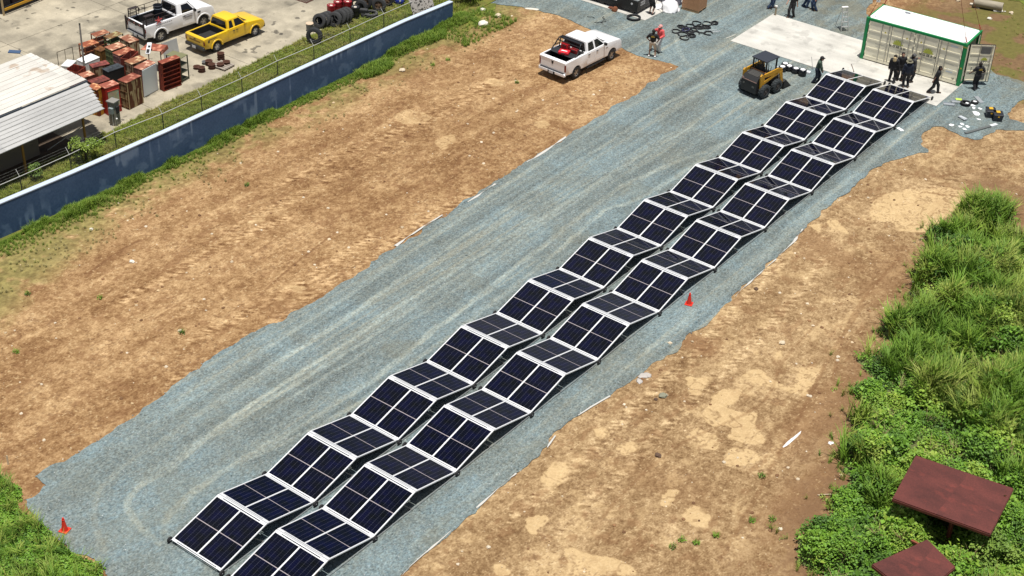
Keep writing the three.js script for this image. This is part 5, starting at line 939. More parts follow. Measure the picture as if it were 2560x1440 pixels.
{ // skid-steer loader, bucket away from the camera
  const A = [-1.98, -45.01], B = [-1.75, -46.14];
  const yaw = Math.atan2(-(B[0] - A[0]), -(B[1] - A[1])) + 0.05;
  const o = thing('skid_steer_loader', 'yellow and black skid-steer loader standing on the gravel', 'loader', [[-2.52, -44.93][0], 0.0, [-2.52, -44.93][1]], yaw);
  o.position.x += -0.05;
  const yel = mat(0.52, 0.27, 0.015, 0.5), blk = mat(0.014, 0.014, 0.015, 0.55), roofM = mat(0.030, 0.034, 0.045, 0.4, 0, { bumpMap: rustMap, bumpScale: 0.004 });
  // rear face at z = 0.35, bucket toward -z
  obj('chassis', [rb(0.95, 0.62, 2.0, 0.06, 0, 0.58, -0.75)], blk, o);
  obj('engine_hood', toCreasedNormals(plainGeo(new ConvexGeometry([[-0.52, 0.30, 0.36], [0.52, 0.30, 0.36], [-0.52, 1.02, 0.36], [0.52, 1.02, 0.36], [-0.50, 1.20, 0.18], [0.50, 1.20, 0.18], [-0.50, 1.30, -0.42], [0.50, 1.30, -0.42], [-0.52, 0.30, -0.42], [0.52, 0.30, -0.42]].map((p) => new THREE.Vector3(...p)))), 0.4), blk, o);
  obj('hood_grille', [bx(0.72, 0.012, 0.50, 0, 1.264, -0.12, 0.165), ...Array.from({ length: 7 }, (_, i) => bx(0.70, 0.014, 0.02, 0, 1.233 + i * 0.012, 0.08 - i * 0.068, 0.165))], mat(0.05, 0.048, 0.045, 0.6), o);
  obj('rear_strip', [bx(1.02, 0.035, 0.012, 0, 0.98, 0.368), bx(0.12, 0.07, 0.016, -0.44, 1.04, 0.366)], mat(0.42, 0.26, 0.22, 0.5), o);
  obj('rear_badge', [bx(0.16, 0.10, 0.010, 0.30, 0.66, 0.367), bx(0.12, 0.10, 0.010, -0.36, 0.74, 0.367)], mat(0.10, 0.10, 0.09, 0.5), o);
  obj('hood_bar', bar([-0.52, 1.33, -0.42], [0.52, 1.33, -0.42], 0.035), mat(0.45, 0.20, 0.08, 0.5), o);
  // cab: four posts, mesh sides, roof
  const posts = [[-0.45, -0.45], [0.45, -0.45], [-0.45, -1.35], [0.45, -1.35]];
  obj('cab_frame', [...posts.map(([x, z]) => bx(0.07, 1.05, 0.07, x, 1.48, z)), bx(0.9, 0.07, 0.07, 0, 1.96, -0.45), bx(0.9, 0.07, 0.07, 0, 1.96, -1.35), bx(0.04, 0.75, 0.03, -0.15, 1.6, -0.45), bx(0.04, 0.75, 0.03, 0.15, 1.6, -0.45), ...[-1, 1].flatMap((s) => [bx(0.05, 0.35, 0.9, s * 0.45, 1.15, -0.9), bar([s * 0.45, 1.05, -0.72], [s * 0.45, 1.95, -0.62], 0.022), bar([s * 0.45, 1.3, -0.45], [s * 0.45, 1.3, -1.35], 0.02)])], blk, o);
  obj('cab_roof', [rb(1.06, 0.07, 1.18, 0.03, 0, 2.02, -0.92)], roofM, o);
  obj('seat', [rb(0.5, 0.14, 0.5, 0.04, 0, 1.05, -0.85), rb(0.5, 0.5, 0.12, 0.04, 0, 1.32, -0.6)], mat(0.03, 0.03, 0.03, 0.8), o);
  obj('control_lever', [bar([0.25, 1.1, -1.15], [0.25, 1.42, -1.2], 0.018), bar([-0.25, 1.1, -1.15], [-0.25, 1.42, -1.2], 0.018)], rubber, o);
  for (const s of [-1, 1]) {
    const plate = slabOf([[-0.46, 0.28], [-0.36, 0.22], [-0.14, 1.02], [-0.30, 1.36], [-0.42, 1.45], [-0.54, 1.36], [-0.52, 1.02]], 0.07, 0.01).rotateY(Math.PI / 2);   // rear stanchion
    obj('stanchion', put(plate, s * 0.60 - 0.035, 0, -0.35), yel, o);
    obj('lift_arm', [new ConvexGeometry([[0.02, 1.40, -0.12], [0.02, 1.22, -0.12], [0.02, 1.44, -1.35], [0.02, 1.24, -1.30], [0.02, 1.30, -1.72], [0.02, 1.06, -1.64], [0.09, 1.40, -0.12], [0.09, 1.22, -0.12], [0.09, 1.44, -1.35], [0.09, 1.24, -1.30], [0.09, 1.30, -1.72], [0.09, 1.06, -1.64]].map((p) => new THREE.Vector3(s * (0.57 + p[0]), p[1], p[2]))), quadSlab([s * 0.63, 0.80, -0.10], [s * 0.63, 0.98, -0.12], [s * 0.63, 1.22, -1.35], [s * 0.63, 1.08, -1.35], 0.06), quadSlab([s * 0.63, 1.12, -1.48], [s * 0.63, 1.20, -1.72], [s * 0.63, 0.36, -1.92], [s * 0.63, 0.32, -1.74], 0.07)], yel, o);
    obj('cylinder', bar([s * 0.55, 0.72, -0.2], [s * 0.55, 1.16, -0.95], 0.045), mat(0.12, 0.03, 0.02, 0.5), o);
    for (const z of [-0.18, -1.26]) {
      const w = new THREE.Group(); w.name = 'wheel'; w.position.set(s * 0.70, 0.40, z); o.add(w);
      const tread = [tyreGeo(0.38, 0.28)];
      for (let i = 0; i < 16; i++) for (const h of [-1, 1]) tread.push(put(bx(0.13, 0.035, 0.05, h * 0.065, 0.385, 0, 0, h * 0.5), 0, 0, 0, i * Math.PI / 8 + (h > 0 ? 0.2 : 0)));
      obj('tyre', tread, mat(0.035, 0.042, 0.046, 0.9), w); obj('rim', [cy(0.20, 0.20, 0.10, s * 0.06, 0, 0, 0, 0, Math.PI / 2), cy(0.07, 0.07, 0.14, s * 0.07, 0, 0, 0, 0, Math.PI / 2)], mat(0.06, 0.05, 0.045, 0.7), w);
    }
  }
  const bucket = slabOf([[0, 0.02], [0.75, 0.02], [0.75, 0.05], [0.10, 0.08], [0.06, 0.45], [0.22, 0.52], [0.20, 0.55], [0, 0.47]], 1.5).rotateY(Math.PI / 2);
  obj('bucket', [put(bucket, -0.75, 0, -1.86), ...[-1, 1].map((s) => new ConvexGeometry([[0, 0.02], [0.74, 0.03], [0.22, 0.53], [0, 0.46]].flatMap(([u, y]) => [new THREE.Vector3(s * 0.75, y, -1.86 - u), new THREE.Vector3(s * 0.72, y, -1.86 - u)])))], mat(0.035, 0.035, 0.034, 0.8, 0.2), o);
}

// ---------------------------------------------------------------- people: bodies and clothes as continuous surfaces over posed joints
const segDist = (p, a, b, ra, rb2) => {                      // tapered capsule
  const bx_ = b[0] - a[0], by = b[1] - a[1], bz = b[2] - a[2], px = p[0] - a[0], py = p[1] - a[1], pz = p[2] - a[2];
  const h = clamp01((px * bx_ + py * by + pz * bz) / (bx_ * bx_ + by * by + bz * bz + 1e-9));
  return Math.hypot(px - bx_ * h, py - by * h, pz - bz * h) - mix(ra, rb2, h);
};
function fieldOf(bones, k, grow = 0) {
  return (x, y, z) => {
    let d = 9; const p = [x, y, z];
    for (const [a, b, ra, rb2, flat] of bones) {
      const e = flat ? segDist([x, y, z * flat], [a[0], a[1], a[2] * flat], [b[0], b[1], b[2] * flat], ra, rb2) : segDist(p, a, b, ra, rb2);
      const h = clamp01(0.5 + 0.5 * (d - e) / k); d = mix(d, e, h) - k * h * (1 - h);
    }
    return d - grow;
  };
}
function surfaceOf(bones, k, grow, cell) {
  const lo = [9, 9, 9], hi = [-9, -9, -9];
  for (const [a, b, ra, rb2, flat] of bones) for (const [p, r] of [[a, ra], [b, rb2]]) for (let i = 0; i < 3; i++) { lo[i] = Math.min(lo[i], p[i] - r - grow - 3 * cell); hi[i] = Math.max(hi[i], p[i] + r + grow + 3 * cell); }
  return netsOf(fieldOf(bones, k, grow), lo, hi, cell);
}
function bend(a, b, L1, L2, hint) {                          // elbow or knee between two ends
  const A = new THREE.Vector3(...a), B = new THREE.Vector3(...b), d = B.clone().sub(A), L = Math.min(d.length(), L1 + L2 - 1e-3); d.normalize();
  const x = (L1 * L1 - L2 * L2 + L * L) / (2 * L), h = Math.sqrt(Math.max(0, L1 * L1 - x * x)), n = new THREE.Vector3(...hint); n.sub(d.clone().multiplyScalar(n.dot(d))).normalize();
  return { mid: A.clone().addScaledVector(d, x).addScaledVector(n, h).toArray(), end: A.clone().addScaledVector(d, L).toArray() };
}
const skinTone = (v) => mat(0.40 * v, 0.22 * v, 0.15 * v, 0.6);
function person(label, at, y0, yaw, H, look) {
  const o = thing('person', label, 'person', [at[0], y0, at[1]], yaw);
  const s = H / 1.75, V = (x, y, z) => [x * s, y * s, z * s], lean = look.lean || 0, hd = look.head || [0, 0];
  const hip = V(0, 0.93 - (look.drop || 0), 0), chest = V(lean * 0.15, 1.30 - (look.drop || 0), lean), neck = V(lean * 0.2, 1.47 - (look.drop || 0) - Math.abs(lean) * 0.1, lean * 1.35);
  const headC = [neck[0] + hd[0] * s, neck[1] + 0.145 * s, neck[2] + (hd[1] + 0.02) * s];
  const feet = look.feet || [[-0.11, 0.02], [0.11, -0.02]], hands = look.hands || [[-0.27, 0.82, 0.05], [0.27, 0.82, 0.05]];
  const body = [], shirt = [], trousers = [], shoes = [];
  shirt.push([[hip[0], hip[1] + 0.03 * s, hip[2]], chest, 0.158 * s, 0.188 * s, 1.35], [[chest[0] - 0.12 * s, chest[1] + 0.09 * s, chest[2]], [chest[0] + 0.12 * s, chest[1] + 0.09 * s, chest[2]], 0.098 * s, 0.098 * s, 1.1]);
  body.push([neck, [neck[0], neck[1] - 0.09 * s, neck[2] - 0.01], 0.052 * s, 0.065 * s], [[headC[0], headC[1] + 0.03 * s, headC[2] - 0.012 * s], [headC[0], headC[1] - 0.055 * s, headC[2] + 0.022 * s], 0.102 * s, 0.076 * s]);
  body.push([[headC[0], headC[1] - 0.005 * s, headC[2] + 0.085 * s], [headC[0], headC[1] - 0.03 * s, headC[2] + 0.105 * s], 0.012 * s, 0.017 * s]);                       // nose
  body.push([[headC[0], headC[1] - 0.066 * s, headC[2] + 0.072 * s], [headC[0], headC[1] - 0.062 * s, headC[2] + 0.080 * s], 0.022 * s, 0.02 * s]);                       // mouth and chin
  for (const e of [-1, 1]) body.push([[headC[0] + e * 0.103 * s, headC[1] - 0.01 * s, headC[2] - 0.005 * s], [headC[0] + e * 0.106 * s, headC[1] + 0.025 * s, headC[2] - 0.015 * s], 0.014 * s, 0.018 * s]);   // ears
  for (const i of [0, 1]) {
    const e = i ? 1 : -1;
    const sh = [chest[0] + e * 0.19 * s, chest[1] + 0.10 * s, chest[2]], hand = V(...hands[i]), arm = bend(sh, hand, 0.29 * s, 0.27 * s, look.elbow ? look.elbow[i] : [e * 0.5, -0.1, -1]);
    const slv = look.sleeve === 'long' ? 0.97 : 0.55;
    shirt.push([sh, look.sleeve === 'long' ? arm.mid : [mix(sh[0], arm.mid[0], 0.75), mix(sh[1], arm.mid[1], 0.75), mix(sh[2], arm.mid[2], 0.75)], 0.078 * s, 0.066 * s]);
    if (look.sleeve === 'long') shirt.push([arm.mid, arm.end, 0.062 * s, 0.05 * s]);
    body.push([sh, arm.mid, 0.05 * s, 0.042 * s], [arm.mid, arm.end, 0.042 * s, 0.028 * s]);
    const dir = new THREE.Vector3(...arm.end).sub(new THREE.Vector3(...arm.mid)).normalize(), sideV = new THREE.Vector3(e, 0, 0.2).cross(dir).normalize(), palm = new THREE.Vector3(...arm.end).addScaledVector(dir, 0.07 * s);
    body.push([arm.end, palm.toArray(), 0.030 * s, 0.036 * s]);
    for (let f = 0; f < 4; f++) {                               // four fingers, slightly curled, and a thumb
      const off = (f - 1.5) * 0.021 * s, b0 = palm.clone().addScaledVector(sideV, off), ln = [0.062, 0.074, 0.07, 0.055][f] * s, b1 = b0.clone().addScaledVector(dir, ln * 0.6), curl = sideV.clone().cross(dir).multiplyScalar(e * 0.018 * s), b2 = b1.clone().addScaledVector(dir, ln * 0.5).add(curl);
      body.push([b0.toArray(), b1.toArray(), 0.0105 * s, 0.0095 * s], [b1.toArray(), b2.toArray(), 0.0095 * s, 0.0085 * s]);
    }
    const t0 = new THREE.Vector3(...arm.end).addScaledVector(dir, 0.03 * s).addScaledVector(sideV, -0.03 * s), t1 = t0.clone().addScaledVector(sideV, -0.03 * s).addScaledVector(dir, 0.04 * s);
    body.push([t0.toArray(), t1.toArray(), 0.012 * s, 0.010 * s]);
    const hj = [hip[0] + e * 0.095 * s, hip[1] - 0.03 * s, hip[2]], foot = [feet[i][0] * s, 0.085 * s + (feet[i][2] || 0) * s, feet[i][1] * s], leg = bend(hj, foot, 0.44 * s, 0.43 * s, look.knee || [e * 0.1, 0, 1]);
    trousers.push([hj, leg.mid, 0.108 * s, 0.080 * s]);
    body.push([hj, leg.mid, 0.078 * s, 0.052 * s], [leg.mid, [mix(leg.mid[0], leg.end[0], 0.35), mix(leg.mid[1], leg.end[1], 0.35), mix(leg.mid[2], leg.end[2], 0.35) - 0.015 * s], 0.053 * s, 0.054 * s], [leg.mid, leg.end, 0.05 * s, 0.035 * s]);
    if (!look.shorts) trousers.push([leg.mid, [leg.end[0], leg.end[1] - 0.01, leg.end[2]], 0.080 * s, 0.068 * s]);
    shoes.push([[foot[0], foot[1] - 0.035 * s, foot[2] - 0.05 * s], [foot[0] + e * 0.02 * s, foot[1] - 0.045 * s, foot[2] + 0.15 * s], 0.048 * s, 0.038 * s]);
    body.push([leg.end, [foot[0] + e * 0.015 * s, foot[1] - 0.045 * s, foot[2] + 0.11 * s], 0.034 * s, 0.03 * s]);
  }
  body.push([hip, chest, 0.11 * s, 0.14 * s, 1.35], [chest, neck, 0.12 * s, 0.06 * s]);
  trousers.push([[hip[0] - 0.05 * s, hip[1] + 0.0 * s, hip[2]], [hip[0] + 0.05 * s, hip[1] + 0.0 * s, hip[2]], 0.142 * s, 0.142 * s, 1.15]);
  obj('body', surfaceOf(body, 0.022, 0, 0.0145), look.skin || skinTone(1), o);
  obj(look.coat ? 'jacket' : 'shirt', surfaceOf(shirt, 0.05, look.coat ? 0.022 : 0.012, 0.02), look.shirt, o);
  obj(look.shorts ? 'shorts' : 'trousers', surfaceOf(trousers, 0.04, 0.008, 0.02), look.trousers, o);
  for (const b of shoes) { const g = surfaceOf([b], 0.02, 0.006, 0.014); const p = g.attributes.position; for (let i = 0; i < p.count; i++) if (p.getY(i) < 0.012) p.setY(i, 0.004); g.computeVertexNormals(); obj('shoe', g, look.shoes || rubber, o); }
  const hairM = look.hair || mat(0.012, 0.009, 0.007, 0.8);
  obj('hair', surfaceOf([[[headC[0], headC[1] + 0.045 * s, headC[2] - 0.03 * s], [headC[0], headC[1] - 0.01 * s, headC[2] - 0.045 * s], 0.110 * s, 0.096 * s]], 0.02, 0, 0.014), hairM, o);
  for (const e of [-1, 1]) obj('eye', new THREE.SphereGeometry(0.012 * s, 8, 6).translate(headC[0] + e * 0.034 * s, headC[1] + 0.015 * s, headC[2] + 0.090 * s), mat(0.03, 0.025, 0.02, 0.3), o);
  if (look.cap) { const c = obj('cap', [put(new THREE.SphereGeometry(0.13 * s, 16, 8, 0, Math.PI * 2, 0, Math.PI / 2), headC[0], headC[1] + 0.035 * s, headC[2] - 0.01 * s), put(cy(0.085 * s, 0.085 * s, 0.012 * s, 0, 0, 0), headC[0], headC[1] + 0.045 * s, headC[2] + 0.10 * s, 0.15)], look.cap, o); }
  if (look.hat) obj('sun_hat', [put(lathe([[0, 0.12], [0.07, 0.12], [0.105, 0.10], [0.118, 0.0], [0.20, -0.035], [0.205, -0.03], [0.12, 0.012]].map(([r, y]) => [r * s, y * s]), 24), headC[0], headC[1] + 0.055 * s, headC[2] - 0.005 * s, -0.08)], look.hat, o);
  if (look.scarf) obj('neck_flap', surfaceOf([[[neck[0], neck[1] + 0.10 * s, neck[2] - 0.07 * s], [neck[0], neck[1] - 0.03 * s, neck[2] - 0.06 * s], 0.10 * s, 0.12 * s]], 0.02, 0, 0.018), look.scarf, o);
  if (look.print) obj('back_print', put(sunburst(0.34 * s)[0] && mergeGeometries(sunburst(0.40 * s).map(plainGeo)), chest[0], chest[1] + 0.0 * s, chest[2] - 0.168 * s, 0, Math.PI, 0), look.print, o);
  return o;
}
{
  const black = mat(0.010, 0.010, 0.012, 0.8), navy = mat(0.012, 0.018, 0.034, 0.8), denim = mat(0.035, 0.06, 0.12, 0.85), khaki = mat(0.52, 0.46, 0.38, 0.85), olive = mat(0.055, 0.085, 0.060, 0.85), coral = mat(0.66, 0.10, 0.10, 0.8), offWhite = mat(0.66, 0.66, 0.63, 0.8), camo = mat(0.16, 0.15, 0.10, 0.9), straw = mat(0.52, 0.40, 0.22, 0.9), brown = mat(0.10, 0.055, 0.035, 0.8), goldPrint = mat(0.32, 0.22, 0.03, 0.7), whiteShoe = mat(0.7, 0.7, 0.7, 0.7), darkSkin = skinTone(0.55);
  const RIGHT = 2.2, TOWARD = 0.63, AWAY = 3.77, LEFT = -0.94, G0 = 0.002, SL = 0.032;
  person('person in green shirt, dark cap and jeans at the near end of slab', [-0.57, -48.67], G0, RIGHT - 0.2, 1.64, { sleeve: 'long', shirt: olive, trousers: navy, cap: black, lean: 0.09, head: [0, 0.05], feet: [[-0.09, -0.16], [0.11, 0.16]], hands: [[-0.10, 0.86, 0.30], [0.12, 0.84, 0.30]], shoes: black });
  person('person in black tee, khaki shorts and white shoes, back to camera', [-9.48, -45.35], G0, AWAY - 0.25, 1.70, { shirt: black, trousers: khaki, shorts: true, feet: [[-0.20, 0.0], [0.17, 0.0]], hands: [[-0.26, 0.98, 0.12], [0.26, 0.98, 0.12]], elbow: [[-1, 0, -0.5], [1, 0, -0.5]], shoes: whiteShoe, print: goldPrint, skin: skinTone(0.75) });
  person('person in coral shirt and white trousers facing the black tee', [-9.54, -46.17], G0, LEFT + 0.9, 1.70, { shirt: coral, trousers: offWhite, cap: mat(0.6, 0.28, 0.26, 0.7), sleeve: 'long', feet: [[-0.10, 0.0], [0.12, 0.05]], hands: [[-0.28, 1.30, 0.24], [0.20, 1.05, 0.28]], shoes: black });
  person('person in black with bare calves beside the camera tripod', [-12.85, -50.41], SL, RIGHT + 0.9, 1.70, { shirt: black, trousers: black, shorts: true, feet: [[-0.12, 0.0], [0.13, 0.03]], hands: [[-0.15, 1.15, 0.30], [0.20, 1.15, 0.28]], shoes: black, cap: black });
  person('person in blue jeans cut off at the top edge by white-capped post', [-7.8, -56.29], G0, RIGHT, 1.70, { shirt: navy, trousers: denim, feet: [[-0.10, -0.16], [0.10, 0.14]], shoes: brown });
  person('person in black trousers striding just above the slab', [-6.15, -55.96], G0, TOWARD - 0.7, 1.70, { shirt: black, trousers: black, feet: [[-0.08, 0.20], [0.10, -0.12]], shoes: brown, hands: [[-0.30, 0.95, 0.2], [0.26, 0.85, -0.12]] });
  person('person in dark jeans behind the one in black trousers', [-6.27, -57.92], G0, RIGHT, 1.70, { shirt: black, trousers: denim, feet: [[-0.09, 0.10], [0.10, -0.10]], shoes: black });
  person('person in jeans and brown boots at top edge near the ladder', [-5.57, -57.88], G0, LEFT, 1.70, { shirt: navy, trousers: denim, feet: [[-0.12, 0.12], [0.12, -0.10]], shoes: brown });
  person('person in black jacket with tan neck flap between array and container', [2.71, -51.58], SL, AWAY - 0.5, 1.70, { coat: true, sleeve: 'long', shirt: black, trousers: black, scarf: straw, feet: [[-0.16, -0.06], [0.15, 0.06]], shoes: black });
  person('dark-haired person half hidden behind the tan neck flap', [2.9, -52.16], SL, TOWARD, 1.70, { sleeve: 'long', shirt: black, trousers: black, feet: [[-0.10, 0], [0.12, 0.06]], shoes: brown });
  person('person in navy jacket and camouflage sun hat before the container', [3.61, -51.5], SL, AWAY, 1.70, { coat: true, sleeve: 'long', shirt: navy, trousers: black, hat: camo, feet: [[-0.14, 0], [0.12, 0.02]], shoes: brown });
  person('person in grey cap pointing right, behind the camouflage sun hat', [3.47, -52.32], SL, RIGHT + 0.6, 1.72, { sleeve: 'long', shirt: mat(0.04, 0.04, 0.042, 0.8), trousers: black, cap: mat(0.08, 0.08, 0.08, 0.8), feet: [[-0.10, 0], [0.12, 0.02]], hands: [[-0.25, 0.85, 0.05], [0.12, 1.32, 0.48]], shoes: brown });
  person('person in black tee walking along the slab past container doors', [5.14, -51.9], SL, RIGHT - 0.25, 1.68, { shirt: black, trousers: black, skin: darkSkin, feet: [[-0.09, -0.30, 0.03], [0.10, 0.26]], lean: 0.10, hands: [[-0.22, 0.86, -0.12], [0.24, 0.84, 0.16]], shoes: brown });
  person('person in black tee with gold print reaching to open container door', [6.76, -54.01], G0, AWAY + 0.15, 1.68, { shirt: black, trousers: black, skin: darkSkin, feet: [[-0.06, 0.06], [0.10, -0.10]], hands: [[-0.30, 1.02, 0.18], [0.42, 0.98, 0.22]], print: goldPrint, shoes: black });
}

// ---------------------------------------------------------------- equipment and small things on the site
const carton = mat(0.44, 0.235, 0.12, 0.85), pine = mat(0.46, 0.30, 0.16, 0.85), tapeM = mat(0.52, 0.32, 0.18, 0.5);
function palletOfBoxes(label, at, yaw, tone, rows) {
  const p = thing('cargo_pallet', label, 'pallet', [at[0], 0.001, at[1]], yaw);
  for (let i = 0; i < 3; i++) { obj('runner', bx(1.16, 0.09, 0.10, 0, 0.05, -0.5 + i * 0.5), pine, p); obj('block', [bx(0.12, 0.035, 0.10, -0.5, 0.1125, -0.5 + i * 0.5), bx(0.12, 0.035, 0.10, 0.5, 0.1125, -0.5 + i * 0.5)], pine, p); }
  obj('deck', bx(1.18, 0.02, 1.12, 0, 0.141, 0), pine, p);
  for (let r = 0; r < rows; r++) for (let x = 0; x < 3; x++) for (let z = 0; z < 2; z++) {
    const b = thing('carton', `brown carton, ${['left', 'middle', 'right'][x]} of ${z ? 'near' : 'far'} side, ${ordinals[r]} layer up, ${label.includes('second') ? 'half-seen' : 'full'} pallet`, 'carton', [0, 0, 0], yaw, `cartons on the ${label.includes('second') ? 'half-seen' : 'full'} pallet`);
    const lx = (x - 1) * 0.39, lz = (z - 0.5) * 0.565, c = Math.cos(yaw), s = Math.sin(yaw);
    b.position.set(at[0] + lx * c + lz * s, 0.153 + r * 0.31, at[1] - lx * s + lz * c);
    obj('box', rb(0.386, 0.306, 0.56, 0.008, 0, 0.153, 0), tone, b); obj('tape', bx(0.06, 0.003, 0.56, 0, 0.307, 0), tapeM, b);
  }
  return p;
}
palletOfBoxes('full pallet of brown cartons near the top edge', [-11.35, -53], 0.08, carton, 4);
palletOfBoxes('second pallet of cartons mostly beyond the top edge', [-11.21, -56.18], 0.08, mat(0.32, 0.13, 0.08, 0.85), 3);
{ const w = thing('plastic_wrap', 'clear plastic wrap lying over the full carton pallet', 'wrap', [[-11.35, -53][0], 1.396, [-11.35, -53][1]], 0.08); const g = new THREE.PlaneGeometry(0.8, 0.7, 14, 12); g.rotateX(-Math.PI / 2); const p = g.attributes.position; for (let i = 0; i < p.count; i++) p.setY(i, 0.004 + 0.05 * noise2(p.getX(i) * 7, p.getZ(i) * 7)); g.computeVertexNormals(); obj('film', g, mat(0.75, 0.72, 0.70, 0.2, 0, { physical: true, transmission: 0.6, thickness: 0 }), w); }
{ // generator unit on its pad
  const c = [-13.43, -49.73], yaw = 0.03;
  const o = thing('generator_unit', 'white power unit with black skirt and logo plates on its pad', 'generator', [c[0], 0.03, c[1]], yaw);
  const L = 5.2, W = 2.0, wht = mat(0.74, 0.76, 0.78, 0.35), blk = mat(0.012, 0.012, 0.013, 0.5);
  obj('skirt', rb(L, 0.72, W, 0.04, -L / 2, 0.50, -W / 2), blk, o); obj('enclosure', rb(L - 0.02, 1.75, W - 0.02, 0.04, -L / 2, 1.74, -W / 2), wht, o);
  for (const x of [-0.4, -L / 2, -L + 0.4]) obj('foot', bx(0.3, 0.14, W - 0.1, x, 0.07, -W / 2), blk, o);
  obj('door_outline', [bx(1.6, 0.03, 0.012, -1.4, 1.02, 0.002), bx(0.03, 0.9, 0.012, -0.62, 1.48, 0.002)], blk, o);
  const plate = canvasTex(256, 128, (k, w, h) => { k.fillStyle = '#e8e8e6'; k.fillRect(0, 0, w, h); k.fillStyle = '#1a2126'; k.beginPath(); k.moveTo(20, 70); k.lineTo(80, 25); k.lineTo(70, 60); k.lineTo(95, 62); k.lineTo(40, 100); k.closePath(); k.fill(); k.font = 'bold 62px sans-serif'; k.fillText('EMI', 108, 86); });
  obj('logo_plate', bx(0.52, 0.26, 0.01, -1.75, 0.66, 0.006), mat(0.9, 0.9, 0.9, 0.5, 0, { map: plate }), o); obj('logo_plate', bx(0.01, 0.26, 0.52, 0.006, 0.60, -0.6), mat(0.5, 0.5, 0.5, 0.5, 0, { map: plate }), o);
  obj('round_badge', cy(0.07, 0.07, 0.01, -0.42, 0.62, 0.006, Math.PI / 2), mat(0.7, 0.7, 0.7, 0.5), o);
}
{ // camera tripod, plastic heap, tarp
  const t = thing('camera_tripod', 'thin black camera tripod beside the generator', 'tripod', [[-12.77, -51.22][0], 0.03, [-12.77, -51.22][1]]);
  for (let i = 0; i < 3; i++) { const a = i * 2.094 + 0.4; obj('leg', bar([0, 1.25, 0], [Math.cos(a) * 0.42, 0, Math.sin(a) * 0.42], 0.014), rubber, t); } obj('head', rb(0.12, 0.14, 0.12, 0.02, 0, 1.32, 0), rubber, t); obj('centre_column', bar([0, 0.8, 0], [0, 1.3, 0], 0.015), hubGrey, t);
  const crumple = (w, h, d, seed, a = 0.12) => { const g = mergeVertices(new THREE.IcosahedronGeometry(1, 4).deleteAttribute('normal').deleteAttribute('uv')), p = g.attributes.position; for (let i = 0; i < p.count; i++) { const x = p.getX(i), y = p.getY(i), z = p.getZ(i), n = 1 + a * 2 * (fbm(x * 2.3 + seed, (y + z) * 2.3 + seed, 4) - 0.5) * 2; p.setXYZ(i, x * w * n, Math.max(0, y * h * n), z * d * n); } g.computeVertexNormals(); return g; };
  const h = thing('plastic_heap', 'crumpled heap of white plastic film next to the cartons', 'plastic heap', [[-12.45, -51.84][0], 0.01, [-12.45, -51.84][1]]); obj('film_bundle', crumple(0.62, 0.62, 0.5, 5, 0.2), mat(0.80, 0.80, 0.82, 0.4), h); obj('loose_film', put(crumple(0.3, 0.22, 0.4, 8, 0.25), -0.6, 0, 0.1), mat(0.80, 0.80, 0.82, 0.4), h);
  const b = thing('dark_tarp', 'dark folded tarpaulin behind the plastic heap at top edge', 'tarp', [[-13.6, -53.16][0], 0.01, [-13.6, -53.16][1]]); obj('folded_sheet', crumple(1.1, 0.35, 0.6, 15, 0.2), mat(0.03, 0.03, 0.045, 0.7), b); obj('corner_fold', put(crumple(0.4, 0.2, 0.35, 19, 0.2), 0.9, 0, 0.2), mat(0.035, 0.035, 0.05, 0.7), b);
  const e = thing('earth_clump', 'small red-brown clump of earth on the generator pad edge', 'earth clump', [[-14.87, -49.41][0], 0.01, [-14.87, -49.41][1]]); obj('lump', crumple(0.22, 0.28, 0.2, 25, 0.25), mat(0.17, 0.06, 0.025, 0.95), e); obj('crumb', put(crumple(0.2, 0.12, 0.14, 29, 0.3), -0.35, 0, -0.1), mat(0.12, 0.04, 0.02, 0.95), e);
}
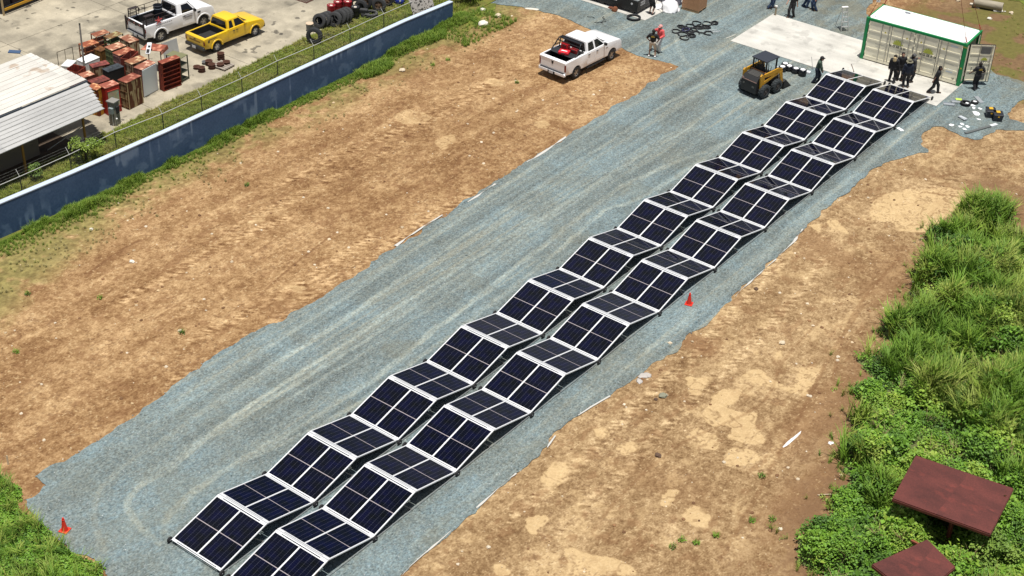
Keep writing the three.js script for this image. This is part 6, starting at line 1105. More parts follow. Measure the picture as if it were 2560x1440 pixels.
{ // cable coils laid out on the gravel
  const cable = mat(0.014, 0.015, 0.018, 0.7), blueTie = mat(0.03, 0.03, 0.10, 0.7);
  const spots = [[1690, 80], [1703, 69], [1706, 84], [1712, 96], [1712, 77], [1724, 66], [1732, 77], [1726, 91], [1742, 60], [1744, 70], [1740, 84], [1752, 79], [1762, 70], [1766, 61], [1788, 59], [1771, 85], [1718, 79]];
  const pos = [[-10.3, -49.28], [-10.41, -50.04], [-9.79, -49.19], [-9.39, -48.78], [-9.93, -49.77], [-10.07, -50.5], [-9.63, -50.11], [-9.24, -49.3], [-10, -51.12], [-9.6, -50.61], [-9.31, -49.86], [-9.19, -50.35], [-9.27, -50.99], [-9.5, -51.5], [-9.18, -51.86], [-8.68, -50.35], [-9.72, -49.8]];
  const where = ['leftmost', 'left upper tied', 'left lower', 'lowest', 'left blue-tied', 'upper left', 'upper middle pinched', 'lower tied', 'topmost', 'middle tangled', 'centre', 'right of centre', 'right doubled', 'upper right open', 'rightmost heaped', 'lower right', 'small inner'];
  pos.forEach(([x, z], i) => {
    const r = rngOf(100 + i), R = 0.26 + r() * 0.05, gap = 0.5 + r() * 0.9, a0 = r() * 6.28, t = [1, 4, 7, 9, 12, 14].includes(i), o = thing('cable_coil', `${where[i]} black cable coil of the group on the gravel`, 'cable coil', [x, 0.003, z], a0, 'cable coils laid out on the gravel');
    const loop = (rad, y, ph, arc) => tube(Array.from({ length: 15 }, (_, k) => { const a = ph + arc * k / 14, q = rad * (1 + 0.06 * Math.sin(a * 3 + i)); return [Math.cos(a) * q, y + 0.008 * Math.sin(a * 5), Math.sin(a) * q * (t ? 0.72 : 1)]; }), 0.024, 36, 6);
    obj('cable_loop', loop(R, 0.025, 0, 6.28 - gap), cable, o); obj('cable_loop', loop(R * 0.97, 0.066, 0.25, 6.28 - gap), cable, o);
    if (t) { obj('cable_loop', loop(R * 0.62, 0.03, 1.2, 5.6), cable, o); obj('cable_loop', loop(R * 0.8, 0.10, 2.2, 5.9), i === 4 ? blueTie : cable, o); }
    obj('tie', rb(0.07, 0.10, 0.03, 0.01, R * 0.98, 0.052, 0.02), i === 4 ? blueTie : hubGrey, o);
  });
  const [sx, sz] = [-13.3, -49.19], big = thing('hose_coil', 'thick black hose coil alone at the generator pad corner', 'hose coil', [sx, 0.012, sz]);
  for (const [R, y] of [[0.38, 0.04], [0.36, 0.10], [0.40, 0.10]]) obj('hose_loop', tor(R, 0.04, 0, y, 0, Math.PI / 2), cable, big);
  [[1476, 47, 0.2], [1505, 53, 1.1], [1508, 47, 2.2], [1500, 57, 0.6]].forEach(([px, py, a], i) => { const p = [[-15.42, -47.61], [-14.49, -47.48], [-14.69, -47.94], [-14.59, -47.23]][i]; const o = thing('cable_scrap', ['left', 'lowest', 'upper', 'lower left'][i] + ' dark cable scrap on gravel beyond the white pickup', 'cable scrap', [p[0], 0.003, p[1]], a); obj('strand', tube([[-0.22, 0.015, 0], [-0.05, 0.02, 0.07], [0.1, 0.015, -0.05], [0.24, 0.02, 0.03]], 0.018), cable, o); obj('end_plug', rb(0.07, 0.04, 0.04, 0.01, 0.26, 0.022, 0.03), cable, o); });
  // steel offcuts right of the coils
  [[-8.74, -50.99], [-8.5, -50.89], [-7.45, -50.9]].forEach((p, i) => { const o = thing('steel_offcut', ['short bright steel strip right of the cable coils', 'second steel strip crossing the first near the coils', 'thin pale lath lying toward the slab corner'][i], 'offcut', [p[0], 0.003, p[1]], 0.7 + i * 0.35); obj('strip', bx(0.45 + i * 0.2, 0.02, 0.05, 0, 0.012, 0), i < 2 ? alu : mat(0.6, 0.58, 0.5, 0.8), o); obj('folded_lip', bx(0.40 + i * 0.2, 0.03, 0.006, 0, 0.02, 0.026), i < 2 ? alu : mat(0.6, 0.58, 0.5, 0.8), o); });
}
{ // black reels in a line beside the slab
  const film = mat(0.008, 0.009, 0.014, 0.25), capM = mat(0.78, 0.78, 0.78, 0.5);
  [[[-2.76, -48.75], 'near-left'], [[-2.85, -49.24], 'rear-left'], [[-2.51, -49.11], 'middle'], [[-2.08, -49.07], 'bitten-topped'], [[-1.6, -49.01], 'rightmost']].forEach(([[x, z], n], i) => {
    const o = thing('cable_reel', `${n} black reel with white top beside the loader`, 'reel', [x, 0.002, z], i, 'black reels beside the slab');
    const h = 0.30 + (i === 4 ? 0.08 : 0);
    obj('drum', put(lathe([[0, 0], [0.21, 0], [0.23, 0.03], [0.23, h - 0.04], [0.20, h], [0, h]], 22)), film, o); obj('white_top', put(cy(0.14, 0.15, 0.012, i === 3 ? -0.02 : 0, h + 0.007, 0), 0, 0, 0), capM, o); obj('band', tor(0.232, 0.008, 0, h * 0.5, 0, Math.PI / 2), rubber, o);
  });
  const b = thing('white_box', 'small white box right of the black reels', 'box', [[-1.5, -49.44][0], 0.002, [-1.5, -49.44][1]], 0.3); obj('carton_body', rb(0.34, 0.14, 0.22, 0.01, 0, 0.07, 0), mat(0.74, 0.76, 0.78, 0.6), b); obj('lid_flap', bx(0.34, 0.006, 0.10, 0, 0.144, -0.05), mat(0.7, 0.72, 0.74, 0.6), b);
  const f = thing('film_scrap', 'curled clear film scrap left of the black reels', 'film scrap', [[-3.23, -49.04][0], 0.002, [-3.23, -49.04][1]], 0.4); obj('curl', [tor(0.12, 0.012, 0, 0.03, 0, 1.3), tor(0.09, 0.010, 0.18, 0.03, 0.05, 1.4)], mat(0.72, 0.75, 0.76, 0.3), f);
  const p = thing('prop_rod', 'thin steel rod leaning upright behind the green-shirted person', 'rod', [[-1.58, -50.22][0], 0.031, [-1.58, -50.22][1]]); obj('rod', bar([0, 0, 0], [-0.22, 0.62, -0.1], 0.013), hubGrey, p); obj('foot_plate', bx(0.12, 0.01, 0.12, 0, 0.006, 0), hubGrey, p);
  const l = thing('pry_bar', 'long brown bar lying on the slab behind the array', 'bar', [[0.18, -51.79][0], 0.031, [0.18, -51.79][1]], -0.95); obj('shaft', bar([-0.5, 0.02, 0], [0.42, 0.02, 0], 0.016), mat(0.10, 0.06, 0.04, 0.7), l); obj('claw', beam([0.42, 0.02, 0], [0.52, 0.05, 0.02], 0.05, 0.02), mat(0.10, 0.06, 0.04, 0.7), l);
}
{ // step ladder, capped post
  const a = mat(0.58, 0.58, 0.56, 0.4, 0.6), o = thing('step_ladder', 'aluminium step ladder standing open on the gravel', 'ladder', [[-2.96, -56.5][0], 0.003, [-2.96, -56.5][1]], 0.9);
  for (const s of [-1, 1]) { obj('front_rail', beam([s * 0.24, 0, 0.42], [s * 0.15, 1.38, 0], 0.06, 0.03), a, o); obj('rear_rail', beam([s * 0.23, 0, -0.46], [s * 0.15, 1.34, -0.04], 0.035, 0.025), a, o); }
  for (let i = 1; i < 5; i++) { const f = i / 5; obj('step', bx(2 * mix(0.24, 0.15, f), 0.03, 0.10, 0, 1.38 * f, 0.42 * (1 - f)), a, o); }
  obj('top_cap', rb(0.40, 0.06, 0.16, 0.015, 0, 1.40, -0.02), mat(0.72, 0.72, 0.70, 0.5), o); obj('rear_brace', [bar([-0.2, 0.4, -0.33], [0.2, 0.4, -0.33], 0.012), bar([-0.18, 0.85, -0.19], [0.18, 0.85, -0.19], 0.012)], a, o);
  const p = thing('capped_post', 'short tan post with white cap at the slab far corner', 'post', [[-7.02, -55.51][0], 0.003, [-7.02, -55.51][1]]); obj('stem', cy(0.06, 0.06, 0.56, 0, 0.28, 0), mat(0.30, 0.25, 0.17, 0.8), p); obj('cap', cy(0.085, 0.075, 0.07, 0, 0.595, 0), mat(0.7, 0.68, 0.64, 0.6), p);
  const v = thing('parked_van', 'dark vehicle mostly beyond the top edge behind the ladder', 'vehicle', [[-5.8, -60.92][0], 0.003, [-5.8, -60.92][1]], 0.4);
  obj('body', rb(4.6, 0.8, 1.9, 0.12, 0, 0.85, -0.9), mat(0.012, 0.014, 0.02, 0.3), v); obj('cabin', rb(3.0, 0.8, 1.7, 0.2, 0.4, 1.55, -0.9), mat(0.012, 0.014, 0.02, 0.3), v);
  for (const x of [-1.5, 1.5]) for (const z of [0, -1.8]) { const w = new THREE.Group(); w.name = 'wheel'; w.position.set(x, 0.34, z); w.rotation.y = Math.PI / 2; v.add(w); obj('tyre', tyreGeo(0.34, 0.24), rubber, w); obj('rim', rimGeo(0.34, 0.24, 1), hubGrey, w); }
}
{ // right of the array: trays, coils, tool chests
  const g = mat(0.46, 0.49, 0.52, 0.4, 0.5), wht = mat(0.74, 0.76, 0.77, 0.5);
  [[[6.43, -51.18], 0.5, 'lower'], [[6.64, -51.77], 0.62, 'upper']].forEach(([[x, z], a, n], i) => { const o = thing('metal_tray', `${n} of two grey metal trays left of the black coil`, 'tray', [x, 0.003 + i * 0.0, z], a); obj('pan', [bx(0.62, 0.012, 0.30, 0, 0.012, 0), bx(0.62, 0.06, 0.012, 0, 0.04, -0.15), bx(0.62, 0.06, 0.012, 0, 0.04, 0.15)], g, o); obj('end_lip', [bx(0.012, 0.06, 0.29, -0.31, 0.04, 0)], g, o); obj('end_lip', [bx(0.012, 0.06, 0.29, 0.31, 0.04, 0)], g, o); });
  const fl = thing('flyer', 'lime green leaflet lying above the black coil', 'leaflet', [[6.61, -52.06][0], 0.004, [6.61, -52.06][1]], 0.5); obj('paper', bx(0.34, 0.005, 0.26, 0, 0.07, 0), mat(0.42, 0.55, 0.10, 0.7), fl); obj('stiff_back', bx(0.30, 0.06, 0.22, 0, 0.034, 0), mat(0.5, 0.5, 0.45, 0.8), fl);
  const co = thing('hose_coil', 'thick black coil with white label right of the trays', 'hose coil', [[7.13, -51.8][0], 0.003, [7.13, -51.8][1]]); for (const [R, y] of [[0.24, 0.05], [0.22, 0.14], [0.25, 0.13]]) obj('hose_loop', tor(R, 0.05, 0, y, 0, Math.PI / 2), mat(0.012, 0.012, 0.013, 0.6), co); obj('label', bx(0.16, 0.004, 0.14, 0.12, 0.19, 0.12, 0.1), wht, co);
  const rl = thing('tape_roll', 'small black roll with white centre right of the coil', 'roll', [[7.44, -52.34][0], 0.003, [7.44, -52.34][1]]); obj('rim_ring', put(lathe([[0.11, 0], [0.20, 0], [0.21, 0.03], [0.21, 0.10], [0.19, 0.12], [0.11, 0.12]], 20)), rubber, rl); obj('centre_disc', cy(0.12, 0.12, 0.03, 0, 0.09, 0), wht, rl);
  const bd = thing('grey_board', 'pale grey board lying on gravel before the open door', 'board', [[7.46, -52.89][0], 0.003, [7.46, -52.89][1]], -0.75); obj('panel', rb(0.78, 0.03, 0.26, 0.008, 0, 0.016, 0), g, bd); obj('edge_strip', bx(0.78, 0.05, 0.02, 0, 0.03, 0.135), g, bd);
  const bg = thing('parts_bag', 'crumpled grey parts bag above the paper scraps', 'bag', [[7.72, -50.08][0], 0.003, [7.72, -50.08][1]], -0.4); obj('bag', [rb(0.52, 0.08, 0.26, 0.035, 0, 0.045, 0, 0, 0, 0.05)], mat(0.40, 0.43, 0.46, 0.5), bg); obj('fold', rb(0.46, 0.03, 0.12, 0.012, 0.02, 0.096, 0.04, 0, 0.2, 0.05), mat(0.5, 0.53, 0.56, 0.5), bg);
  const wl = thing('white_plate', 'white plate on the gravel beside a right-row wheel', 'plate', [[5.67, -46.6][0], 0.003, [5.67, -46.6][1]], -0.4); obj('sheet', rb(0.42, 0.02, 0.22, 0.006, 0, 0.011, 0), wht, wl); obj('rim', bx(0.42, 0.03, 0.012, 0, 0.016, 0.112), wht, wl);
  const r = rngOf(31);
  const sc = [[7.67, -51.69], [7.96, -51.89], [8.03, -51.18], [8.45, -50.59], [7.59, -48.96], [8.02, -49.09], [8, -49.44], [8.32, -49.35], [8.32, -48.98], [7.49, -51.99]];
  sc.forEach(([x, z], i) => { const o = thing('paper_scrap', ['topmost left', 'topmost right', 'middle large', 'solitary right', 'leftmost', 'lower left', 'lower upper', 'lower right', 'lowest', 'thin strip'][i] + ' white paper scrap on gravel left of tool chests', 'paper scrap', [x, 0.004, z], r() * 3, 'paper scraps on the gravel'); const n = 7, pts = Array.from({ length: n }, (_, k) => { const a = k / n * 6.28, q = (i === 2 ? 0.26 : 0.15) * (0.6 + r() * 0.6); return [Math.cos(a) * q, Math.sin(a) * q * 0.8]; }); obj('sheet', put(slabOf(pts, 0.006), 0, 0.004, 0, -Math.PI / 2 + 0.06), wht, o); });
  [[[8.73, -51.41], 'left'], [[9.21, -51.26], 'right']].forEach(([[x, z], n]) => { const o = thing('tool_chest', `${n} of two black tool chests with yellow handles`, 'tool chest', [x, 0.003, z], 0.55, 'black tool chests on the gravel'); obj('tub', toCreasedNormals(plainGeo(new ConvexGeometry([[-0.21, 0.02, -0.26], [0.21, 0.02, -0.26], [-0.21, 0.02, 0.26], [0.21, 0.02, 0.26], [-0.25, 0.34, -0.30], [0.25, 0.34, -0.30], [-0.25, 0.34, 0.30], [0.25, 0.34, 0.30]].map((p) => new THREE.Vector3(...p)))), 0.4), mat(0.028, 0.034, 0.045, 0.5), o); obj('lid', rb(0.53, 0.07, 0.63, 0.025, 0, 0.375, 0), mat(0.018, 0.02, 0.026, 0.45), o); obj('handle', rb(0.22, 0.06, 0.24, 0.02, 0, 0.435, -0.05), mat(0.62, 0.36, 0.02, 0.5), o); obj('latch', bx(0.10, 0.08, 0.02, 0, 0.30, 0.30), mat(0.62, 0.36, 0.02, 0.5), o); });
  const bl = thing('timber_plank', 'long grey plank with pale end lying on gravel at right', 'plank', [[8.99, -49.51][0], 0.003, [8.99, -49.51][1]], 1.18); obj('plank', bx(1.9, 0.06, 0.16, -0.15, 0.031, 0), mat(0.10, 0.11, 0.11, 0.8), bl); obj('sleeve', bx(0.46, 0.07, 0.20, 0.98, 0.036, 0), mat(0.58, 0.61, 0.62, 0.6), bl);
}
{ // concrete pipe on the verge behind the container
  const o = thing('concrete_pipe', 'pale concrete pipe lying on the verge behind the container', 'pipe', [[2.56, -65.56][0], -0.01, [2.56, -65.56][1]], 0.25);
  obj('barrel', put(lathe([[0.20, -0.9], [0.27, -0.9], [0.27, 0.72], [0.31, 0.76], [0.31, 0.9], [0.20, 0.9], [0.20, -0.9]], 24), 0, 0.30, 0, 0, 0, Math.PI / 2), mat(0.52, 0.47, 0.38, 0.9, 0, { map: concreteMap }), o); obj('cradle', [bx(0.12, 0.06, 0.5, -0.5, 0.0, 0), bx(0.12, 0.06, 0.5, 0.5, 0.0, 0)], mat(0.3, 0.26, 0.2, 0.9), o);
  const p = thing('stone_slab', 'flat pale slab by the open end of the pipe', 'stone slab', [[3.19, -65.71][0], -0.01, [3.19, -65.71][1]], 0.6); obj('slab', rb(0.6, 0.07, 0.42, 0.015, 0, 0.045, 0, 0.05), mat(0.56, 0.54, 0.48, 0.9), p); obj('chip', rb(0.14, 0.05, 0.10, 0.015, 0.42, 0.025, 0.1), mat(0.5, 0.48, 0.42, 0.9), p);
  const q = thing('stone_slab', 'narrow pale slab by the closed end of the pipe', 'stone slab', [[1.69, -65.54][0], -0.01, [1.69, -65.54][1]], 0.2); obj('slab', rb(0.55, 0.08, 0.2, 0.015, 0, 0.05, 0), mat(0.56, 0.52, 0.44, 0.9), q); obj('chip', rb(0.2, 0.06, 0.12, 0.015, 0.25, 0.03, 0.25), mat(0.5, 0.46, 0.38, 0.9), q);
}
{ // traffic cones
  const or = mat(0.62, 0.028, 0.012, 0.5);
  [[[-3.4, 1.95], 'near-left corner of the gravel'], [[5.93, -24.84], 'right edge of the array']].forEach(([[x, z], n]) => { const o = thing('traffic_cone', `orange-red traffic cone at the ${n}`, 'cone', [x, 0.003, z], 0.3); obj('base', rb(0.34, 0.035, 0.34, 0.012, 0, 0.018, 0), or, o); obj('cone', put(lathe([[0, 0.60], [0.022, 0.60], [0.035, 0.58], [0.115, 0.045], [0.13, 0.035]], 22)), or, o); obj('collar', tor(0.05, 0.008, 0, 0.50, 0, Math.PI / 2), or, o); });
}
{ // rusty steel sheets standing in the weeds
  const plateMap = dataTex(512, 512, (px, py) => { const x = px / 512 * 4, y = py / 512 * 4, a = fbm(x * 0.9, y * 2.2, 5), f = noise2(x * 30, y * 30), s = smooth(0.62, 0.74, fbm(x * 2.1 + 8, y * 3.0, 4)); const v = 0.66 + (a - 0.5) * 0.28 + (f - 0.5) * 0.10; return [v + s * 0.09, v * 0.97 + s * 0.06, v * 0.97 + s * 0.05]; });
  const rs = mat(0.25, 0.064, 0.048, 0.6, 0.1, { map: plateMap, bumpMap: plateMap, bumpScale: 0.004 }), rpost = mat(0.36, 0.10, 0.05, 0.85, 0, { map: rustMap });
  const table = (label, c, h, drop, foot) => {
    const cx = (c[0][0] + c[1][0] + c[2][0] + c[3][0]) / 4, cz = (c[0][1] + c[1][1] + c[2][1] + c[3][1]) / 4;
    const o = thing('rusted_steel_table', label, 'steel plate', [cx, 0, cz]), P = c.map((p, i) => [p[0] - cx, h + drop[i], p[1] - cz]);
    obj('plate', boxUV(quadSlab(...P, 0.05), 0.25), rs, o);
    const rim = []; for (let i = 0; i < 4; i++) { const a = P[i], b = P[(i + 1) % 4]; rim.push(beam([a[0], a[1] - 0.07, a[2]], [b[0], b[1] - 0.07, b[2]], 0.05, 0.10)); } obj('rim', rim.map((g) => boxUV(g)), rs, o);
    obj('post', bar([foot[0] - cx, -0.1, foot[1] - cz], [foot[0] - cx, h - 0.05, foot[1] - cz], 0.09, 12), rpost, o); obj('bracket', [beam([foot[0] - cx - 0.6, h - 0.08, foot[1] - cz], [foot[0] - cx + 0.6, h - 0.08, foot[1] - cz], 0.08, 0.08)], rpost, o);
  };
  table('larger rust-red steel plate on a post in the weeds', [[19.02, -19.49], [22.57, -20.05], [22.89, -17.21], [19.42, -16.72]], 1.7, [0, 0, 0, 0], [21.34, -17.86]);
  table('smaller rust-red steel plate cut by the bottom edge', [[21.21, -15.85], [22.54, -15.19], [22.19, -12.88], [20.28, -13.47]], 1.4, [0, 0, 0, 0], [21.36, -15.54]);
}
// ---------------------------------------------------------------- tyres, drums and wheel drums in the yard
{
  const tread = (r, w) => { const g = [tyreGeo(r, w)]; for (let i = 0; i < 22; i++) g.push(put(bx(w * 0.8, 0.012, 0.05, 0, r, 0), 0, 0, 0, i * Math.PI / 11)); return g; };
  const tyreMats = [mat(0.022, 0.023, 0.025, 0.85), mat(0.045, 0.046, 0.048, 0.9), mat(0.10, 0.10, 0.098, 0.95)];
  const list = [ // position, radius, width, leaning angle, yaw, tone, label
    [[-25.17, -33.67], 0.47, 0.32, 0.12, 1.8, 0, 'big black tyre standing upright nearest the wall'],
    [[-26.5, -35.51], 0.42, 0.26, 0.25, 2.2, 1, 'first grey tyre of the front leaning row'], [[-26.42, -35.81], 0.42, 0.24, 0.25, 2.2, 1, 'second grey tyre of the front leaning row'], [[-26.4, -36.06], 0.42, 0.24, 0.25, 2.2, 1, 'third grey tyre of the front leaning row'],
    [[-25.91, -36.19], 0.45, 0.26, 0.25, 2.2, 1, 'first tyre of the longer leaning row'], [[-25.94, -36.63], 0.45, 0.24, 0.25, 2.2, 1, 'second tyre of the longer leaning row'], [[-25.91, -36.89], 0.45, 0.24, 0.25, 2.2, 1, 'third tyre of the longer leaning row'], [[-25.89, -37.14], 0.45, 0.24, 0.25, 2.2, 1, 'last tyre of the longer leaning row'],
    [[-26.47, -38.7], 0.44, 0.28, 0.05, 1.9, 0, 'black tyre standing behind the black drum'], [[-26.35, -39.29], 0.48, 0.30, 0.1, 1.7, 0, 'large dark tyre at top edge left of the rimmed wheel'], [[-25.46, -39.6], 0.43, 0.26, 0.1, 1.8, 1, 'dark wheel with brown rim near the top edge'], [[-25.67, -40.56], 0.40, 0.26, 0.1, 1.8, 0, 'half-hidden tyre right of the rimmed wheel'], [[-26.11, -38.7], 0.40, 0.26, 0.2, 2.0, 0, 'tyre leaning between the black drum and rubber blocks'], [[-26.41, -40.22], 0.44, 0.28, 0.1, 1.8, 1, 'tyre behind the brown-rimmed wheel'], [[-26.29, -40.83], 0.42, 0.28, 0.1, 1.9, 0, 'tyre at the top edge over the rimmed wheel'],
    [[-25.68, -41.21], 0.38, 0.26, 0.1, 1.8, 0, 'tyre at the top edge left of blue barrel'],
  ];
  for (const [[x, z], r, w, tilt, yaw, tone, label] of list) {
    const o = thing('tyre', label, 'tyre', [x, 0.03 + r * Math.cos(tilt) + w * 0.5 * Math.sin(tilt), z], -1.30 - (yaw - 2.2) * 0.5, 'tyres dumped beside the lawn'); o.rotation.order = 'YXZ'; o.rotation.z = tilt;
    obj('casing', tread(r, w), tyreMats[tone], o); obj('bead', [tor(r * 0.6, 0.018, w * 0.45, 0, 0, 0, Math.PI / 2)], tyreMats[0], o);
    if (label.includes('rim')) obj('rim', rimGeo(r, w, 1), mat(0.16, 0.10, 0.06, 0.8), o);
  }
  { const o = thing('tyre', 'worn tyre lying flat with pale rim by the black drum', 'tyre', [[-25.34, -38.74][0], 0.15, [-25.34, -38.74][1]], 0.3, 'tyres dumped beside the lawn'); o.rotation.z = Math.PI / 2; obj('casing', tread(0.42, 0.24), tyreMats[0], o); obj('bead', tor(0.36, 0.03, 0.12, 0, 0, 0, Math.PI / 2), tyreMats[2], o); }
  { const o = thing('rubber_block', 'stack of black rubber blocks left of the flat tyre', 'rubber block', [[-25.52, -38.43][0], 0.035, [-25.52, -38.43][1]], 0.5); obj('block', [rb(0.5, 0.22, 0.3, 0.02, 0, 0.11, 0), rb(0.5, 0.22, 0.3, 0.02, -0.12, 0.33, -0.1)], tyreMats[0], o); obj('lid', bx(0.42, 0.02, 0.22, -0.12, 0.45, -0.1), tyreMats[1], o); }
  const drum = (label, [x, z], m, lidM, y = 0.021) => { const o = thing('steel_drum', label, 'drum', [x, y, z], 0, 'steel drums in the yard'); obj('barrel', put(lathe([[0, 0], [0.25, 0], [0.26, 0.02], [0.255, 0.24], [0.268, 0.26], [0.255, 0.28], [0.255, 0.48], [0.268, 0.50], [0.255, 0.52], [0.26, 0.72], [0.262, 0.74], [0.24, 0.74], [0.24, 0.72], [0, 0.72]], 24)), m, o); obj('lid_label', bx(0.16, 0.008, 0.14, 0.02, 0.725, 0.02, 0, 0.5), lidM, o); obj('bung', cy(0.03, 0.03, 0.02, -0.14, 0.73, 0.06), galv, o); return o; };
  const redD = mat(0.22, 0.008, 0.012, 0.4), blkD = mat(0.012, 0.012, 0.014, 0.45), lab = mat(0.72, 0.64, 0.56, 0.7);
  drum('leftmost dark red drum behind the tyres', [-27.11, -37.16], redD, lab); drum('second dark red drum behind the tyres', [-27.19, -37.81], redD, lab); drum('rearmost red drum with dark top', [-27.29, -38.44], mat(0.16, 0.01, 0.012, 0.4), lab); drum('red drum just left of the black drum', [-26.78, -38.25], redD, lab); drum('black drum standing amid the tyres', [-25.88, -37.94], blkD, lab);
  { const o = thing('paint_pail', 'small grey pail with tan lid beside the nearest tyre', 'pail', [[-26.62, -34.78][0], 0.022, [-26.62, -34.78][1]]); obj('bucket', put(lathe([[0, 0], [0.20, 0], [0.22, 0.46], [0.20, 0.46], [0, 0.45]], 20)), mat(0.10, 0.11, 0.12, 0.5), o); obj('lid', cy(0.23, 0.23, 0.03, 0, 0.47, 0), mat(0.55, 0.42, 0.30, 0.7), o); }
  { const o = thing('blue_barrel', 'bright blue plastic barrel lying at the top edge', 'barrel', [[-25.35, -41.43][0], 0.30, [-25.35, -41.43][1]], 0.5); obj('shell', put(lathe([[0, -0.42], [0.22, -0.42], [0.27, -0.36], [0.28, -0.12], [0.265, -0.1], [0.28, -0.08], [0.28, 0.2], [0.26, 0.36], [0.2, 0.42], [0, 0.42]], 24), 0, 0, 0, Math.PI / 2), mat(0.004, 0.03, 0.42, 0.35), o); obj('cap', [cy(0.06, 0.06, 0.03, 0.08, 0.05, 0.43, Math.PI / 2)], mat(0.7, 0.75, 0.78, 0.5), o); }
  { const tex = dataTex(128, 192, (x, y) => { const k = smooth(0.60, 0.66, fbm(x * 0.09, y * 0.10, 4)); return [mix(0.80, 0.12, k), mix(0.78, 0.12, k), mix(0.76, 0.11, k)]; });
    for (const [p, l, a, w] of [[[-23.23, -40.65], 'white board with black splashes leaning behind the blue wall', 0.35, 0.95], [[-23.11, -41.48], 'second splashed board stacked behind the first', 0.42, 0.55]]) { const o = thing('splashed_board', l, 'board', [p[0], 0.036, p[1]], 1.1); obj('board_face', bx(w, 1.25, 0.03, 0, 0.60, 0, -a * 0.6, 0, 0.22), mat(0.85, 0.84, 0.84, 0.7, 0, { map: tex }), o); obj('edge_batten', bx(0.04, 1.2, 0.05, w / 2 - 0.1, 0.60, -0.05, -a * 0.6, 0, 0.22), mat(0.1, 0.1, 0.1, 0.8), o); } }
  { const o = thing('wire_tangle', 'tangle of black wire beside the nearest upright tyre', 'wire', [[-25.03, -34.7][0], 0.036, [-25.03, -34.7][1]]); const r = rngOf(55); for (let i = 0; i < 7; i++) obj('strand', tube(Array.from({ length: 9 }, (_, k) => { const a = k / 8 * 6.28 + i; return [Math.cos(a) * (0.25 + r() * 0.2), 0.03 + r() * 0.16, Math.sin(a) * (0.2 + r() * 0.15)]; }), 0.008, 40, 5, true), mat(0.02, 0.02, 0.02, 0.8), o); }
  // brake drums on pallets
  const rd = mat(0.085, 0.035, 0.022, 0.9, 0.1), P = [-26.66, -26.95], pl = thing('timber_pallet', 'low pallet of rusted wheel drums near the yellow pickup', 'pallet', [[-26.84, -28.03][0], 0.021, [-26.84, -28.03][1]], 0.1);
  for (let i = 0; i < 5; i++) obj('plank', bx(1.0, 0.025, 0.13, 0, 0.11, -0.36 + i * 0.18), mat(0.30, 0.26, 0.22, 0.9), pl); for (const x of [-0.42, 0, 0.42]) obj('bearer', bx(0.09, 0.09, 0.85, x, 0.05, 0), mat(0.24, 0.20, 0.17, 0.9), pl);
  [[[-26.87, -27.87], 0.125, 'left drum on the small pallet', 0.15], [[-26.84, -28.31], 0.125, 'right drum on the small pallet', 0.15], [[-27.61, -28.61], 0.021, 'tall drum stack behind the small pallet', 0.38], [[-27.15, -27.48], 0.021, 'tall drum pile between the pallet and broken rims', 0.32], [[-27.27, -26.83], 0.021, 'broken rim pile nearest the lawn', 0.22], [[-27.87, -27.67], 0.021, 'grey rim at the back of the drum group', 0.18], [[-27.61, -27.69], 0.021, 'dark rim in the middle of the drum group', 0.22], [[-27.77, -26.93], 0.021, 'flat rims at the left of the drum group', 0.12]].forEach(([[x, z], y, l, h], i) => {
    const o = thing('wheel_drum', l + ' of rusted wheel drums', 'wheel drum', [x, y, z], i, 'rusted wheel drums in the yard');
    const n = Math.max(1, Math.round(h / 0.14)); for (let k = 0; k < n; k++) obj('ring', put(lathe([[0.10, 0], [0.20, 0], [0.215, 0.02], [0.19, 0.05], [0.19, 0.11], [0.215, 0.135], [0.15, 0.135], [0.14, 0.03], [0.10, 0.03], [0.10, 0]], 20), 0.01 * (k % 2), k * 0.137, 0), i === 5 ? mat(0.13, 0.13, 0.13, 0.8) : rd, o); });
  // storage rack corner at top left
  const rk = thing('storage_rack', 'tall dark storage rack with yellow beams at the top left corner', 'rack', [[-42.01, -24.67][0], 0.021, [-42.01, -24.67][1]], 0.06);
  const ybeam = mat(0.50, 0.26, 0.01, 0.5), up = mat(0.40, 0.30, 0.16, 0.6), dk = mat(0.02, 0.02, 0.025, 0.8);
  for (const z of [0.35, -2.6, -5.5]) for (const x of [0.5, -1.0]) obj('upright', bx(0.09, 3.2, 0.09, x, 1.6, z), z === 0.35 ? up : mat(0.45, 0.40, 0.32, 0.6), rk);
  for (const y of [0.35, 1.75, 3.0]) { obj('beam', bx(0.06, 0.14, 2.8, 0.55, y, -1.12), ybeam, rk); obj('beam', bx(0.06, 0.12, 2.7, 0.55, y, -4.05), up, rk); obj('deck', bx(1.4, 0.03, 5.7, -0.25, y + 0.05, -2.57), dk, rk); }
  for (let i = 0; i < 6; i++) { const b = thing('stored_crate', ['front', 'second', 'third', 'fourth', 'fifth', 'rear'][i] + ' dark crate on the lowest shelf of the storage rack', 'crate', [0, 0, 0], 0.06); const lz = 0.0 - i * 0.95; b.position.set([-42.01, -24.67][0] - 0.25 + lz * 0.06, 0.44, [-42.01, -24.67][1] + lz); obj('crate_box', rb(1.1, 0.85, 0.8, 0.03, 0, 0.425, 0), mat(0.03 + 0.02 * (i % 2), 0.025, 0.025, 0.8), b); obj('strap', bx(1.12, 0.04, 0.82, 0, 0.5, 0), mat(0.10, 0.06, 0.02, 0.8), b); }
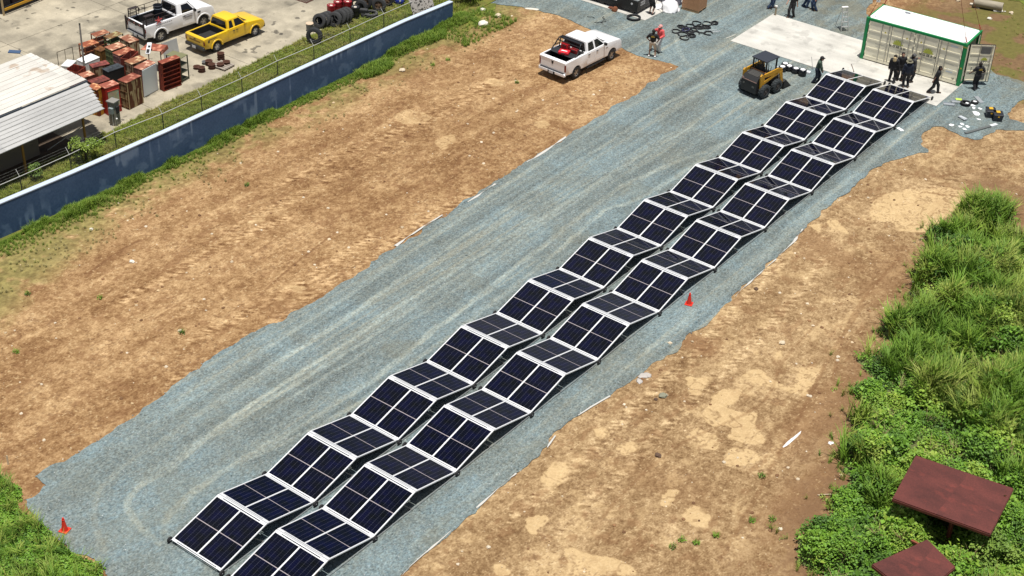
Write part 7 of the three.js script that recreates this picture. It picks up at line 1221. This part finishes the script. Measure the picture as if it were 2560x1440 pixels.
  const gate = thing('drain_grate', 'dark red rectangular grate in the yard at the top edge', 'grate', [[-30.02, -37.87][0], 0.022, [-30.02, -37.87][1]], 0.05); obj('frame', [bx(0.9, 0.03, 0.06, 0, 0.016, -0.32), bx(0.9, 0.03, 0.06, 0, 0.016, 0.32), bx(0.06, 0.03, 0.58, -0.42, 0.016, 0), bx(0.06, 0.03, 0.58, 0.42, 0.016, 0)], mat(0.08, 0.03, 0.02, 0.8), gate); for (let i = 0; i < 6; i++) obj('grate_bar', bx(0.06, 0.02, 0.56, -0.32 + i * 0.128, 0.012, 0), mat(0.05, 0.02, 0.015, 0.8), gate);
}

// ---------------------------------------------------------------- vegetation
const leafGreens = [[0.048, 0.115, 0.010], [0.088, 0.20, 0.012], [0.13, 0.265, 0.016], [0.175, 0.30, 0.024], [0.24, 0.33, 0.04]];
const grassGreens = [[0.13, 0.245, 0.016], [0.09, 0.18, 0.013], [0.18, 0.28, 0.026], [0.27, 0.31, 0.06], [0.07, 0.15, 0.013]];
const lawnGreens = [[0.16, 0.225, 0.02], [0.205, 0.255, 0.025], [0.25, 0.26, 0.05], [0.31, 0.28, 0.09]];
const weedGreens = [[0.15, 0.25, 0.015], [0.105, 0.19, 0.014], [0.20, 0.28, 0.03], [0.30, 0.30, 0.09], [0.36, 0.31, 0.14]];
const leafMat = mat(1, 1, 1, 0.62, 0), bladeMat = mat(1, 1, 1, 0.7, 0);
function leafClump(seed, n, R, size) {                     // a spray of broad leaves, each two bent faces
  const r = rngOf(seed), pos = [], idx = [];
  for (let i = 0; i < n; i++) {
    const a = r() * 6.283, q = Math.sqrt(r()) * R, y = (r() - 0.35) * R * 0.9, s = size * (0.6 + r() * 0.8), yaw = r() * 6.283, pitch = 0.15 + r() * 0.75, c = Math.cos(yaw), d = Math.sin(yaw);
    const base = pos.length / 3, P = (u, v, w) => { const px = u, py = w * Math.cos(pitch) - v * Math.sin(pitch), pz = v * Math.cos(pitch) + w * Math.sin(pitch); pos.push(Math.cos(a) * q + px * c + pz * d, y + py, Math.sin(a) * q - px * d + pz * c); };
    P(0, 0, 0); P(0.42 * s, 0.45 * s, 0.10 * s); P(0, 1.0 * s, -0.04 * s); P(-0.42 * s, 0.45 * s, 0.10 * s);
    idx.push(base, base + 1, base + 2, base, base + 2, base + 3);
  }
  const g = new THREE.BufferGeometry(); g.setAttribute('position', new THREE.Float32BufferAttribute(pos, 3)); g.setIndex(idx);
  const o = g.toNonIndexed(); o.computeVertexNormals(); return o;
}
function bladeClump(seed, n, R, H, wide) {                  // a tuft of arching blades
  const r = rngOf(seed), pos = [], idx = [];
  for (let i = 0; i < n; i++) {
    const a = r() * 6.283, q = Math.sqrt(r()) * R, yaw = r() * 6.283, h = H * (0.5 + r() * 0.6), out = h * (0.15 + r() * 0.65), w = wide * (0.6 + r() * 0.6), dx = Math.cos(yaw), dz = Math.sin(yaw), bx0 = Math.cos(a) * q, bz0 = Math.sin(a) * q, base = pos.length / 3;
    for (const [t, k] of [[0, 1], [0.4, 0.9], [0.75, 0.6], [1, 0]]) {
      const o = out * t * t, y = h * (t - 0.28 * t * t * (out / h)), cx = bx0 + dx * o, cz = bz0 + dz * o;
      if (k) pos.push(cx - dz * w * k / 2, y, cz + dx * w * k / 2, cx + dz * w * k / 2, y, cz - dx * w * k / 2); else pos.push(cx, y, cz);
    }
    idx.push(base, base + 1, base + 2, base + 1, base + 3, base + 2, base + 2, base + 3, base + 4, base + 3, base + 5, base + 4, base + 4, base + 5, base + 6);
  }
  const g = new THREE.BufferGeometry(); g.setAttribute('position', new THREE.Float32BufferAttribute(pos, 3)); g.setIndex(idx);
  const o = g.toNonIndexed(); o.computeVertexNormals(); return o;
}
function scatter(name, label, category, geo, material, places, tones, parent) {     // places: x, y, z, scale, tone value 0..1
  const m = new THREE.InstancedMesh(geo, material, places.length), r = rngOf(name.length * 131 + places.length), M = new THREE.Matrix4(), q = new THREE.Quaternion(), e = new THREE.Euler(), c = new THREE.Color();
  places.forEach(([x, y, z, s, t], i) => {
    e.set((r() - 0.5) * 0.5, r() * 6.283, (r() - 0.5) * 0.5); q.setFromEuler(e); M.compose(new THREE.Vector3(x, y, z), q, new THREE.Vector3(s, s * (0.8 + r() * 0.4), s)); m.setMatrixAt(i, M);
    const k = clamp01(t + (r() - 0.5) * 0.5) * (tones.length - 1), a = tones[Math.floor(k)], b = tones[Math.min(tones.length - 1, Math.floor(k) + 1)], f = k - Math.floor(k), v = 0.85 + r() * 0.3;
    m.setColorAt(i, c.setRGB(mix(a[0], b[0], f) * v, mix(a[1], b[1], f) * v, mix(a[2], b[2], f) * v));
  });
  m.name = parent ? name : numbered(name); m.castShadow = m.receiveShadow = true; m.userData.kind = 'stuff'; if (!parent) Object.assign(m.userData, { label, category });
  (parent || scene).add(m); return m;
}
const leafG = [leafClump(1, 30, 0.20, 0.075), leafClump(2, 30, 0.22, 0.09)], vineG = leafClump(5, 34, 0.24, 0.085), bigG = leafClump(6, 16, 0.30, 0.16), dryG = bladeClump(8, 14, 0.10, 0.7, 0.018), bladeG = bladeClump(7, 20, 0.14, 0.85, 0.032), shortG = bladeClump(9, 18, 0.10, 0.14, 0.014), midG = bladeClump(11, 22, 0.12, 0.38, 0.022);
const thicketOutline = [[18.98, -13.06], [17.92, -14.14], [17.38, -15.52], [17.44, -17.62], [16.58, -18.88], [15.94, -20.86], [15.42, -22.57], [14.53, -24.26], [14.15, -26.12], [13.97, -28.38], [13.59, -30.34], [13.12, -32.58], [12.69, -35.19], [12.22, -37.83], [11.83, -39.71], [12.22, -41.31], [13.05, -41.82], [14.44, -40.47], [16.04, -38.29], [17.63, -40.12], [23.08, -39.46], [29.69, -18.44], [20.59, -10.97]];
const thicket = ragged(thicketOutline, 0.3, 1.1, 12);
function edgeDist(pts, x, z) { let m = 9; for (let i = 0; i < pts.length; i++) { const a = pts[i], b = pts[(i + 1) % pts.length], dx = b[0] - a[0], dz = b[1] - a[1], t = clamp01(((x - a[0]) * dx + (z - a[1]) * dz) / (dx * dx + dz * dz)), d = Math.hypot(x - a[0] - dx * t, z - a[1] - dz * t); if (d < m) m = d; } return m; }
const boundsOf = (pts) => [Math.min(...pts.map((p) => p[0])), Math.max(...pts.map((p) => p[0])), Math.min(...pts.map((p) => p[1])), Math.max(...pts.map((p) => p[1]))];
const bumps = []; { const r = rngOf(515); for (let i = 0; i < 560; i++) { const rad = 0.35 + r() * 0.75; bumps.push([mix(6, 31, r()), mix(-45, -4, r()), rad, (0.3 + 0.9 * r()) * (0.45 + rad * 0.9)]); } for (let i = 0; i < 70; i++) { const rad = 0.3 + r() * 0.5; bumps.push([mix(-13, -2, r()), mix(-4, 9, r()), rad, 0.3 + 0.7 * r() * rad]); } }
function mound(x, z) { let h = 0.10 + 0.12 * fbm(x * 1.7, z * 1.7, 2); for (const b of bumps) { const dx = x - b[0], dz = z - b[1], q = (dx * dx + dz * dz) / (b[2] * b[2]); if (q < 1) { const v = b[3] * Math.sqrt(1 - q); if (v > h) h = v; } } const c = [21.52, -18.06]; return h * (0.25 + 0.75 * smooth(0.5, 1.7, Math.hypot(x - c[0], z - c[1]))); }
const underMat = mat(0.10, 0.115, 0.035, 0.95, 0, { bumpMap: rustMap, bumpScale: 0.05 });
function undergrowth(name, label, pts, scale) {              // the dark mass that the leaves stand on
  const [x0, x1, z0, z1] = boundsOf(pts), st = 0.22, nx = Math.ceil((x1 - x0) / st), nz = Math.ceil((z1 - z0) / st), pos = [], idx = [], at = new Map();
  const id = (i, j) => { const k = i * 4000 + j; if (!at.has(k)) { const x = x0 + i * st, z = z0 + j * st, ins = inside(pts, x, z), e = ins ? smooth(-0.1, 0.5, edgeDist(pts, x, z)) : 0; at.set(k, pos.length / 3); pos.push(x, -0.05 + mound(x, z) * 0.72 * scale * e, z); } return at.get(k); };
  for (let i = 0; i < nx; i++) for (let j = 0; j < nz; j++) if (inside(pts, x0 + (i + 0.5) * st, z0 + (j + 0.5) * st)) { const a = id(i, j), b = id(i + 1, j), c = id(i + 1, j + 1), d = id(i, j + 1); idx.push(a, d, b, b, d, c); }
  const g = new THREE.BufferGeometry(); g.setAttribute('position', new THREE.Float32BufferAttribute(pos, 3)); g.setIndex(idx); g.computeVertexNormals();
  const m = obj(name, g, underMat); m.userData = { kind: 'stuff', label, category: 'undergrowth' }; return m;
}
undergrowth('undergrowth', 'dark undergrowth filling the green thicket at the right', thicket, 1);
{
  const r = rngOf(2024), [x0, x1, z0, z1] = boundsOf(thicket), vines = [], shrubs = [[], []], tall = [], broad = [], dry = [];
  const xMax = 29;
  for (let n = 0; n < 60000; n++) {
    const x = mix(x0, Math.min(x1, xMax), r()), z = mix(z0, Math.min(z1, -8), r());
    if (!inside(thicket, x, z)) continue;
    const e = smooth(-0.1, 0.35, edgeDist(thicket, x, z)), h = mound(x, z) * e, kind = fbm(x * 0.33 + 70, z * 0.33, 3) + (z > -24 && x > 16 ? 0.14 : -0.10), t = clamp01(0.5 + (fbm(x * 0.8 + 5, z * 0.8, 3) - 0.5) * 1.9);
    const open = smooth(0.12, 0.36, h);                // gaps where the dark undergrowth shows
    if (r() > 0.16 + 0.84 * open) continue;
    if (r() < 0.05 + 0.10 * smooth(0.55, 0.7, fbm(x * 0.6 + 33, z * 0.6, 2))) { broad.push([x, h * 0.9 + r() * 0.2, z, 0.7 + r() * 0.6, t]); continue; }
    if (r() < 0.012) { dry.push([x, h * 0.7, z, 0.7 + r() * 0.6, r()]); continue; }
    const hi = clamp01(t * 0.75 + (r() - 0.5) * 0.25);
    if (kind > 0.50) vines.push([x, h * 0.80 + r() * 0.12, z, 0.75 + r() * 0.45, hi]);
    else if (kind > 0.43 || r() < 0.35) shrubs[r() < 0.5 ? 0 : 1].push([x, h * 0.8 + r() * 0.25, z, 0.8 + r() * 0.7, t]);
    else if (r() < 0.45) tall.push([x, h * 0.6, z, 0.75 + r() * 0.85, t]);
  }
  for (let n = 0; n < 5200; n++) { const x = mix(x0 - 2, 20, r()), z = mix(z0, -8, r()); if (inside(thicket, x, z) || inside(gravelOutline, x, z)) continue; const d = edgeDist(thicket, x, z); if (d > 1.5 || r() > Math.pow(1 - d / 1.5, 3) * smooth(0.36, 0.55, fbm(x * 1.1 + 8, z * 1.1, 3))) continue; r() < 0.6 ? tall.push([x, soilHeight(x, z) - 0.02, z, 0.25 + r() * 0.4, 0.3 + r() * 0.5]) : shrubs[0].push([x, soilHeight(x, z) + 0.05, z, 0.4 + r() * 0.4, r()]); }
  scatter('vine_cover', 'bright broad-leaved vines blanketing the lower right ground', 'vines', vineG, leafMat, vines, leafGreens);
  shrubs.forEach((s, i) => scatter('leafy_weeds', i ? 'darker bushy weeds mixed through the right-hand thicket' : 'leafy green weeds spread through the right-hand thicket', 'weeds', leafG[i], leafMat, s, leafGreens));
  scatter('broadleaf_weeds', 'large-leaved weeds standing out of the right-hand thicket', 'weeds', bigG, leafMat, broad, leafGreens); scatter('dry_stems', 'dry straw-coloured stems poking through the right-hand thicket', 'stems', dryG, bladeMat, dry, [[0.40, 0.32, 0.16], [0.30, 0.22, 0.10]]);
  scatter('tall_grass', 'tall arching yellow-green grass along the thicket edge', 'grass', bladeG, bladeMat, tall, grassGreens);
  // near-left corner
  const corner = [[-8.24, 2.14], [-7.01, 1.64], [-6.25, 1.78], [-5.79, 2.4], [-5.19, 2.51], [-4.26, 2.45], [-3.05, 2.62], [-2.15, 2.74], [-1.46, 2.61], [-0.85, 2.51], [-0.37, 3.17], [0.28, 4.8], [-2.84, 8.28], [-8.4, 5.4]];
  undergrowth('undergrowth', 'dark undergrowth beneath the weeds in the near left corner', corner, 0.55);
  const cv = [], cg = [], [a0, a1, b0, b1] = boundsOf(corner);
  for (let n = 0; n < 9000; n++) { const x = mix(a0, a1, r()), z = mix(b0, b1, r()); if (!inside(corner, x, z)) continue; const e = smooth(0, 0.6, edgeDist(corner, x, z)), h = mound(x, z) * 0.55 * e; if (r() < 0.93) cv.push([x, h * 0.75 + r() * 0.12, z, 0.75 + r() * 0.45, fbm(x, z, 3) * 0.8]); else cg.push([x, h * 0.5, z, 0.6 + r() * 0.4, r()]); }
  scatter('vine_cover', 'low leafy weeds filling the near left corner', 'vines', vineG, leafMat, cv, leafGreens); scatter('tall_grass', 'few pale grass tufts among the near left weeds', 'grass', bladeG, bladeMat, cg, grassGreens);
  // turf and rough grass along the blue wall
  const lawn = [], rough = [], verge = [], wallX = (z) => (z < -32 ? -20.85 + (z + 32) * 0.055 : -20.9);
  for (let n = 0; n < 26000; n++) { const x = mix(-27.5, -20.6, r()), z = mix(-46, -6, r()); if (!inside(lawnOutline, x, z) || x > wallX(z) - 0.34) continue; const t = fbm(x * 0.7, z * 0.7, 4); lawn.push([x, 0.03, z, 0.6 + r() * 0.7, t * 0.55 + smooth(0.5, 0.65, t) * 0.35]); if (r() < 0.035) rough.push([x, 0.03, z, 0.5 + r() * 0.5, 0.5 + r() * 0.4]); }
  for (let n = 0; n < 9000; n++) {
    const z = mix(-43, -4, r()), d = Math.pow(r(), 2.2) * 3.6, x = wallX(z) + 0.05 + d, k = fbm(z * 0.7 + 4, d * 0.8, 3), wb = z > -16 ? 1.7 : 1;
    if (d > 0.55 * wb + 0.5 * k && r() > 0.30 * smooth(0.42, 0.62, fbm(x * 1.1 + 5, z * 1.0, 4)) * (z > -20 ? 1 : 0.4)) continue;
    const s = d < 0.6 ? 0.45 + 0.75 * smooth(0.42, 0.7, k) : 0.3 + r() * 0.25; verge.push([x, -0.03, z, s, clamp01(0.15 + d * 0.35 + (r() - 0.5) * 0.3)]);
  }
  for (let n = 0; n < 900; n++) { const p = [-20.26, -41.74], x = p[0] + (r() - 0.4) * 3.2, z = p[1] + (r() - 0.5) * 5; if (x < wallX(-41) + 0.1 && z > -41.5) continue; if (r() < 0.5 * smooth(0.35, 0.6, fbm(x, z, 3)) + 0.2) verge.push([x, -0.03, z, 0.35 + r() * 0.5, r() * 0.5]); }
  for (const [p, R, n] of [[[-20.3, -33.36], 1.4, 320], [[-20.65, -38.85], 1.2, 260], [[-20.81, -10.33], 0.5, 60], [[-20.36, -12.4], 0.5, 70]]) for (let i = 0; i < n; i++) { const a = r() * 6.28, q = Math.sqrt(r()) * R; const x = p[0] + Math.cos(a) * q * 0.45, z = p[1] + Math.sin(a) * q; if (x > wallX(z) + 0.05) verge.push([x, -0.03, z, 0.6 + r() * 0.6, 0.1 + r() * 0.3]); }
  scatter('lawn_grass', 'short mown grass covering the lawn strip', 'grass', shortG, bladeMat, lawn, lawnGreens); scatter('lawn_weeds', 'taller scattered blades in the lawn strip', 'grass', midG, bladeMat, rough, lawnGreens);
  scatter('wall_weeds', 'rough green grass growing along the foot of the blue wall', 'grass', midG, bladeMat, verge, weedGreens);
  const vg = []; for (let n = 0; n < 5000; n++) { const x = mix(4, 14, r()), z = mix(-78, -56, r()), k = fbm(x * 0.55, z * 0.55 + 9, 4); if (z < -66 + (x - 6) * 1.0 ? r() < 0.9 : r() < 0.10 * smooth(0.5, 0.6, k)) vg.push([x, -0.03, z, 0.5 + r() * 0.5, k]); }
  scatter('verge_grass', 'grass behind the container and pipe', 'grass', shortG, bladeMat, vg, grassGreens);
}
// single weed tufts out on the bare earth
{
  const spots = [[[-16.28, -19.57], 'in the middle of the left earth field'], [[-13.3, -37.45], 'left of the white pickup tailgate'], [[-18.23, -36.04], 'on the earth below the wall end'], [[-18.03, -37.15], 'right of the tuft below the wall end'], [[-9.34, -8.99], 'beside a white stone low in the left field'], [[-13.47, -3.68], 'at the left image edge'], [[14.33, -11.92], 'near the bottom of the right earth field'], [[13.86, -11.72], 'left of the pair at the bottom right earth'], [[13.79, -11.17], 'lowest left of the bottom right earth weeds'], [[15.83, -14.78], 'near the thicket in lower right earth'], [[15.28, -14.27], 'left of the thicket-side tuft'], [[-13.98, -8.49], 'in the left field below the pale strip'], [[-16.57, -6.69], 'left of the pale strip'], [[14.32, -16.68], 'between pale patches and thicket'], [[14.7, -12.69], 'small and alone at the bottom right']];
  spots.forEach(([[x, z], n], i) => {
    const o = thing('weed_tuft', `small green weed tuft ${n}`, 'weed', [x, soilHeight(x, z), z], i, 'weed tufts on bare earth');
    const g1 = bladeClump(300 + i, 36, 0.13, 0.24, 0.016), g2 = leafClump(340 + i, 26, 0.14, 0.06); g2.translate(0, 0.06, 0);
    obj('blades', g1, mat(...grassGreens[i % 3], 0.75), o); obj('leaves', g2, mat(...leafGreens[i % 4], 0.7), o);
  });
}
function bush(name, label, at, R, H, n, tone, seed) {        // woody stem, limbs and a crown of separate leaves in clumps
  const o = thing(name, label, name === 'shrub' ? 'shrub' : 'tree', [at[0], 0.0, at[1]]), r = rngOf(seed), limbs = [], leaves = [];
  obj('trunk', put(lathe([[0, -0.1], [R * 0.07, -0.1], [R * 0.05, H * 0.4], [R * 0.025, H * 0.75], [0, H * 0.78]], 9)), mat(0.10, 0.07, 0.045, 0.95), o);
  const knots = []; for (let i = 0; i < 14; i++) { const a = r() * 6.28, y = H * (0.42 + r() * 0.52), q = R * (0.25 + 0.65 * r()) * Math.sqrt(Math.max(0.1, 1 - Math.pow((y / H - 0.62) / 0.5, 2))); knots.push([Math.cos(a) * q, y, Math.sin(a) * q, R * (0.26 + 0.2 * r())]); }
  obj('limb', knots.map((k) => bar([0, H * 0.3, 0], [k[0] * 0.9, k[1] * 0.95, k[2] * 0.9], R * 0.018, 5)), mat(0.10, 0.07, 0.045, 0.95), o);
  const per = Math.ceil(n / knots.length), s0 = R * 0.16;
  const geo = (sh) => knots.filter((_, i) => i % 2 === sh).map((k, i) => { const g = leafClump(seed * 7 + i + sh * 50, per, k[3], Math.min(0.16, Math.max(0.07, s0 * 0.6))); g.translate(k[0], k[1], k[2]); return g; });
  obj('crown', geo(0), mat(...tone, 0.65), o); obj('crown', geo(1), mat(tone[0] * 0.7, tone[1] * 0.78, tone[2] * 0.7, 0.65), o);
  return o;
}
bush('shrub', 'bright leafy shrub growing through the chain-link fence', [-24.05, -16.07], 0.85, 1.35, 1500, [0.19, 0.27, 0.03], 41);
bush('shrub', 'small shrub by the fence under the shed eave', [-24.3, -13.17], 0.42, 0.95, 500, [0.13, 0.21, 0.03], 42);
bush('shrub', 'rounded yellow-green shrub right of the lower rusted plate', [23.1, -17.76], 0.95, 1.25, 2200, [0.16, 0.25, 0.03], 43);
bush('shrub', 'dark small bush on the thicket edge beside bare earth', [13.02, -34.88], 0.4, 0.75, 500, [0.06, 0.12, 0.02], 44);
bush('shrub', 'dark shrub at the blue wall far end by top edge', [-22.21, -44.35], 0.9, 1.2, 1500, [0.06, 0.12, 0.015], 45);
bush('shrub', 'second dark shrub right of the wall end at top edge', [-22.1, -45.8], 0.7, 0.9, 1100, [0.08, 0.15, 0.015], 46);
// tree line beyond the site, mirrored in the far panels
{
  const r = rngOf(611); let first = null;
  for (let i = 0; i < 17; i++) {
    const x = -52 + i * 6.4 + r() * 3, z = -104 - r() * 14;
    if (!first) first = bush('boundary_tree', 'leafy tree in the line beyond the site', [x, z], 4.6, 9.5, 5200, [0.07, 0.13, 0.02], 77);
    else { const c = copyOf(first, 'leafy tree in the line beyond the site', [x, 0, z], r() * 6, 'trees beyond the site'); c.scale.setScalar(1.2 + r() * 0.45); }
  }
  first.userData.group = 'trees beyond the site';
}
// ---------------------------------------------------------------- stones, litter and fabric on the earth
{
  const stoneGeo = (seed) => { const g = mergeVertices(new THREE.IcosahedronGeometry(1, 1).deleteAttribute('normal').deleteAttribute('uv')), p = g.attributes.position, r = rngOf(seed); for (let i = 0; i < p.count; i++) { const k = 0.75 + r() * 0.45; p.setXYZ(i, p.getX(i) * k, p.getY(i) * k * 0.7, p.getZ(i) * k); } const o = g.toNonIndexed(); o.computeVertexNormals(); return o; };
  const sg = [stoneGeo(3), stoneGeo(8), stoneGeo(13)], r = rngOf(88), pale = mat(0.56, 0.47, 0.34, 0.9), whiteS = mat(0.66, 0.62, 0.54, 0.9);
  const spots = [[[-19.57, -42.36], 0.28, 'cream boulder on the rough bank by the wall end'], [[-19.72, -43.97], 0.20, 'flat pale rock right of the cream boulder'], [[-20.98, -44.06], 0.16, 'round pale rock near the wall end'], [[-19.08, -34.38], 0.16, 'white block on the bank below the wall'], [[15.12, -24.5], 0.20, 'pale rock at the thicket edge, upper of three'], [[15.59, -23.81], 0.20, 'pale rock at the thicket edge, lowest of three'], [[14.74, -24.79], 0.13, 'small pale rock at thicket edge, highest of three'], [[-9.53, -9.06], 0.09, 'white stone by a weed in the low left field'], [[-15.16, -11.31], 0.11, 'white stone alone in the left field'], [[10.58, -24.92], 0.12, 'cream stone in the upper right earth field'], [[7.59, -27.87], 0.10, 'dark stone close to the gravel edge at right'], [[6.91, -21.77], 0.10, 'white stone beside the gravel at right'], [[8.69, -18.45], 0.15, 'grey-green stone on the right earth field'], [[8.59, -18.1], 0.08, 'brown stone left of the grey-green one'], [[10.59, -15.17], 0.12, 'dark clod on the lower right earth'], [[-21, -13.93], 0.09, 'white stone near the wall weeds'], [[-18.75, -11.97], 0.09, 'white stone below the wall weeds'], [[0.61, -65.51], 0.14, 'white rock behind the container near top edge'], [[3.3, -64.14], 0.13, 'pale rock between the container and pipe'], [[4, -65.93], 0.14, 'pale rock right of the concrete pipe']];
  spots.forEach(([[x, z], s, l], i) => { const o = tag(obj('rock', sg[i % 3].clone(), l.includes('dark') || l.includes('brown') ? mat(0.10, 0.06, 0.04, 0.95) : l.includes('grey-green') ? mat(0.22, 0.22, 0.16, 0.95) : i % 2 ? pale : whiteS), l, 'rock'); o.position.set(x, soilHeight(x, z) + s * 0.35, z); o.rotation.y = i; o.scale.set(s, s, s * 1.25); });
  const small = [], dark = [];
  for (let n = 0; n < 6500; n++) { const x = mix(-21, 24, r()), z = mix(-46, 3, r()); if (inside(gravelOutline, x, z) || inside(thicket, x, z)) continue; const k = fbm(x * 0.8 + 2, z * 0.8, 3); if (x < 0 ? r() > 0.45 : r() > 0.3 + 0.6 * smooth(0.45, 0.6, k)) continue; (r() < 0.55 ? small : dark).push([x, soilHeight(x, z) + 0.005, z, 0.013 + Math.pow(r(), 4) * 0.075, r()]); }
  const stM = mat(1, 1, 1, 0.95);
  scatter('pebbles', 'pale pebbles strewn over the bare earth', 'pebbles', sg[0], stM, small, [[0.44, 0.33, 0.20], [0.62, 0.54, 0.42], [0.50, 0.36, 0.20]]); scatter('earth_crumbs', 'brown crumbs of earth strewn over the site', 'clods', sg[1], stM, dark, [[0.20, 0.10, 0.045], [0.13, 0.065, 0.03], [0.28, 0.15, 0.07]]);
  const gr = []; for (let n = 0; n < 30000; n++) { const x = mix(-9, 8, r()), z = mix(-58, 4, r()); if (inside(gravelOutline, x, z)) gr.push([x, 0.002, z, 0.010 + Math.pow(r(), 3) * 0.024, r()]); }
  scatter('gravel_stones', 'larger loose stones of the blue-grey gravel', 'gravel', sg[2], stM, gr, [[0.16, 0.19, 0.20], [0.34, 0.37, 0.37], [0.24, 0.27, 0.29]]);
  // geotextile showing at the gravel edge
  const fab = mat(0.50, 0.49, 0.46, 0.9), ribbon = (label, pts, w, seed) => {
    const pos = [], idx = []; let n = 0;
    for (let i = 0; i < pts.length - 1; i++) { const a = pts[i], b = pts[i + 1], L = Math.hypot(b[0] - a[0], b[1] - a[1]), m = Math.max(2, Math.round(L / 0.12)), nx = -(b[1] - a[1]) / L, nz = (b[0] - a[0]) / L; for (let k = 0; k < m; k++) { const t = k / m, x = mix(a[0], b[0], t), z = mix(a[1], b[1], t), q = w * Math.max(0.02, 1.5 * noise2(n * 0.23 + seed, seed) - 0.35); for (const [s, y] of [[-0.5, 0.012], [0, 0.03 + 0.03 * noise2(n * 0.5, 3 + seed)], [0.5, 0.006]]) pos.push(x + nx * q * s * 2 * 0.5, y, z + nz * q * s); n++; } }
    for (let k = 0; k < n - 1; k++) for (let c = 0; c < 2; c++) { const a = k * 3 + c; idx.push(a, a + 3, a + 1, a + 1, a + 3, a + 4); }
    const g = new THREE.BufferGeometry(); g.setAttribute('position', new THREE.Float32BufferAttribute(pos, 3)); g.setIndex(idx); g.computeVertexNormals(); tag(obj('fabric_edge', g, fab), label, 'fabric', 'fabric edges showing beside the gravel');
  };
  ribbon('wide white fabric edge midway along the gravel left side', [[-7.21, -23.61], [-7.21, -22.25], [-7.12, -20.71], [-7.06, -19.93]], 0.22, 1);
  ribbon('thin white fabric edge above the midway one, gravel left side', [[-7.15, -27.65], [-7.08, -26.35], [-7.07, -25.23]], 0.13, 2);
  ribbon('white fabric edge farthest up the gravel left side', [[-7.42, -33.97], [-7.33, -32.47], [-7.28, -31.03], [-7.33, -30.32]], 0.15, 3);
  ribbon('white fabric edge farthest up the gravel right side', [[6.69, -33.84], [6.92, -32.6], [7.01, -30.91]], 0.12, 4); ribbon('white fabric edge right of the cone', [[7.04, -30.66], [7.09, -28.91], [7.14, -27.22], [7.22, -26.57]], 0.10, 5);
  ribbon('white fabric edge below the curve, lower gravel right side', [[7.04, -17.07], [6.87, -16.03], [6.77, -15.07]], 0.08, 6); ribbon('short fabric edge at the bend of the gravel right side', [[6.85, -13.57], [6.98, -12.97], [7.08, -12.68]], 0.10, 7);
  ribbon('white fabric edge on lower gravel right side above the last', [[7.04, -10.8], [7.06, -9.79], [7.1, -8.55], [7.1, -8.19]], 0.12, 8); ribbon('white fabric edge nearest the bottom of the image', [[7.18, -6.83], [7.19, -5.7], [7.22, -4.57], [7.33, -3.81]], 0.14, 9);
  const bag = (label, at, s, seed, m) => { const g = mergeVertices(new THREE.IcosahedronGeometry(1, 3).deleteAttribute('normal').deleteAttribute('uv')), p = g.attributes.position; for (let i = 0; i < p.count; i++) { const x = p.getX(i), y = p.getY(i), z = p.getZ(i), n = 1 + 0.9 * (fbm(x * 2.4 + seed, (y + z) * 2.4 + seed, 3) - 0.5); p.setXYZ(i, x * s[0] * n, Math.max(0.002, y * s[1] * n), z * s[2] * n); } g.computeVertexNormals(); const o = tag(obj('plastic_litter', g, m), label, 'litter'); o.position.set(at[0], soilHeight(...at) + 0.003, at[1]); o.rotation.y = seed; return o; };
  bag('crumpled pale plastic at the gravel edge right of the array', [7.34, -19.16], [0.30, 0.08, 0.18], 1, mat(0.40, 0.37, 0.34, 0.6)); bag('torn pale plastic next to the crumpled piece', [7.38, -18.69], [0.18, 0.06, 0.12], 2.4, mat(0.42, 0.39, 0.36, 0.6)); bag('long strip of white plastic on the right earth field', [14.11, -19.39], [0.07, 0.04, 0.62], -0.05, mat(0.78, 0.77, 0.75, 0.5)); bag('small white plastic scrap near the thicket', [15.4, -20.21], [0.11, 0.05, 0.09], 4, mat(0.75, 0.74, 0.72, 0.5)); bag('pale plastic strip at the far gravel edge left of pickup', [-18.84, -46.24], [0.5, 0.05, 0.12], 0.5, mat(0.62, 0.58, 0.5, 0.6)); bag('white scrap beside the near left weeds', [-3.02, 2.55], [0.09, 0.06, 0.08], 6, mat(0.74, 0.74, 0.72, 0.5)); bag('white scrap lying in the lawn strip', [-23.83, -34.36], [0.12, 0.06, 0.08], 7, mat(0.7, 0.55, 0.5, 0.6));
  { const o = tag(obj('driftwood', tube([[-0.45, 0.03, 0.3], [-0.1, 0.06, 0.0], [0.1, 0.04, -0.15], [0.4, 0.05, -0.3]], 0.022, 20, 6), mat(0.50, 0.40, 0.28, 0.9)), 'pale dry branch lying before the thicket', 'branch'); const p = [16.93, -17.37]; o.position.set(p[0], soilHeight(...p), p[1]); }
  { const o = tag(obj('timber_stake', [put(slabOf([[-0.03, -0.1], [0.03, -0.1], [0.03, 0.42], [0, 0.46], [-0.03, 0.42]], 0.03))], mat(0.66, 0.55, 0.38, 0.9)), 'pale wooden stake standing at the left image edge', 'stake'); const p = [-7.89, 0.95]; o.position.set(p[0], soilHeight(...p), p[1]); o.rotation.y = 0.6; }
}

renderer.render(scene, camera);
